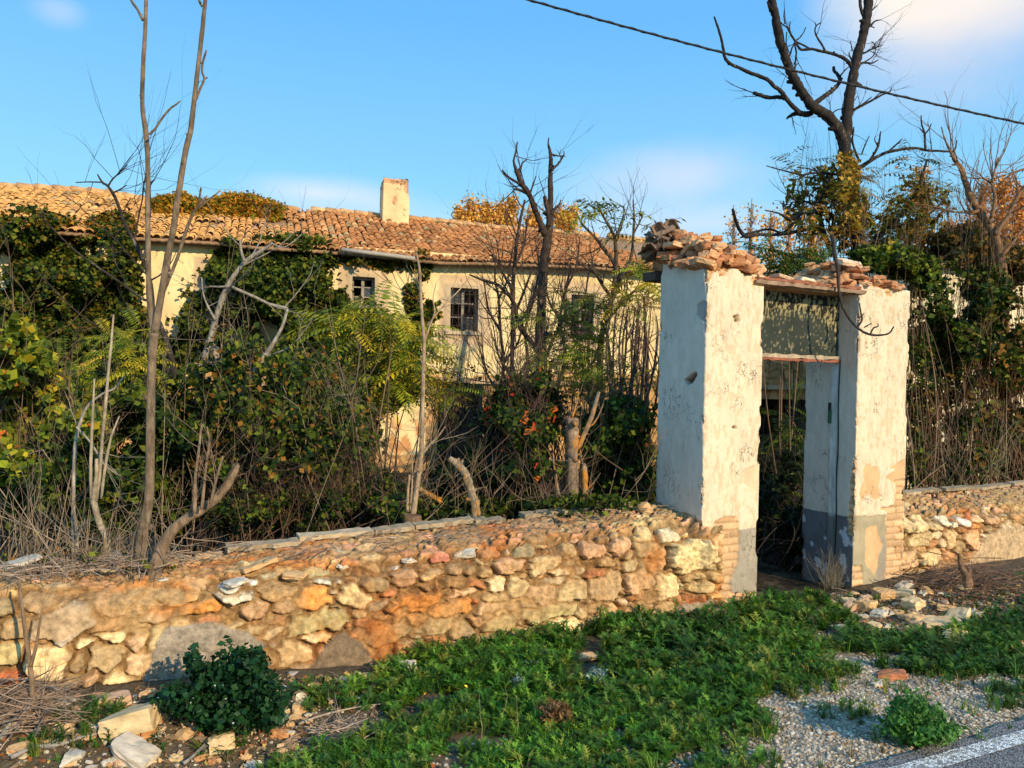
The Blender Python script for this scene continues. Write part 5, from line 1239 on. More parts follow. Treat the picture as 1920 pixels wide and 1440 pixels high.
for k, (pts, lab) in enumerate((([(958, 940, 5), (962, 830, 4.5), (960, 707, 4.5), (961, 620, 4), (962, 544, 4), (964, 500, 3.5), (969, 455, 3.2), (975, 415, 3), (984, 375, 2)], 'straight dark stem just left of the two-limbed dead tree, crossing the eave'),
        ([(937, 930, 4), (940, 830, 3.5), (938, 740, 3), (944, 680, 3), (938, 620, 3), (935, 560, 2.5), (928, 520, 2), (930, 480, 1)], 'thin bare shrub stem beside the barred window, forking low'),
        ([(990, 950, 4), (985, 850, 3.5), (975, 760, 3), (990, 690, 3), (985, 620, 2.8), (1000, 560, 2.5), (1010, 500, 2), (1004, 455, 1.2)], 'curving dark stem rising close against the dead tree trunk'),
        ([(1060, 930, 4), (1062, 830, 3.5), (1045, 740, 3.5), (1060, 670, 3), (1050, 600, 2.6), (1062, 540, 2), (1068, 500, 1)], 'crooked dark stem between the dead tree and the overgrown window'),
        ([(1105, 950, 5), (1098, 850, 4.5), (1108, 760, 4), (1095, 700, 3.5), (1085, 640, 3.2), (1078, 600, 3), (1060, 560, 2)], 'dark stem leaning left below the overgrown window'))):
    tree('bare_shrub', lab, 'shrub', pts[0][0], pts[0][1], 10.2 + .5 * k, [(pts, .2)] + [([pts[i], (pts[i][0] + dx, pts[i][1] - 40, 2), (pts[i][0] + dx * 1.4, pts[i][1] - 95, 1)], .1) for i, dx in ((2, -25), (3, 28), (4, -22), (5, 18))], (.07, .045, .035), seed=40 + k, twigs=48, tlen=1.0, rough=.1)
tree('ailanthus', 'slim ailanthus with sparse yellow-green leaf tufts rising left of the gateway', 'tree', 1125, 900, 9.4, [
    ([(1118, 930, 6), (1122, 800, 6), (1125, 690, 6), (1127, 640, 6), (1135, 600, 5.5), (1148, 560, 5.5), (1158, 535, 5), (1161, 520, 5), (1150, 490, 4), (1135, 470, 3.5), (1120, 450, 3), (1103, 432, 2.5), (1090, 418, 2), (1081, 397, 1.2)], .2),
    ([(1150, 550, 5), (1154, 510, 4.5), (1155, 478, 4), (1152, 445, 3), (1140, 420, 2.4), (1128, 400, 2), (1119, 378, 1.2)], -.2), ([(1160, 525, 4), (1172, 508, 3.5), (1184, 480, 3), (1187, 446, 2.5), (1189, 410, 2), (1187, 374, 1.2)], 0), ([(1152, 450, 2.5), (1162, 425, 2), (1170, 400, 1.5), (1168, 385, 1)], 0), ([(1187, 440, 2), (1200, 415, 1.5), (1207, 398, 1)], 0),
    ([(1127, 640, 4), (1140, 600, 3.5), (1165, 570, 3), (1190, 545, 2.5), (1215, 530, 1.5)], .2), ([(1148, 560, 3), (1130, 535, 3), (1115, 510, 2.5), (1105, 500, 2)], -.2)], (.10, .07, .045), seed=60, twigs=30, tlen=.6, fronds=(60, .42, YG[:3] + MG[:2], [(1150, 400, 60, 30), (1190, 430, 25, 30), (1215, 560, 30, 50), (1200, 500, 30, 30), (1120, 400, 30, 20)]))
for k, (x, lab, dx) in enumerate(((1185, 'bare forked shrub just left of the left gate pillar', 10), (1215, 'thin bare stems touching the left edge of the left gate pillar', -6), (1150, 'dark multi-stemmed shrub between the overgrown window and the gateway', -14))):
    L_ = [([(x, 950, 4), (x + 3, 850, 4), (x - 4, 750, 3.5), (x + dx * .4, 680, 3), (x + dx, 610, 2.5), (x + dx * 1.3, 560, 1.5)], .3)]
    for i in range(5): L_.append(([(x + i * 3 - 6, 900 - i * 30, 2.5), (x + (i - 2) * 16, 780 - i * 12, 2.2), (x + (i - 2) * 24, 660 - i * 5, 2), (x + (i - 2) * 20 + 6, 560 + i * 8, 1)], .3 - .1 * i))
    tree('bare_shrub', lab, 'shrub', x, 950, 8.3 + .7 * k, L_, (.09, .06, .045), seed=70 + k, twigs=24, tlen=.8)
tree('wooden_post', 'rotten orange-lichened trunk post with a flat sawn top behind the wall', 'stump', 1073, 965, 6.0, [
    ([(1076, 975, 13), (1075, 940, 12), (1073, 900, 11.5), (1073, 860, 11), (1074, 833, 11), (1073, 805, 12), (1072, 786, 12), (1072, 783, 9)], 0), ([(1084, 842, 5), (1095, 815, 4.5), (1108, 785, 4.2), (1117, 755, 3.8), (1123, 735, 3)], .1), ([(1092, 968, 7), (1096, 930, 6), (1096, 890, 6), (1094, 870, 5)], .1), ([(1058, 965, 3), (1046, 920, 3), (1042, 890, 2.5), (1037, 862, 2)], 0)], (.27, .19, .13), mat=M_LICHEN, side=11, rough=.16, seed=80, twigs=8, tlen=.25)
tree('dead_log', 'bent lichen-covered white and orange limb sticking up behind the wall', 'log', 890, 985, 5.8, [([(893, 990, 9), (892, 965, 9), (891, 945, 9), (884, 928, 8.5), (880, 910, 8), (874, 893, 8), (866, 880, 7.5), (854, 868, 7), (842, 859, 5)], 0)], (.30, .23, .15), mat=M_LICHEN, side=10, rough=.2, seed=81)
tree('dead_log', 'short dead branch leaning down beside the straight light brown sapling', 'log', 827, 945, 5.9, [([(786, 916, 5), (800, 925, 5), (815, 933, 5), (828, 944, 4)], 0)], (.28, .18, .10), mat=M_LICHEN, seed=82, sink=False, rough=.15)
tree('dead_log', 'short stub of log resting on the back of the wall', 'log', 940, 970, 5.9, [([(918, 984, 8), (932, 975, 8), (946, 965, 7.5), (957, 957, 6)], .1)], (.26, .17, .11), seed=83, sink=False, side=9)
tree('dead_log', 'long arched dead log lying along the top of the wall towards the gateway', 'log', 990, 965, 6.0, [([(938, 985, 6), (960, 970, 6.5), (985, 960, 7), (1010, 958, 6), (1035, 968, 5), (1060, 975, 3)], .2)], (.22, .16, .12), seed=84, sink=False, side=9, twigs=8, tlen=.3)
# the big dark tree behind the gateway
tree('dead_tree', 'large dark tree behind the gateway forking into two heavy bare limbs against the sky', 'tree', 1610, 480, 11.5, [
    ([(1618, 900, 17.4), (1616, 700, 16.5), (1613, 560, 15.7), (1611, 480, 14.8), (1606, 430, 14.8), (1600, 395, 13.9), (1595, 360, 13.9), (1589, 325, 13.9), (1586, 300, 13.1), (1584, 285, 12.2), (1584, 265, 11.3), (1587, 245, 10.4), (1589, 215, 9.6), (1591, 190, 9.6), (1597, 155, 9.1), (1603, 125, 8.7), (1609, 100, 8.7), (1616, 75, 8.3), (1622, 50, 8.3), (1627, 20, 8.3), (1631, -30, 7.8)], 0),
    ([(1584, 275, 10.4), (1576, 250, 10.4), (1562, 228, 10.0), (1548, 215, 9.6), (1535, 207, 9.1), (1524, 200, 9.1), (1514, 188, 8.7), (1504, 172, 8.3), (1494, 155, 8.3), (1484, 138, 8.3), (1476, 118, 7.8), (1469, 98, 7.8), (1462, 75, 7.8), (1457, 50, 7.4), (1453, 25, 7.0), (1446, -5, 7.0), (1438, -40, 6.1)], -.5),
    ([(1522, 212, 5.2), (1510, 214, 5.2), (1500, 212, 4.8), (1490, 203, 4.3), (1478, 190, 4.3), (1465, 172, 3.9), (1452, 162, 3.5), (1440, 150, 3.5), (1422, 142, 3.5), (1405, 136, 3.3), (1388, 128, 3.0), (1370, 120, 3.0), (1359, 108, 2.8), (1356, 90, 2.6), (1351, 68, 2.3), (1345, 48, 2.0), (1339, 31, 1.4)], -.6),
    ([(1500, 213, 3.9), (1488, 214, 3.5), (1479, 219, 2.6), (1475, 223, 1.6)], 0), ([(1473, 185, 3.9), (1460, 182, 3.7), (1448, 183, 3.5), (1436, 182, 3.5), (1425, 178, 3.7), (1412, 174, 3.0)], 0),
    ([(1526, 198, 5.2), (1536, 188, 4.8), (1548, 179, 4.3), (1560, 170, 4.2), (1570, 160, 3.7), (1575, 150, 3.5), (1571, 140, 3.1), (1564, 133, 2.9), (1563, 126, 2.6)], .3), ([(1575, 143, 1.7), (1584, 132, 1.4), (1593, 124, 0.9)], 0),
    ([(1599, 132, 3.5), (1592, 118, 3.3), (1582, 109, 3.0), (1570, 104, 3.0), (1555, 99, 2.8), (1540, 96, 2.6), (1522, 92, 2.6), (1503, 93, 2.3), (1495, 85, 2.1), (1490, 76, 1.9), (1482, 63, 1.7), (1476, 52, 1.5), (1468, 46, 1.2), (1458, 36, 0.9)], -.3),
    ([(1548, 97, 1.9), (1540, 82, 1.7), (1532, 70, 1.6), (1528, 58, 1.4), (1531, 48, 1.2), (1538, 43, 0.9)], 0), ([(1530, 48, 1.0), (1528, 42, 0.8)], 0), ([(1490, 78, 1.4), (1500, 70, 1.3), (1507, 60, 1.0), (1511, 51, 0.8)], 0), ([(1520, 92, 1.7), (1505, 84, 1.7), (1493, 78, 1.7), (1484, 66, 1.6), (1480, 52, 1.3), (1482, 40, 0.9)], 0),
    ([(1489, 80, 1.6), (1493, 98, 1.6), (1491, 118, 1.6), (1490, 135, 1.3), (1488, 150, 1.0)], 0), ([(1490, 125, 1.3), (1497, 118, 0.9)], 0), ([(1472, 45, 1.4), (1470, 30, 1.2), (1471, 16, 0.7)], 0), ([(1477, 112, 1.9), (1482, 100, 1.7), (1486, 88, 1.5), (1492, 80, 1.1)], 0), ([(1475, 60, 1.2), (1474, 80, 1.0), (1480, 100, 0.9)], 0),
    ([(1605, 122, 2.3), (1616, 118, 1.9), (1626, 118, 1.7), (1636, 118, 1.4), (1647, 112, 0.9)], 0), ([(1620, 117, 1.2), (1634, 108, 1.1), (1640, 100, 1.0), (1642, 92, 0.7)], 0), ([(1612, 102, 1.9), (1624, 98, 1.7), (1634, 92, 1.6), (1646, 88, 1.2), (1655, 84, 0.9)], 0), ([(1634, 92, 1.1), (1640, 84, 1.0), (1634, 78, 0.9)], 0), ([(1646, 88, 1.0), (1650, 78, 0.9), (1655, 71, 0.7)], 0),
    ([(1618, 55, 2.2), (1632, 48, 1.9), (1640, 40, 1.6), (1651, 37, 0.9)], 0), ([(1630, 48, 1.3), (1640, 52, 0.9)], 0), ([(1622, 40, 2.6), (1614, 15, 2.6), (1612, -10, 2.6)], 0), ([(1634, 20, 1.4), (1645, 10, 0.9)], 0),
    ([(1592, 218, 3.0), (1602, 206, 2.6), (1616, 198, 2.4), (1632, 190, 2.1), (1646, 182, 1.9), (1658, 176, 1.7), (1668, 172, 1.4), (1672, 164, 0.9)], .2), ([(1600, 205, 1.7), (1616, 196, 1.3), (1634, 182, 0.9)], 0), ([(1640, 184, 1.2), (1650, 175, 1.0), (1664, 174, 0.7)], 0), ([(1588, 232, 1.7), (1597, 200, 1.3), (1601, 190, 0.9), (1608, 180, 0.6)], 0),
    ([(1578, 250, 1.9), (1570, 238, 1.7), (1563, 222, 1.6), (1562, 212, 1.3), (1570, 206, 1.1), (1580, 204, 0.9)], 0), ([(1578, 206, 0.9), (1580, 195, 0.6)], 0), ([(1601, 118, 1.7), (1593, 105, 1.4), (1592, 98, 0.9)], 0), ([(1598, 96, 1.3), (1596, 84, 0.9), (1594, 76, 0.6)], 0),
    ([(1600, 325, 4.3), (1612, 315, 3.9), (1628, 304, 3.5), (1645, 294, 3.1), (1662, 286, 3.0), (1680, 282, 2.8), (1700, 279, 2.6), (1720, 278, 2.4), (1738, 282, 2.3), (1760, 283, 2.1), (1780, 284, 1.9), (1790, 281, 1.7), (1794, 263, 1.0)], .5),
    ([(1735, 281, 2.1), (1734, 262, 1.9), (1733, 248, 1.7), (1728, 232, 1.4), (1727, 216, 0.9)], 0), ([(1734, 252, 1.4), (1742, 242, 1.2), (1746, 232, 0.9)], 0), ([(1733, 250, 1.1), (1724, 240, 0.9)], 0), ([(1628, 304, 2.6), (1638, 290, 2.4), (1646, 275, 2.1), (1649, 262, 1.7), (1651, 246, 1.0)], 0), ([(1646, 275, 1.2), (1640, 262, 0.9), (1642, 255, 0.6)], 0), ([(1665, 286, 1.9), (1675, 276, 1.7), (1684, 268, 1.4), (1692, 260, 0.9)], 0),
    ([(1610, 300, 2.3), (1602, 280, 2.1), (1598, 262, 1.9), (1600, 248, 1.7), (1601, 238, 1.1)], 0), ([(1615, 290, 1.4), (1622, 272, 1.2), (1630, 255, 0.8)], 0),
    ([(1592, 335, 3.5), (1575, 328, 3.0), (1558, 326, 2.6), (1540, 324, 2.4), (1520, 325, 2.2), (1505, 328, 1.9), (1490, 325, 1.7), (1470, 320, 1.4), (1437, 311, 0.9)], -.4), ([(1510, 327, 1.7), (1500, 335, 1.3), (1488, 336, 0.9)], 0), ([(1540, 324, 1.4), (1515, 316, 1.1), (1494, 314, 0.8)], 0),
    ([(1600, 430, 5.2), (1580, 420, 4.8), (1560, 405, 4.3), (1545, 395, 3.9), (1525, 398, 3.5), (1505, 400, 3.0), (1480, 410, 2.6), (1460, 400, 1.7), (1434, 394, 0.9)], -.6), ([(1540, 400, 3.5), (1520, 425, 3.5), (1490, 435, 3.3), (1455, 440, 3.1), (1420, 440, 3.1), (1400, 444, 3.5), (1388, 432, 3.5), (1380, 415, 3.1), (1374, 392, 2.6)], -1.0),
    ([(1395, 440, 2.2), (1440, 430, 2.2), (1470, 435, 2.0), (1500, 405, 1.7)], 0), ([(1548, 392, 2.6), (1530, 385, 2.3), (1510, 378, 2.1), (1498, 382, 1.7), (1480, 392, 1.3), (1462, 378, 0.9)], 0), ([(1500, 380, 1.7), (1486, 372, 1.6), (1480, 364, 1.4)], 0),
    ([(1610, 470, 5.2), (1640, 450, 4.8), (1665, 430, 4.3), (1690, 400, 3.8), (1710, 375, 3.5), (1722, 350, 3.0), (1732, 320, 2.6), (1738, 300, 1.7)], .5), ([(1665, 430, 3.0), (1700, 418, 2.8), (1735, 405, 2.6), (1755, 390, 2.2), (1770, 375, 1.7), (1780, 360, 1.3)], .2), ([(1560, 480, 5.2), (1550, 450, 4.8), (1540, 420, 4.3), (1535, 390, 3.5), (1545, 360, 3.0), (1560, 345, 2.6)], -.3)],
    (.038, .030, .026), seed=90, side=9, rough=.16, trunk_n=3, twigs=70, tlen=.55, tw_up=.3,
    fronds=(95, .40, [(.14, .15, .02), (.26, .18, .03), (.08, .10, .02), (.34, .18, .03)], [(1540, 330, 50, 40), (1560, 380, 60, 40), (1595, 330, 30, 40), (1680, 350, 50, 40), (1650, 430, 60, 50), (1720, 400, 40, 50), (1750, 340, 50, 20), (1540, 440, 50, 40), (1700, 460, 70, 30), (1500, 300, 30, 20), (1700, 300, 40, 20)]))
tree('hanging_branch', 'bare hooked branch hanging down in front of the right gate pillar', 'branch', 1572, 510, 6.3, [
    ([(1560, 440, 3.6), (1566, 480, 3.4), (1571, 510, 3.2), (1573, 545, 2.8), (1580, 575, 2.6), (1592, 597, 2.4), (1605, 612, 2.2), (1620, 623, 2.2), (1636, 628, 2), (1655, 628, 1.8), (1668, 624, 1.6), (1676, 612, 1.2)], -.3),
    ([(1608, 613, 1.9), (1616, 600, 1.8), (1614, 585, 1.5), (1611, 568, 1)], 0), ([(1612, 595, 1.2), (1620, 588, .9)], 0), ([(1632, 626, 1.5), (1638, 615, 1.5), (1646, 612, 1.2), (1646, 606, .8)], 0), ([(1620, 614, 1.3), (1634, 606, 1)], 0)], (.05, .04, .035), seed=91, sink=False, side=7)
tree('bare_tree', 'orange-brown bare tree near the right edge with curving upward branches', 'tree', 1885, 560, 10.4, [
    ([(1890, 900, 10), (1885, 700, 10), (1882, 560, 9), (1878, 500, 8.5), (1870, 455, 8), (1860, 432, 8), (1848, 412, 7.5), (1835, 395, 7), (1822, 375, 6), (1815, 355, 5.5), (1808, 335, 5), (1802, 315, 4.5), (1790, 300, 3.5), (1784, 288, 2.5), (1772, 262, 1.6), (1765, 238, 1)], .3),
    ([(1866, 440, 5), (1880, 420, 4.5), (1895, 395, 4), (1910, 365, 3.5), (1925, 345, 3)], 0), ([(1855, 420, 4), (1862, 395, 3.5), (1866, 370, 3), (1860, 345, 2.5), (1865, 320, 2), (1872, 295, 1.2)], 0), ([(1835, 395, 3.5), (1820, 400, 3), (1808, 396, 2)], 0), ([(1806, 330, 2), (1795, 310, 1.5), (1785, 308, 1)], 0), ([(1878, 480, 3), (1895, 460, 2.8), (1925, 420, 2.4)], 0), ([(1860, 345, 2), (1845, 335, 1.6), (1825, 335, 1)], 0), ([(1925, 315, 2), (1905, 322, 2), (1890, 330, 1.5), (1880, 345, 1)], 0)], (.26, .14, .07), seed=92, twigs=60, tlen=.8)

# ---- frond plants
def fernbush(name, label, cat, ells, n, Y, L_, pal, seed, thick=.8, stems=8, stemcol=BRN, group=None):
    r = np.random.default_rng(seed); cx = np.mean([e[0] for e in ells]); root = plant(name, label, cat, base_at(cx, Y), group); mb = MB(); ms = MB()
    A = []
    tot = sum(e[2] * e[3] for e in ells)
    for e in ells:
        for k in range(int(n * e[2] * e[3] / tot) + 1):
            q = math.sqrt(r.random()); a = r.uniform(0, 6.28); y = Y + r.uniform(-thick, thick) * .5
            p = at(e[0] + e[2] * q * math.cos(a), e[1] + e[3] * q * math.sin(a), y); A.append(p)
            an = r.uniform(0, 6.28); frond(mb, p, (math.cos(an), -.35 + .6 * math.sin(an), r.uniform(-.1, .6)), L_ * r.uniform(.6, 1.25), r, np.array(pal[r.integers(len(pal))]) * r.uniform(.75, 1.25), int(r.integers(9, 15)), r.uniform(.6, 1.5))
    mb.build('foliage', M_LEAF, root); b = base_at(cx, Y)
    for k in range(stems):
        t = A[r.integers(len(A))]; b0 = b + np.array([r.normal(0, .15), r.normal(0, .15), -.05]); m = (b0 + t) / 2 + np.array([r.normal(0, .12), r.normal(0, .1), .1])
        ms.tube(smoothpath(np.array([b0, m, t])), np.linspace(.012, .004, 9), 5, np.array(stemcol) * r.uniform(.7, 1.3), cap=False)
    ms.build('stem', M_TWIG, root)
fernbush('ailanthus_shrub', 'lush yellow-green ailanthus foliage mass left of the barred window', 'shrub', [(700, 620, 75, 45), (740, 680, 55, 60), (690, 700, 70, 50), (772, 735, 22, 30), (660, 610, 40, 35)], 330, 9.0, .62, YG + MG[:2], 100, 1.4, 14)
fernbush('ailanthus_shrub', 'bright yellow fern-like leaves behind the twin sapling', 'shrub', [(235, 640, 40, 35), (240, 690, 30, 25)], 46, 6.4, .34, YG, 101, .5, 4)
fernbush('ailanthus_shrub', 'yellow-green fern-like sprays low on the left of the thicket', 'shrub', [(135, 720, 60, 40), (110, 700, 40, 30), (195, 740, 40, 25)], 60, 6.8, .34, YG[1:] + MG[:2], 102, .6, 5)
fernbush('ailanthus_shrub', 'green ailanthus tuft growing in front of the overgrown window', 'shrub', [(1095, 590, 38, 50), (1075, 640, 40, 35), (1020, 590, 22, 22)], 130, 9.8, .42, MG + YG[2:3], 103, .8, 6)
fernbush('ailanthus_shrub', 'yellow-green ailanthus sprays spreading below the overgrown window', 'shrub', [(1090, 700, 80, 40), (1150, 720, 50, 40), (1040, 680, 40, 30), (1180, 800, 40, 60), (1130, 780, 50, 40)], 260, 9.0, .42, YG[1:3] + MG, 104, 1.0, 10)
fernbush('ailanthus_shrub', 'yellowing ailanthus sprays overhanging the eave beside the left gate pillar', 'shrub', [(1210, 530, 28, 40), (1190, 560, 30, 30)], 60, 8.8, .40, YG + RB[:1], 105, .6, 5)
fernbush('ailanthus_shrub', 'dark green ailanthus seen through the gate opening', 'shrub', [(1475, 800, 40, 40), (1480, 880, 50, 80), (1450, 950, 50, 100), (1505, 725, 12, 20)], 140, 8.6, .42, MG[:1] + DG, 106, .9, 8)
fernbush('ailanthus_shrub', 'deep green feathery foliage showing above the lintel', 'shrub', [(1455, 480, 45, 25), (1490, 500, 45, 25), (1530, 505, 40, 20)], 110, 8.4, .42, MG[:1] + DG[:3], 107, .7, 6)
fernbush('ailanthus_shrub', 'olive and yellow feathery foliage wrapped round the dark tree trunk', 'shrub', [(1590, 330, 26, 45), (1575, 370, 40, 30), (1600, 400, 40, 40), (1540, 450, 50, 35)], 90, 11.0, .36, [(.34, .22, .02), (.18, .17, .02), (.40, .20, .03)], 108, .8, 8)
fernbush('ailanthus_shrub', 'dense olive-yellow crown of leaves right of the dark tree', 'shrub', [(1700, 400, 50, 50), (1720, 460, 60, 50), (1660, 460, 50, 40), (1740, 350, 30, 20)], 210, 12.2, .40, [(.30, .24, .02), (.20, .19, .02), (.40, .24, .03), (.10, .12, .02)], 109, 1.2, 8)
fernbush('ailanthus_shrub', 'small fern-like sprays at the right edge of the thicket', 'shrub', [(600, 860, 50, 30), (560, 760, 50, 30), (450, 690, 40, 20)], 40, 7.2, .30, YG, 110, .6, 5)
for k, (x, y, lab) in enumerate(((850, 735, 'single striped fern-like leaf hanging in the dark doorway'), (870, 825, 'fern-like leaf pair low before the dark doorway'), (735, 600, 'tuft of yellow leaves on the ivy beside the first window'))):
    fernbush('ailanthus_shrub', lab, 'plant', [(x, y, 22, 10)], 7, 8.0, .42, YG, 120 + k, .2, 2)

# ---- bushes of small leaves and tangles of stems
def bush(label, ells, n, Y, thick, pal, size, seed, stems=60, stemcol=BRN, thr=.42, ns=2.2, name='bush', cat='bush', reds=0, group=None, tall=0., long=1.3):
    r = np.random.default_rng(seed); P = ellipse_pts(ells, n, Y, thick, r, thr, ns); c = P.mean(0); root = plant(name, label, cat, (c[0], c[1], float(gz(c[0], c[1]))), group)
    mb = MB(); leafarr(mb, P, size, pal, r, .35, long, face=np.array([.3, -.8, .3]) * .5)
    if reds: leafarr(mb, P[r.choice(len(P), reds)], size * 1.5, [(.45, .05, .02), (.5, .12, .02)], r, .3, 1.2)
    mb.build('foliage', M_LEAF, root); ms = MB()
    for k in range(stems):
        t = P[r.integers(len(P))]; b0 = np.array([t[0] + r.normal(0, .35), t[1] + r.normal(0, .3), 0]); w_ = (b0 - G.o) @ G.b
        if w_ < .85: b0 = b0 + G.b * (.85 - w_)
        b0[2] = float(gz(b0[0], b0[1])) - .05
        m = (b0 + t) / 2 + r.normal(0, .24, 3); e = t + (t - m) * r.uniform(.1, .5) + np.array([0, 0, tall * r.random()])
        pts = smoothpath(np.array([b0, m, t, e])); ra = r.uniform(.003, .009)
        ms.tube(pts, np.linspace(ra, .0012, len(pts)), 4, np.array(stemcol) * r.uniform(.55, 1.5), cap=False)
        for q in range(r.integers(1, 4)):
            i = r.integers(4, len(pts) - 1); grow(ms, pts[i], (pts[i] - pts[i - 1]) + r.normal(0, .05, 3), r.uniform(.2, .6), ra * .5, 1, r, np.array(stemcol) * r.uniform(.6, 1.5))
    ms.build('stem', M_TWIG, root); return root
bush('yellow-green broadleaf shrub with reddish leaves filling the left edge', [(40, 720, 60, 110), (90, 800, 70, 80), (30, 860, 60, 70), (150, 800, 50, 50)], 8500, 6.0, .9, YG + MG + MG, .055, 201, 50, BRN, reds=90)
bush('dark green shrub low at the left behind the wall', [(80, 930, 110, 90), (200, 930, 90, 90), (130, 860, 90, 50)], 9500, 5.6, .7, DG + MG[:1], .045, 202, 60, GREY)
bush('dense green shrub behind the leaning cut stem', [(240, 790, 55, 90), (330, 800, 90, 100), (400, 880, 100, 90), (320, 920, 80, 90)], 11500, 6.6, .9, DG + MG[:1] + DG, .05, 203, 70, GREY)
bush('tangle of green leaves and grey twigs in the middle of the thicket', [(520, 780, 90, 110), (600, 840, 90, 90), (520, 900, 90, 60), (470, 700, 60, 60)], 13000, 7.3, 1.1, DG + MG[:1] + MG[2:3], .05, 204, 90, (.26, .2, .14), reds=20)
bush('dark green shrub under the yellow-green ailanthus', [(640, 810, 65, 80), (640, 890, 60, 60), (690, 920, 60, 40)], 7000, 8.0, .9, DG, .05, 205, 60, BRN)
bush('brown brambles along the foot of the thicket', [(600, 960, 120, 45), (700, 950, 90, 50), (480, 970, 90, 40)], 5200, 5.9, .6, DG + [(.10, .06, .03)], .03, 206, 130, (.10, .06, .04), thr=.3)
bush('bramble thicket with red leaves before the dark doorway', [(940, 830, 55, 75), (890, 905, 80, 50), (840, 925, 50, 40)], 6500, 7.4, .9, DG + [(.03, .04, .02)], .042, 207, 110, (.11, .065, .05), reds=110, tall=.2)
bush('bramble thicket with scattered red leaves at the foot of the dead tree', [(990, 800, 70, 100), (1000, 900, 80, 60), (1050, 850, 60, 80)], 7500, 7.0, .9, DG + [(.05, .05, .02)], .042, 208, 110, (.11, .065, .05), reds=150, tall=.25)
bush('twiggy dark shrub between the orange post and the gateway', [(1140, 860, 70, 90), (1190, 900, 60, 70), (1170, 800, 60, 60)], 6500, 7.0, .8, DG + MG[:1], .042, 209, 60, (.12, .08, .05), reds=25, tall=.15)
bush('low dry brown grass and twigs hugging the back of the wall', [(900, 960, 160, 25), (1100, 950, 110, 25), (740, 975, 90, 25)], 3000, 6.0, .5, DG, .035, 210, 90, (.22, .15, .09), thr=.2)
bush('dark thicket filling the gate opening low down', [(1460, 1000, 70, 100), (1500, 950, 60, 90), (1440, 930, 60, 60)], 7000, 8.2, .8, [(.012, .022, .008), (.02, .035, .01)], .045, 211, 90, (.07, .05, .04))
bush('black-green tangle added low in the doorway to darken its floor', [(1462, 1060, 45, 50), (1490, 1020, 30, 60)], 5000, 7.3, .5, [(.012, .022, .008), (.02, .035, .01)], .04, 220, 40, (.07, .05, .04))  # added near-black foliage, there to darken the sunlit floor of the opening
bush('sparse olive and rusty leaf tangle round the lower limbs of the dark tree', [(1530, 390, 60, 60), (1720, 400, 60, 70), (1640, 440, 80, 40), (1560, 340, 40, 30)], 1500, 11.8, 1.0, [(.20, .18, .02), (.30, .20, .03), (.10, .10, .02), (.34, .15, .03)], .055, 222, 60, (.05, .035, .03), thr=.40, ns=7., long=2.6)
ivy('golden brown creeper wrapped round the trunk of the big dark tree', [(1590, 330, 20, 50), (1598, 400, 28, 40), (1575, 360, 22, 26)], 1500, 11.2, .5, [(.40, .22, .03), (.26, .18, .02), (.50, .30, .05), (.14, .13, .02)], .05, 221, stems=12, ns=6., thr=.40)
bush('tangle of fine bare grey-brown twigs in front of the ivy mound', [(450, 760, 110, 130), (600, 780, 100, 120), (520, 880, 150, 70)], 2600, 6.3, .8, DG + DG + RB, .04, 232, 65, (.17, .12, .08), thr=.3)
bush('tangle of dark bare twigs before the lower house wall', [(880, 760, 70, 90), (1000, 740, 70, 90), (1130, 780, 70, 90)], 500, 8.0, .8, RB, .035, 233, 110, (.10, .06, .04), thr=.3)
bush('broad green shrub continuing the thicket outside the left edge', [(-140, 800, 110, 130), (-120, 950, 100, 90)], 8000, 6.2, 1.0, DG + MG, .055, 230, 40, BRN)
bush('dark shrub continuing the thicket outside the right edge', [(2030, 700, 110, 150), (2080, 850, 120, 80), (2020, 550, 70, 70)], 9000, 11.0, 1.2, DG + RB, .06, 231, 60, (.17, .085, .05))
bush('glossy dark green shrub right of the gateway under the cream wall', [(1760, 560, 60, 60), (1740, 640, 60, 70), (1800, 620, 60, 70), (1850, 560, 50, 60)], 8000, 9.8, 1.1, DG + MG[2:3] + RB[2:], .055, 212, 70, BRN, tall=.3)
bush('dark shrub crowded against the right edge above the wall', [(1880, 640, 70, 100), (1900, 760, 60, 90), (1900, 860, 60, 70)], 7000, 10.2, 1.1, DG + RB, .055, 213, 110, (.17, .085, .05), reds=20)
bush('tangled brown and green shrub behind the right stone wall', [(1760, 760, 70, 90), (1820, 820, 70, 80), (1750, 870, 60, 50)], 5500, 9.6, 1.0, DG + RB[1:] + [(.05, .045, .02)], .05, 214, 120, (.17, .085, .045), tall=.2)
bush('pale dry grass stems behind the top of the right stone wall', [(1760, 890, 70, 35), (1830, 890, 70, 35), (1890, 890, 50, 35)], 300, 9.1, .5, DG, .035, 215, 60, (.34, .26, .16), thr=.2, tall=.5)
bush('olive-brown dense shrub below the bare tree at the right edge', [(1790, 470, 60, 40), (1870, 500, 60, 40), (1830, 450, 50, 30)], 9000, 11.6, 1.0, [(.16, .09, .02), (.10, .08, .02), (.22, .11, .02), (.05, .06, .015)], .06, 216, 60, BRN)
bush('reddish-leaved shrub showing over the outbuilding eave', [(1800, 455, 40, 22), (1840, 450, 30, 20)], 2500, 12.0, .8, [(.28, .09, .02), (.20, .08, .02)], .06, 217, 20, BRN)
bush('olive shrub crown just behind the right gate pillar top', [(1690, 490, 40, 30), (1640, 485, 40, 25), (1730, 510, 30, 25)], 3500, 9.0, .7, MG + DG, .05, 218, 25, BRN)
bush('low dry leafy tangle on the left end of the wall top', [(60, 1060, 90, 22), (150, 1050, 90, 25), (250, 1065, 70, 20)], 500, 4.35, .3, DG + RB, .025, 219, 60, (.30, .22, .15), thr=.2, tall=.15)

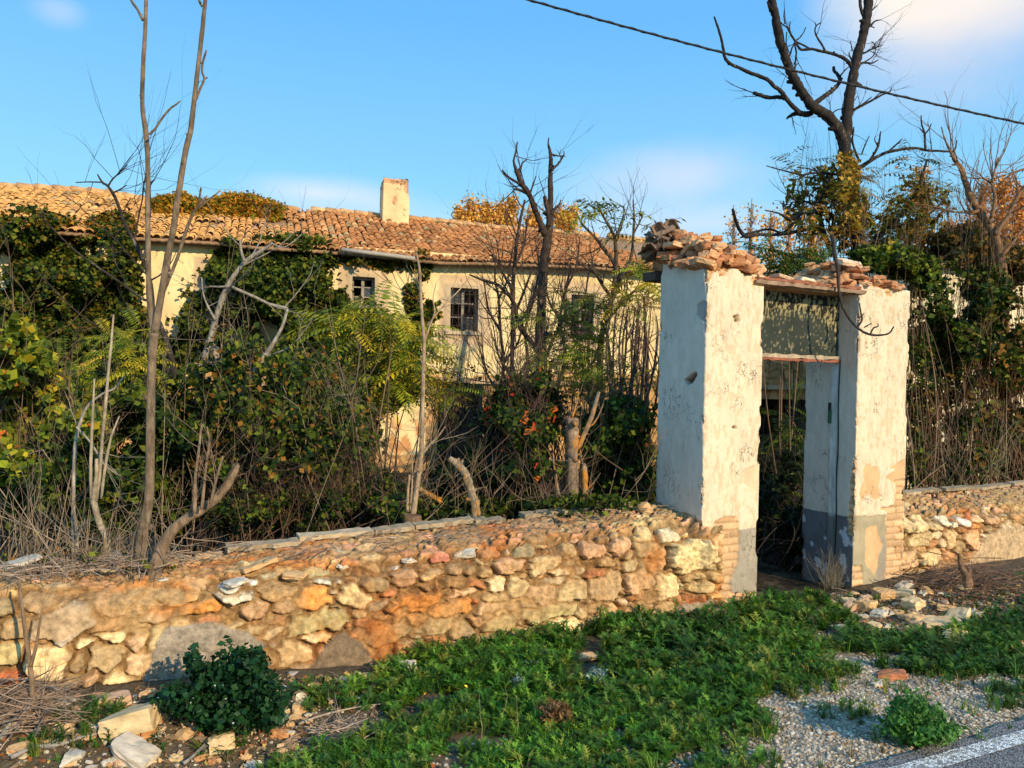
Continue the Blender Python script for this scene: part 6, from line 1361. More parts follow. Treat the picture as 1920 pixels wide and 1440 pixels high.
# ---- far trees in autumn colour, each with its own trunk and upswept twigs
def poplar(label, px, top, w, Y, seed, pal, col=(.58, .34, .15), leafn=1600, group=None, base=None, twn=95, lsize=.16):
    r = np.random.default_rng(seed); t = at(px, top - 8, Y); b = t.copy(); b[2] = -.7; root = plant('poplar', label, 'tree', b, group); hgt = t[2] - b[2]; mb = MB(); ms = MB()
    ms.tube(smoothpath(np.array([b, b + (0, 0, hgt * .4), b + (r.normal(0, .1), 0, hgt * .75), t])), np.linspace(.16, .02, 13), 6, col, cap=False); wm = w * Y / FPX
    tips = []
    for k in range(twn):
        z = hgt * r.uniform(.4, .95); an = r.uniform(0, 6.28); p = b + np.array([0, 0, z]); l = max(wm * 1.7 * r.uniform(.5, 1.1), .8) * (1.35 - z / hgt)
        grow(ms, p, (math.cos(an) * .5, math.sin(an) * .5, 1.0), l, .022, 2, r, col, spread=.45, up=.5, tips=tips, nkid=(2, 4), wig=.2)
    ms.build('trunk', M_TWIG, root)
    if leafn:
        T_ = np.array([q[0] for q in tips]); P = T_[r.integers(len(T_), size=leafn)] + r.normal(0, .22, (leafn, 3)); leafarr(mb, P, lsize, pal, r, .1, 1.3); mb.build('crown', M_LEAF, root)
OR_ = [(.78, .40, .07), (.80, .48, .10), (.66, .30, .06)]
for k, (x, top, w) in enumerate(((862, 392, 22), (885, 378, 22), (912, 385, 18), (938, 382, 20), (962, 372, 20), (1000, 395, 18), (1050, 398, 22), (1072, 390, 20))):
    poplar('orange autumn poplar behind the roof ridge, ' + ('first from the left', 'second from the left', 'third from the left', 'fourth from the left', 'left of the dead tree fork', 'right behind the dead tree', 'right of the dead tree trunk', 'last before the ailanthus')[k], x, top, w, 46, 300 + k, OR_, leafn=4200, lsize=.13, group='orange poplars behind the house')
for k, (x, top, w, n, lab) in enumerate(((1375, 392, 24, 120, 'thin grey bare poplar left of the hooked low branch'), (1410, 380, 22, 120, 'bare grey poplar above the lintel, the tallest of its row'), (1445, 405, 24, 260, 'bare poplar with a few orange leaves above the lintel'), (1480, 400, 24, 400, 'pale orange poplar left of the dark trunk'), (1525, 395, 20, 500, 'orange poplar half hidden behind the dark trunk foliage'), (1728, 318, 16, 900, 'narrow tall pinkish poplar top right of the dark tree'),
        (1782, 420, 26, 900, 'short rusty poplar beyond the outbuilding roof'), (1820, 400, 26, 700, 'rusty poplar beyond the outbuilding roof, behind the thin twigs'), (1845, 345, 22, 700, 'tall orange poplar left of the curving bare tree'), (1880, 335, 24, 900, 'tall orange poplar behind the curving bare tree'), (1912, 345, 24, 1000, 'rusty orange poplar at the right edge of the sky'), (1940, 360, 24, 700, 'rusty orange poplar half outside the right edge'))):
    poplar(lab, x, top, w, 40, 320 + k, OR_ if k < 6 else [(.66, .28, .07), (.56, .22, .05), (.70, .36, .10)], col=(.30, .22, .17) if k < 3 else (.62, .34, .17), leafn=n * 4, group='autumn poplars beyond the gateway', lsize=.11)
# thin twigs growing on the gate rubble
r = np.random.default_rng(55); mb = MB(); p0 = G.P(np.array(G.px(1250, 430, .3)[0]), .35, 2.72)
for k in range(9): grow(mb, p0 + r.normal(0, .02, 3), (r.normal(0, .12), r.normal(0, .1), 1), r.uniform(.15, .3), .0016, 1, r, (.22, .16, .13), spread=.35)
tag(mb.build('weed', M_TWIG), 'wispy dry weed sprouting from the heap on the left gate pillar', 'weed')
r = np.random.default_rng(56)
# ------------------------------------------------------------ loose stones, bricks and low plants in front of the wall
def ground_hit(px, py):
    z = 0.
    for k in range(4): p = on_plane(px, py, np.array([0, 0, z]), np.array([0, 0, 1.])); z = float(gz(p[0], p[1]))
    return np.array([p[0], p[1], z])
r = np.random.default_rng(77)
CRM = (.68, .50, .27); WHT = (.60, .52, .40); PNK = (.58, .37, .23); ORN = (.56, .27, .11); BRC = (.64, .40, .19); GRY = (.36, .32, .28)
def put(px, py, wpx, hpx, col, lab, shape='rock', cat='stone', nm='stone', group=None, p=None, yaw=None, lift=.0, depth=None):
    if p is None: p = ground_hit(px, py + hpx * .5)
    D = (p - CP) @ CF / FPX; lx = wpx * D; h = max(.02, hpx * D * .72); ly = (depth or r.uniform(.55, .9)) * lx
    yw = gz_rot + r.normal(0, .5) if yaw is None else yaw
    if shape == 'rock': V, F = rock_mesh(lx, ly, h, r, 3, int(r.integers(7, 12)), .05)
    else: V, F = block_mesh(lx, ly, h, r, .003, 5, .003)
    V = np.array(V); q = np.array(p) + np.array([0, ly * .3, 0]); q[2] = (p[2] if lift else float(gz(q[0], q[1]))) + h * .36 + lift
    return loose(nm, V, F, M_ROCK, np.array(col) * r.uniform(.9, 1.05), q, (r.normal(0, .12), r.normal(0, .12), yw), lab, cat, group, smooth=False)
for a in ((235, 1347, 92, 60, CRM, 'large pale cream slab lying in front of the left wall, the biggest loose stone', 'block'), (200, 1312, 66, 34, PNK, 'pinkish slab leaning behind the large pale cream slab', 'block'), (117, 1315, 44, 36, WHT, 'whitish grey stone beside the pile of dry sticks', 'rock'),
        (120, 1356, 30, 32, BRC, 'round buff stone among weeds left of the large cream slab', 'rock'), (133, 1415, 60, 34, WHT, 'white and pinkish rough stone near the bottom left corner', 'rock'), (243, 1411, 86, 36, (.60, .50, .38), 'long flat pale slab with a tan side near the bottom edge', 'block'),
        (412, 1390, 46, 38, CRM, 'square cream block below the dark green shrub', 'block'), (345, 1376, 40, 26, BRC, 'buff angular stone left of the square cream block', 'rock'), (298, 1378, 20, 18, WHT, 'small white stone between the large slab and the dark shrub', 'rock'), (272, 1368, 40, 22, ORN, 'orange chunk just under the large cream slab', 'rock'),
        (175, 1303, 32, 22, ORN, 'small orange stone at the wall foot above the pinkish slab', 'rock'), (562, 1303, 26, 28, WHT, 'small white stone right of the dark green shrub', 'rock'), (577, 1285, 38, 26, PNK, 'pinkish stone at the wall foot right of the dark shrub', 'rock'), (612, 1272, 32, 22, BRC, 'buff stone touching the brown mud patch of the wall', 'rock'),
        (545, 1262, 28, 14, GRY, 'flat grey stone at the wall foot by the dark shrub', 'rock'), (522, 1376, 36, 14, ORN, 'thin orange tile shard under the weeds edge', 'block'), (540, 1373, 24, 16, WHT, 'white chip beside the thin orange tile shard', 'rock'),
        (763, 1248, 30, 34, WHT, 'white upright stone half hidden by weeds at the wall foot', 'block'), (803, 1245, 36, 26, CRM, 'cream stone behind weeds right of the white upright one', 'rock'), (170, 1436, 26, 18, GRY, 'grey pebble at the bottom edge on the left', 'rock'), (30, 1395, 50, 20, BRC, 'buff stone at the left edge near the long grey stick', 'rock'),
        (640, 1275, 50, 18, PNK, 'low pinkish rubble lump below the brown mud patch', 'rock'), (690, 1268, 44, 16, BRC, 'low buff rubble lump right of the brown mud patch', 'rock'), (555, 1335, 24, 14, CRM, 'small cream stone in the weeds right of the shrub', 'rock'), (1103, 1230, 44, 20, BRC, 'buff stone lying in the thick weeds', 'rock'), (1110, 1262, 24, 16, PNK, 'pinkish chip in the weeds below the buff stone', 'rock')):
    put(*a[:6], a[6])
for a in ((1663, 1110, 32, 20, BRC, 'buff brick lying nearest the right gate pillar foot'), (1628, 1131, 34, 20, BRC, 'tan half brick leaning in the rubble right of the doorway'), (1597, 1135, 26, 15, PNK, 'small pinkish brick just outside the doorway'), (1700, 1112, 30, 18, CRM, 'cream block upper of a pair in the right rubble'), (1718, 1128, 38, 22, CRM, 'cream notched block lower of a pair in the right rubble'),
        (1720, 1157, 30, 20, BRC, 'square buff brick standing left of the long slabs'), (1783, 1141, 33, 14, BRC, 'buff brick resting behind the two long slabs'), (1800, 1157, 52, 14, CRM, 'upper long cream slab in the grass on the right'), (1773, 1168, 66, 16, CRM, 'lower long cream slab in the grass on the right'), (1793, 1192, 46, 18, CRM, 'pale flat stone nearest the road on the right'),
        (1527, 1162, 36, 15, CRM, 'pale brick alone in the grass before the doorway'), (1423, 1154, 36, 14, BRC, 'buff brick at the right corner of the left pillar foot'), (1513, 1135, 26, 8, BRC, 'thin shard lying in the doorway grass'), (1697, 1097, 26, 13, WHT, 'white brick fragment against the right wall foot'), (1642, 1172, 20, 14, CRM, 'small cream block in grass below the tan half brick'), (1668, 1178, 18, 10, CRM, 'small cream chip right of the small cream block'),
        (1597, 1180, 34, 14, (.70, .60, .30), 'yellowish broken stone in grass left of the small cream block'), (1652, 1149, 34, 13, WHT, 'white flat shard in the middle of the right rubble'), (1360, 1152, 56, 30, PNK, 'reddish flat slab leaning at the left pillar foot'), (1318, 1168, 30, 16, BRC, 'buff chip left of the reddish leaning slab'), (1230, 1193, 38, 20, ORN, 'orange brick in the weeds at the wall foot'), (1677, 1266, 42, 14, (.62, .22, .10), 'red brick shard on the gravel'), (1650, 1284, 24, 8, WHT, 'thin pale chip beside the red brick shard'), (1916, 1207, 18, 14, ORN, 'brown stone at the right edge above the road'), (1265, 1180, 20, 10, CRM, 'small cream chip at the wall foot near the orange brick'), (1740, 1105, 22, 12, BRC, 'buff chip in the litter right of the cream pair')):
    a = list(a); a[2] *= 1.2; a[3] *= 1.25; put(*a[:6], 'block', 'brick', 'brick')
def put_top(px, py, w, wpx, hpx, col, lab, shape='block'):
    s_, z = G.px(px, py + hpx * .5, w); p = G.P(np.array(s_), w, z); a_ = .60 + .2 * max(0, w - .1)
    put(px, py, wpx, hpx, col, lab, shape, p=p, lift=.014)
for a in ((1097, 990, .42, 36, 28, CRM, 'pointed cream stone standing on the coping of the long wall', 'rock'), (1211, 950, .34, 34, 30, BRC, 'squarish buff block on the wall top beside the left pillar', 'rock'), (1180, 948, .42, 20, 12, CRM, 'small buff brick on the wall top left of the squarish block', 'block'), (1085, 967, .5, 34, 12, CRM, 'flat cream stone on the coping behind the pointed one', 'rock'), (1130, 968, .45, 50, 12, BRC, 'long low buff stone on the wall top between the pointed and squarish ones', 'rock'),
        (213, 1050, .44, 72, 15, WHT, 'long whitish slab on the wall top behind the crooked stump', 'rock'), (193, 1074, .25, 38, 14, CRM, 'cream stone on the wall top left of the twin sapling', 'rock'), (300, 1093, .12, 24, 8, WHT, 'small white chip at the wall edge below the twin sapling', 'rock'), (392, 1045, .45, 50, 16, BRC, 'buff stone at the left end of the coping', 'rock'), (30, 1060, .46, 60, 8, WHT, 'pale board-like slab on the wall top at the left edge', 'block')):
    put_top(*a)
for a in ((477, 1064, .18, 68, 13, BRC, 'long flat brick on the wall top below the left end of the coping'), (598, 1051, .30, 38, 16, BRC, 'flat buff brick on the wall top near the middle of the coping'), (545, 1060, .26, 52, 12, PNK, 'pinkish flat shard on the wall top left of the flat buff brick'), (437, 1097, .03, 42, 10, WHT, 'white flat shard sticking from the wall edge'), (550, 1082, .08, 40, 14, BRC, 'tilted buff brick at the wall edge'),
        (700, 1036, .35, 34, 10, PNK, 'small pink shard on the wall top behind the white chips'), (765, 1055, .14, 28, 8, WHT, 'white chip on the wall edge left of the red brick'), (823, 1051, .12, 34, 12, (.56, .2, .11), 'red brick on the wall edge in the middle of the long wall'), (870, 1040, .14, 40, 12, WHT, 'whitish flat stone on the wall edge right of the red brick'), (893, 1018, .32, 36, 14, ORN, 'orange flat brick on the wall top, leftmost of three in a row'),
        (935, 1014, .32, 28, 16, ORN, 'orange square brick on the wall top, middle of three in a row'), (968, 1012, .30, 28, 14, ORN, 'orange square brick on the wall top, rightmost of three in a row'), (643, 1064, .16, 26, 9, WHT, 'small white chip on the wall edge near the middle of the coping'), (1010, 1030, .12, 30, 8, BRC, 'thin buff shard at the wall edge right of the orange bricks'), (1070, 1015, .2, 40, 10, PNK, 'flat pinkish slab on the wall top below the pointed cream stone'), (1150, 998, .2, 44, 12, BRC, 'flat buff slab on the wall top below the squarish block')):
    put_top(*a)
# many small rubble chips of the two spills, each a stone
for grp, lab, n, poly, pal in (('rubble chips below the left wall', 'small rubble chip scattered on the litter below the left wall', 150, [(0, 1330), (280, 1290), (720, 1262), (720, 1300), (600, 1330), (560, 1400), (500, 1440), (0, 1440)], (CRM, BRC, PNK, ORN, WHT, BRC, (.3, .2, .12))),
        ('rubble chips below the right wall', 'small rubble chip scattered on the litter right of the gateway', 45, [(1500, 1130), (1600, 1110), (1700, 1095), (1860, 1090), (1850, 1190), (1680, 1200), (1560, 1190)], (CRM, BRC, PNK, BRC, WHT)),
        ('rubble chips along the foot of the left wall', 'small rubble chip lying along the foot of the wall by the left pillar', 26, [(1150, 1180), (1240, 1170), (1330, 1160), (1430, 1160), (1400, 1190), (1250, 1205), (1150, 1200)], (BRC, PNK, ORN))):
    k = 0
    while k < n:
        x = r.uniform(min(q[0] for q in poly), max(q[0] for q in poly)); y = r.uniform(min(q[1] for q in poly), max(q[1] for q in poly))
        if not inpoly(np.array([x]), np.array([y]), poly)[0]: continue
        s_ = r.uniform(8, 22) if r.random() < .75 else r.uniform(22, 34); cc = pal[r.integers(len(pal))]
        if 'left wall' in grp and 'foot' not in grp: near_ = 'beside the stick pile at the left edge' if x < 130 else 'round the large cream slab' if x < 320 else 'round the foot of the dark flowering shrub' if x < 540 else 'in the litter right of the dark flowering shrub'
        elif 'right' in grp: near_ = 'just outside the doorway' if x < 1610 else 'among the buff bricks right of the doorway' if x < 1740 else 'by the long slabs and the pruned twigs'
        else: near_ = 'at the left pillar foot' if x > 1320 else 'in the weeds at the wall foot'
        row_ = ' nearer the road' if y > (min(q[1] for q in poly) + max(q[1] for q in poly)) / 2 else ' nearer the wall'
        cw_ = 'cream' if cc is CRM else 'whitish' if cc is WHT else 'pinkish' if cc is PNK else 'orange' if cc is ORN else 'buff' if cc is BRC else 'brown'
        lab = ('tiny ' if s_ < 13 else 'small ') + cw_ + ' rubble chip ' + near_ + row_
        put(x, y, s_, s_ * r.uniform(.4, .7), cc, lab, 'rock' if r.random() < .6 else 'block', group=grp, nm='rubble_stone'); k += 1

# ---- weeds: lobed leaves in rosettes and stems
def weedleaf(L_, r, lobes=5, w=.16):
    """curved pinnate-lobed leaf in the xz plane, growing along +x"""
    n = lobes + 1; x = np.linspace(0, 1, n + 1); bend = r.uniform(.2, .9); z = L_ * (np.sin(x * 1.6) * .55 - bend * x * x * .5); X = x * L_ * .9
    V = []; T = []; m = 0; hw = L_ * .028 * (1 + x * (1 - x) * 3)
    for k in range(n + 1): V += [(X[k], -hw[k], z[k]), (X[k], hw[k], z[k])]
    V[-2] = (X[-1] + L_ * .05, -.0, z[-1]); V[-1] = (X[-1] + L_ * .05, .0, z[-1])
    for k in range(n): T += [(2 * k, 2 * k + 2, 2 * k + 3), (2 * k, 2 * k + 3, 2 * k + 1)]
    m = len(V)
    for k in range(1, n):
        l = L_ * w * math.sin(math.pi * (.18 + .72 * k / n)) * r.uniform(.8, 1.3)
        for sg in (-1, 1):
            V += [(X[k] - L_ * .045, sg * hw[k] * .9, z[k]), (X[k] + L_ * .045, sg * hw[k] * .9, z[k]), (X[k] + l * .55, sg * (hw[k] + l), z[k] + l * .25)]
            T.append((m, m + 1, m + 2) if sg > 0 else (m, m + 2, m + 1)); m += 3
    return np.array(V), np.array(T)
def plant_proto(r, n, L_, stem=.0, lobes=5, w=.16, tall=0.):
    Vs = []; Ts = []; m = 0; sh = []
    for k in range(n):
        V, T = weedleaf(L_ * r.uniform(.55, 1.1), r, lobes, w); el = -r.uniform(-.05, .95); c, s = math.cos(el), math.sin(el)
        V = V @ np.array([[c, 0, s], [0, 1, 0], [-s, 0, c]]).T
        V = V * np.array([1, 1, 1]); az = k * 2.4 + r.normal(0, .3); c, s = math.cos(az), math.sin(az); V = V @ np.array([[c, -s, 0], [s, c, 0], [0, 0, 1]]).T
        V[:, 2] = np.abs(V[:, 2]) * .9 + tall * k / n
        Vs.append(V); Ts.append(T + m); m += len(V); sh += [r.uniform(.75, 1.25)] * len(V)
    return np.vstack(Vs), np.vstack(Ts), np.array(sh)
def scatter(name, label, protos, pts, scale, pal, r, mat=M_WEED, kind='stuff', cat=None, parent=None):
    mb = MB(); pal = np.array(pal)
    for p, s_ in zip(pts, scale):
        V, T, sh = protos[r.integers(len(protos))]; az = r.uniform(0, 6.28); c, s = math.cos(az), math.sin(az)
        M = np.array([[c, -s, 0], [s, c, 0], [r.normal(0, .12), r.normal(0, .12), 1]]); col = pal[r.integers(len(pal))] * r.uniform(.75, 1.25)
        tn = float(n2(np.array(p[0]), np.array(p[1]), 1.7, 3, 71.)); col = col * np.array([.45 + 1.3 * tn, .55 + .9 * tn, .8]); mb.add(V @ M.T * s_ + p, T=T, col=col[None] * sh[:, None])
    o = mb.build(name, mat, parent)
    if label: tag(o, label, cat or name, None, kind)
    return o
DENSE = [(715, 1262), (800, 1222), (960, 1185), (1150, 1172), (1300, 1180), (1420, 1140), (1540, 1128), (1640, 1185), (1780, 1205), (2300, 1230), (2300, 1300), (1850, 1275), (1700, 1262), (1580, 1262), (1500, 1300), (1440, 1375), (1310, 1395), (1240, 1430), (1180, 1480), (900, 1480), (430, 1480), (560, 1420), (720, 1370), (700, 1300)]
MEDS = [[(560, 1300), (690, 1285), (700, 1330), (560, 1350)], [(20, 1385), (60, 1350), (200, 1335), (300, 1390), (250, 1385), (60, 1420)], [(1280, 1400), (1400, 1385), (1480, 1420), (1470, 1480), (1280, 1480)], [(1520, 1330), (1640, 1335), (1640, 1370), (1560, 1365)], [(1840, 1290), (2300, 1280), (2300, 1340), (1860, 1325)], [(1600, 1380), (1700, 1380), (1640, 1410), (1590, 1400)], [(330, 1370), (470, 1400), (400, 1440), (330, 1410)], [(1560, 1180), (1750, 1190), (1980, 1120), (1980, 1230), (1700, 1210)], [(1450, 1290), (1560, 1275), (1600, 1295), (1480, 1320)]]
def sample_ground(n, polys, dens, thr=.0, seed=0, wr=(-2.9, -.02), sr=(-4.2, 7.5)):
    r = np.random.default_rng(seed); a = r.uniform(*sr, n); w = r.uniform(*wr, n); P = G.P(a, w, a * 0); P[:, 2] = gz(P[:, 0], P[:, 1]); X, Y_ = project(P); k = np.zeros(n)
    for q, d in zip(polys, dens):
        X2 = X + 26 * (n2(P[:, 0], P[:, 1], 3.1, 3, 1.) - .5) * 2; Y2 = Y_ + 16 * (n2(P[:, 0], P[:, 1], 3.1, 3, 9.) - .5) * 2
        k = np.maximum(k, inpoly(X2, Y2, q) * d)
    dn = n2(P[:, 0], P[:, 1], 4.2, 3, 33.)
    keep = (r.random(n) < k) & (dn > thr)
    return P[keep]
GRN = [(.045, .15, .020), (.08, .21, .028), (.028, .09, .014), (.12, .26, .035), (.07, .15, .035), (.04, .13, .02), (.18, .24, .05)]
protos = [plant_proto(r, int(r.integers(10, 17)), r.uniform(.065, .11), lobes=int(r.integers(3, 6)), w=r.uniform(.12, .24), tall=r.choice([0, .02, .05])) for k in range(14)]
pts = sample_ground(37000, [DENSE] + MEDS, [.86] + [.34] * len(MEDS), .375, 5)
X, Y_ = project(pts); near = sstep(1400, 1180, Y_)
scatter('weeds', 'low green weeds with lobed leaves covering the verge', protos, pts, r.uniform(.6, 1.25, len(pts)) * (1 - .25 * (X > 1450)) * (.8 + .55 * near), GRN, r, cat='weeds')
# taller upright weeds at the foot of the wall and in the thick of the verge
tallp = [plant_proto(r, 16, .085, lobes=4, tall=.17) for k in range(5)]
pts = sample_ground(1600, [[(780, 1235), (1150, 1180), (1190, 1160), (1420, 1150), (1500, 1150), (1400, 1250), (1000, 1330), (760, 1330)]], [.45], .42, 6)
scatter('weeds', 'taller upright weeds along the foot of the wall', tallp, pts, r.uniform(.7, 1.2, len(pts)), GRN[:3], r, cat='weeds')
# grass blades
def blades(n_, L_, r):
    V = []; T = []; sh = []
    for k in range(n_):
        an = r.uniform(0, 6.28); l = L_ * r.uniform(.5, 1.2); d = np.array([math.cos(an), math.sin(an), 0]); s = np.array([-d[1], d[0], 0]) * .0022; b = d * r.uniform(0, .02); ln = r.uniform(.2, .8); m = len(V)
        V += [b - s, b + s, b + d * l * ln * .4 + np.array([0, 0, l * .6]) + s * .8, b + d * l * ln * .4 + np.array([0, 0, l * .6]) - s * .8, b + d * l * ln + np.array([0, 0, l * (1 - ln * .4)])]
        T += [(m, m + 1, m + 2), (m, m + 2, m + 3), (m + 3, m + 2, m + 4)]; sh += [r.uniform(.7, 1.3)] * 5
    return np.array(V), np.array(T), np.array(sh)
bl = [blades(12, .09, r) for k in range(6)]
pts = sample_ground(20000, [DENSE, [(1250, 1260), (2300, 1200), (2300, 1350), (1250, 1480)]] + MEDS, [.22, .10] + [.3] * len(MEDS), .34, 8)
scatter('grass', 'thin grass blades growing through the weeds and the gravel edge', bl, pts, r.uniform(.5, 1.2, len(pts)), GRN + [(.20, .22, .06), (.26, .22, .10)], r, cat='grass')
# low creeping ground leaves on the litter
pts = sample_ground(9500, [[(1440, 1130), (2300, 1080), (2300, 1290), (1440, 1280)], [(1700, 1090), (2300, 1060), (2300, 1200), (1750, 1180)], [(480, 1290), (730, 1260), (730, 1380), (480, 1420)], [(0, 1330), (500, 1330), (500, 1440), (0, 1440)]], [.4, .6, .22, .10], .36, 9)
small = [plant_proto(r, 6, .05, lobes=3, w=.24) for k in range(6)]
scatter('ground_cover', 'small creeping leaves spread over the litter and gravel', small, pts, r.uniform(.6, 1.3, len(pts)), GRN[:3] + [(.10, .12, .04)], r, cat='ground cover')
# gravel
gp = sample_ground(290000, [[(1150, 1480), (1200, 1390), (1450, 1300), (1560, 1240), (1700, 1230), (2300, 1240), (2300, 1345), (1590, 1450), (1560, 1480)], [(420, 1480), (1200, 1330), (1250, 1480)], [(1500, 1120), (2300, 1090), (2300, 1240), (1500, 1240)], [(-230, 1330), (720, 1260), (720, 1400), (400, 1480), (-230, 1500)]], [.85, .25, .14, .16], .0, 11, wr=(-3.4, -.02))
Vi, Ti = ico(1); mb = MB(); n_ = len(gp); sc_ = (.002 + .010 * r.random((n_, 1, 1)) ** 2.4) * np.array([1, 1, .6]); Vr = Vi[None] * sc_ * (1 + .35 * (r.random((n_, len(Vi), 1)) - .5)); Vr = Vr + gp[:, None, :] + np.array([0, 0, .002])
pc = np.array([(.56, .49, .38), (.46, .38, .28), (.64, .57, .46), (.36, .27, .18), (.52, .42, .30), (.40, .34, .27)]); cc = pc[r.integers(5, size=n_)] * r.uniform(.7, 1.15, (n_, 1))
mb.add(Vr.reshape(-1, 3), T=(Ti[None] + (np.arange(n_) * len(Vi))[:, None, None]).reshape(-1, 3), col=np.repeat(cc, len(Vi), axis=0))
tag(mb.build('gravel', M_ROCK, None, False), 'pale crushed gravel along the road edge', 'gravel', kind='stuff')
# dead leaves and twig litter
lp = sample_ground(56000, [[(-230, 1330), (740, 1255), (740, 1400), (560, 1480), (-230, 1500)], [(1480, 1110), (2300, 1080), (2300, 1200), (1480, 1200)], DENSE, [(1250, 1260), (2300, 1200), (2300, 1350), (1250, 1480)]], [.55, .55, .03, .05], .0, 12)
mb = MB(); yl = sample_ground(2600, [DENSE], [.05], .3, 44); leafarr(mb, yl + np.array([0, 0, .07]), .016, [(.75, .55, .06), (.70, .35, .05)], r, 2., 1.4); leafarr(mb, lp + np.array([0, 0, .006]), .020, [(.26, .15, .08), (.34, .20, .10), (.16, .10, .06), (.42, .28, .16), (.40, .13, .05), (.50, .36, .10)], r, 2.5, 1.5); tag(mb.build('fallen_leaves', M_LEAF), 'dry brown leaves scattered over the litter', 'leaves', kind='stuff')
tp = sample_ground(3200, [[(-230, 1330), (740, 1255), (740, 1400), (560, 1480), (-230, 1500)], [(1560, 1100), (2300, 1075), (2300, 1200), (1560, 1180)], [(-60, 1040), (340, 1040), (340, 1110), (-60, 1110)]], [.42, .42, .0], .0, 13)
mb = MB()
for p in tp:
    an = r.uniform(0, 6.28); l = r.uniform(.03, .14); d = np.array([math.cos(an), math.sin(an), r.normal(.05, .12)]) * l; mb.tube([p + (0, 0, .008), p + d * .5 + (0, 0, .014), p + d + (0, 0, .010)], r.uniform(.001, .003), 4, np.array([.34, .25, .17]) * r.uniform(.5, 1.4), cap=False)
# litter on the wall top too
for k in range(420):
    x = r.uniform(-30, 1280) if r.random() < .4 else r.uniform(-30, 340); w = r.uniform(.16, .5); a = G.px(x, 1050, w)[0]; z = np.interp(a, [aL, G.px(330, 1090)[0], aG], [.635, .60, .69]) + .05
    p = G.P(np.array(a), w, z); an = r.uniform(0, 6.28); l = r.uniform(.04, .22); d = np.array([math.cos(an), math.sin(an), r.normal(.0, .10)]) * l; mb.tube([p, p + d * .5 + (0, 0, .01), p + d], r.uniform(.001, .0035), 4, np.array([.34, .25, .18]) * r.uniform(.5, 1.4), cap=False)
tag(mb.build('twig_litter', M_TWIG), 'broken twigs littering the ground and the wall top', 'twigs', kind='stuff')
# sticks
def stick(pxs, rad, col, lab, lift=.02, seed=0, kids=4, nm='stick'):
    rr = np.random.default_rng(seed); pts = []
    for k, (x, y) in enumerate(pxs): p = ground_hit(x, y); p[2] += lift; pts.append(p)
    pts = smoothpath(np.array(pts)); mb = MB(); mb.tube(pts, np.linspace(rad, rad * .5, len(pts)), 8, col, rough=.1)
    for k in range(kids):
        i = rr.integers(1, len(pts) - 1); d = pts[i + 1] - pts[i - 1]; grow(mb, pts[i], d / np.linalg.norm(d) + rr.normal(0, .5, 3) * np.array([1, 1, .3]), rr.uniform(.06, .2), rad * .45, 0, rr, col)
    tag(mb.build(nm, M_BARK), lab, 'stick')
stick([(20, 1425), (60, 1405), (110, 1398), (150, 1388), (185, 1378)], .010, (.34, .31, .27), 'long curved grey stick lying near the bottom left corner')
stick([(345, 1440), (370, 1418), (395, 1390), (412, 1362)], .008, (.33, .29, .24), 'grey stick leaning against the square cream block', seed=2)
stick([(0, 1400), (20, 1375), (45, 1350), (60, 1335)], .010, (.42, .34, .22), 'pale thick stick in the brush pile at the left edge', .05, 3)
stick([(560, 1365), (600, 1350), (660, 1335), (730, 1325)], .006, (.44, .35, .26), 'thin pale stick crossing the litter right of the dark shrub', seed=4)
stick([(590, 1400), (640, 1385), (690, 1380)], .006, (.46, .40, .34), 'short whitish stick in the litter left of the weeds', seed=5)
stick([(1740, 1112), (1800, 1120), (1860, 1127), (1930, 1132)], .006, (.24, .15, .11), 'long thin brown twig lying across the litter on the right', .03, 6, 6)
# brush piles
def pile(lab, cx, cy, rx, ry, n, col, seed, hgt=.12, rad=.004, ln=(.15, .45)):
    rr = np.random.default_rng(seed); c = ground_hit(cx, cy); root = empty('brush_pile', c, lab, 'brush pile'); mb = MB()
    for k in range(n):
        p = ground_hit(cx + rx * rr.normal(0, .45), min(1470, cy + ry * rr.normal(0, .4))); p[2] += hgt * rr.random() ** 1.5 + .01; an = gz_rot + rr.normal(0, .9); l = rr.uniform(*ln); d = np.array([math.cos(an), math.sin(an), rr.normal(0, .18)])
        grow(mb, p - d * l / 2, d, l, rad * rr.uniform(.4, 1.4), 1, rr, np.array(col) * rr.uniform(.5, 1.4), up=0, nkid=(0, 3), wig=.18)
    mb.build('twig', M_TWIG, root)
pile('pile of dry grey-brown sticks at the left edge below the wall', 60, 1345, 90, 45, 190, (.34, .24, .17), 1)
pile('heap of pale wood chips and sticks beside the weeds', 640, 1385, 70, 40, 120, (.44, .33, .24), 2, .04, .003, (.06, .22))
pile('dark heap of pruned brown twigs against the right wall', 1810, 1100, 110, 26, 260, (.20, .12, .08), 3, .14)
tree('tree_stump', 'small jagged brown stump sticking out of the heap of pruned twigs', 'stump', 1812, 1090, 5.75, [([(1815, 1100, 9), (1812, 1082, 8), (1806, 1068, 6)], 0), ([(1806, 1072, 5), (1800, 1055, 4), (1798, 1038, 3)], 0), ([(1816, 1080, 5), (1818, 1066, 4)], 0)], (.22, .13, .08), seed=140, rough=.18, side=8, sink=False)
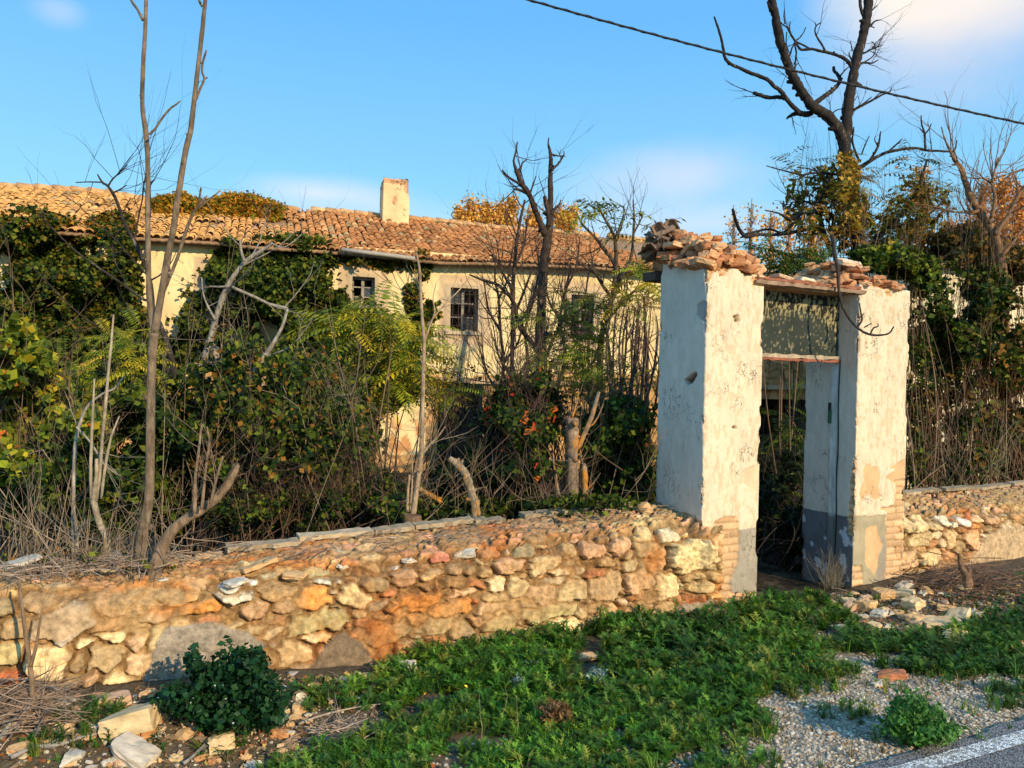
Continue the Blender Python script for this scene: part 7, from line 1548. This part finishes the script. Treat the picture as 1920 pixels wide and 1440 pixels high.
# the dark green shrub with tiny white flowers
def leafybush(lab, ells, n, pal, size, seed, flowers=0, thick=.35, up=.5, long=1.3, cat='bush', nm='bush', stems=40, fcol=(.75, .78, .72), fs=.007):
    rr = np.random.default_rng(seed); cx, cy = ells[0][0], max(e[1] + e[3] for e in ells); b = ground_hit(cx, cy - 4); Yb = b[1]; root = empty(nm, b, lab, cat)
    P = []
    for e in ells:
        m = int(n * e[2] * e[3] / sum(q[2] * q[3] for q in ells))
        for k in range(m):
            a = rr.uniform(0, 6.28); el = rr.uniform(-1, 1); ce = math.sqrt(1 - el * el); q = rr.random() ** .4 * (.55 + .95 * float(fbm(np.array([math.cos(a) * ce * 2 + e[0], math.sin(a) * ce * 2, el * 2 + seed]), 2)))
            p = at(e[0] + e[2] * q * math.cos(a) * ce * (1 + .25 * rr.normal(0, .4)), e[1] - e[3] * q * el * (1 + .2 * rr.normal(0, .5)), Yb + thick * .5 * q * math.sin(a) * ce)
            if p[2] > float(gz(p[0], p[1])) and (p - G.o) @ G.b < .02: P.append(p)
    P = np.array(P); mb = MB(); leafarr(mb, P, size, pal, rr, up, long); ms = MB(); top_ = P[P[:, 2] > np.percentile(P[:, 2], 60)]
    for k in range(16 if n > 1000 else 0):
        t = top_[rr.integers(len(top_))]; e = t + rr.normal(0, .035, 3) + np.array([0, 0, rr.uniform(.03, .10)]); ms.tube([t - (0, 0, .05), t, e], .0014, 3, (.12, .12, .05), cap=False); q = np.linspace(0, 1, 7)[:, None]; leafarr(mb, t * (1 - q) + e * q + rr.normal(0, .008, (7, 3)), size * .9, pal, rr, up, long)
    mb.build('foliage', M_WEED, root)
    for k in range(stems): t = P[rr.integers(len(P))]; bb = b + rr.normal(0, .05, 3) * np.array([1, 1, 0]); ms.tube(smoothpath(np.array([bb, (bb + t) / 2 + rr.normal(0, .02, 3), t])), .0018, 3, (.12, .12, .05), cap=False)
    ms.build('stem', M_TWIG, root)
    if flowers:
        mf = MB(); leafarr(mf, P[rr.choice(len(P), flowers)] + np.array([.004, -.012, .006]), fs, [fcol], rr, 1., 1.); mf.build('flower', M_WEED, root)
leafybush('dark green leafy shrub with tiny white flowers growing against the wall', [(440, 1290, 78, 70), (350, 1315, 55, 38), (470, 1240, 38, 30), (500, 1320, 40, 50), (430, 1350, 70, 30), (365, 1240, 16, 30)], 4600, [(.010, .045, .014), (.014, .06, .018), (.02, .075, .02)], .026, 1, 150, .42)
leafybush('bright green feathery bush on the gravel near the road line', [(1712, 1352, 58, 42), (1740, 1375, 60, 26), (1700, 1335, 30, 24)], 4200, [(.05, .16, .03), (.07, .20, .03), (.10, .24, .05)], .014, 2, 0, .3, .6, 2.4)
for k, (x, y, lab) in enumerate(((1120, 1268, 'silvery grey-green herb in the weeds, beside the buff stone'), (1025, 1232, 'pale silvery herb in the middle of the weeds, topmost one'), (972, 1285, 'silvery herb sprig left of the other silvery ones'), (520, 1345, 'silvery rosette at the right foot of the dark flowering shrub'), (1003, 1248, 'silvery herb between the topmost and the leftmost ones'))):
    leafybush(lab, [(x, y, 20, 16)], 420, [(.22, .32, .26), (.30, .40, .34), (.16, .26, .20)], .010, 10 + k, 0, .12, .6, 2.6, 'herb', 'herb', 8)
leafybush('dry rust-brown weed clump standing in the green weeds', [(1040, 1340, 28, 30)], 500, [(.22, .12, .05), (.16, .08, .03)], .012, 20, 0, .15, .4, 2.5, 'weed', 'weed', 60)
# clump of dry grass at the foot of the jamb
rr = np.random.default_rng(9); b = G.P(np.array(sC - .10), .12, -.06); root = empty('grass_clump', b, 'clump of dry straw-coloured grass at the foot of the door jamb', 'grass'); mb = MB()
for k in range(150): grow(mb, b + rr.normal(0, .04, 3) * np.array([1, 1, .1]), (rr.normal(0, .30), rr.normal(0, .2), 1), rr.uniform(.12, .42), .0016, 0, rr, np.array([.36, .30, .20]) * rr.uniform(.5, 1.4), up=-.15)
mb.build('blade', M_TWIG, root)
# dry stalks standing on the wall's left end
rr = np.random.default_rng(10); b = G.P(np.array(G.px(140, 1080, .3)[0]), .32, .62); root = empty('grass_clump', b, 'cluster of dry upright stalks on the left part of the wall top', 'grass'); mb = MB()
for k in range(110):
    x = rr.uniform(20, 290); w = rr.uniform(.2, .5); a = G.px(x, 1075, w)[0]; grow(mb, G.P(np.array(a), w, .60), (rr.normal(0, .35), rr.normal(0, .3), 1), rr.uniform(.05, .26), rr.uniform(.001, .0035), 1, rr, np.array([.34, .26, .19]) * rr.uniform(.5, 1.4), nkid=(0, 2))
mb.build('stalk', M_TWIG, root)
# bare stem standing in front of the left end of the wall
mb = MB(); p, rad = trace([(62, 1325, 5), (58, 1260, 4.5), (50, 1200, 4), (43, 1150, 3), (38, 1110, 3), (36, 1085, 2)], 3.45, .1, 4); mb.tube(p, rad, 7, (.26, .17, .10), rough=.1)
p2, rad2 = trace([(57, 1250, 4), (68, 1210, 3), (74, 1170, 2), (80, 1140, 1.5)], 3.47, .03, 4); mb.tube(p2, rad2, 5, (.26, .17, .10))
tag(mb.build('dead_plant', M_BARK), 'brown woody stem leaning up against the left end of the wall', 'stem')

# dry stalks and seed heads standing out of the weeds
rr = np.random.default_rng(12); pts = sample_ground(420, [DENSE], [.45], .3, 61); mb = MB()
for p in pts: grow(mb, p, (rr.normal(0, .3), rr.normal(0, .3), 1), rr.uniform(.08, .24), rr.uniform(.0008, .0016), 1, rr, np.array([.42, .34, .18]) * rr.uniform(.5, 1.3), nkid=(0, 3))
tag(mb.build('dry_stalks', M_TWIG), 'dry straw-coloured stalks standing among the green weeds', 'stalks', kind='stuff')
for o in bpy.data.objects:
    if o.parent is None and o.type in ('MESH', 'EMPTY') and 'kind' not in o: o['kind'] = 'thing'
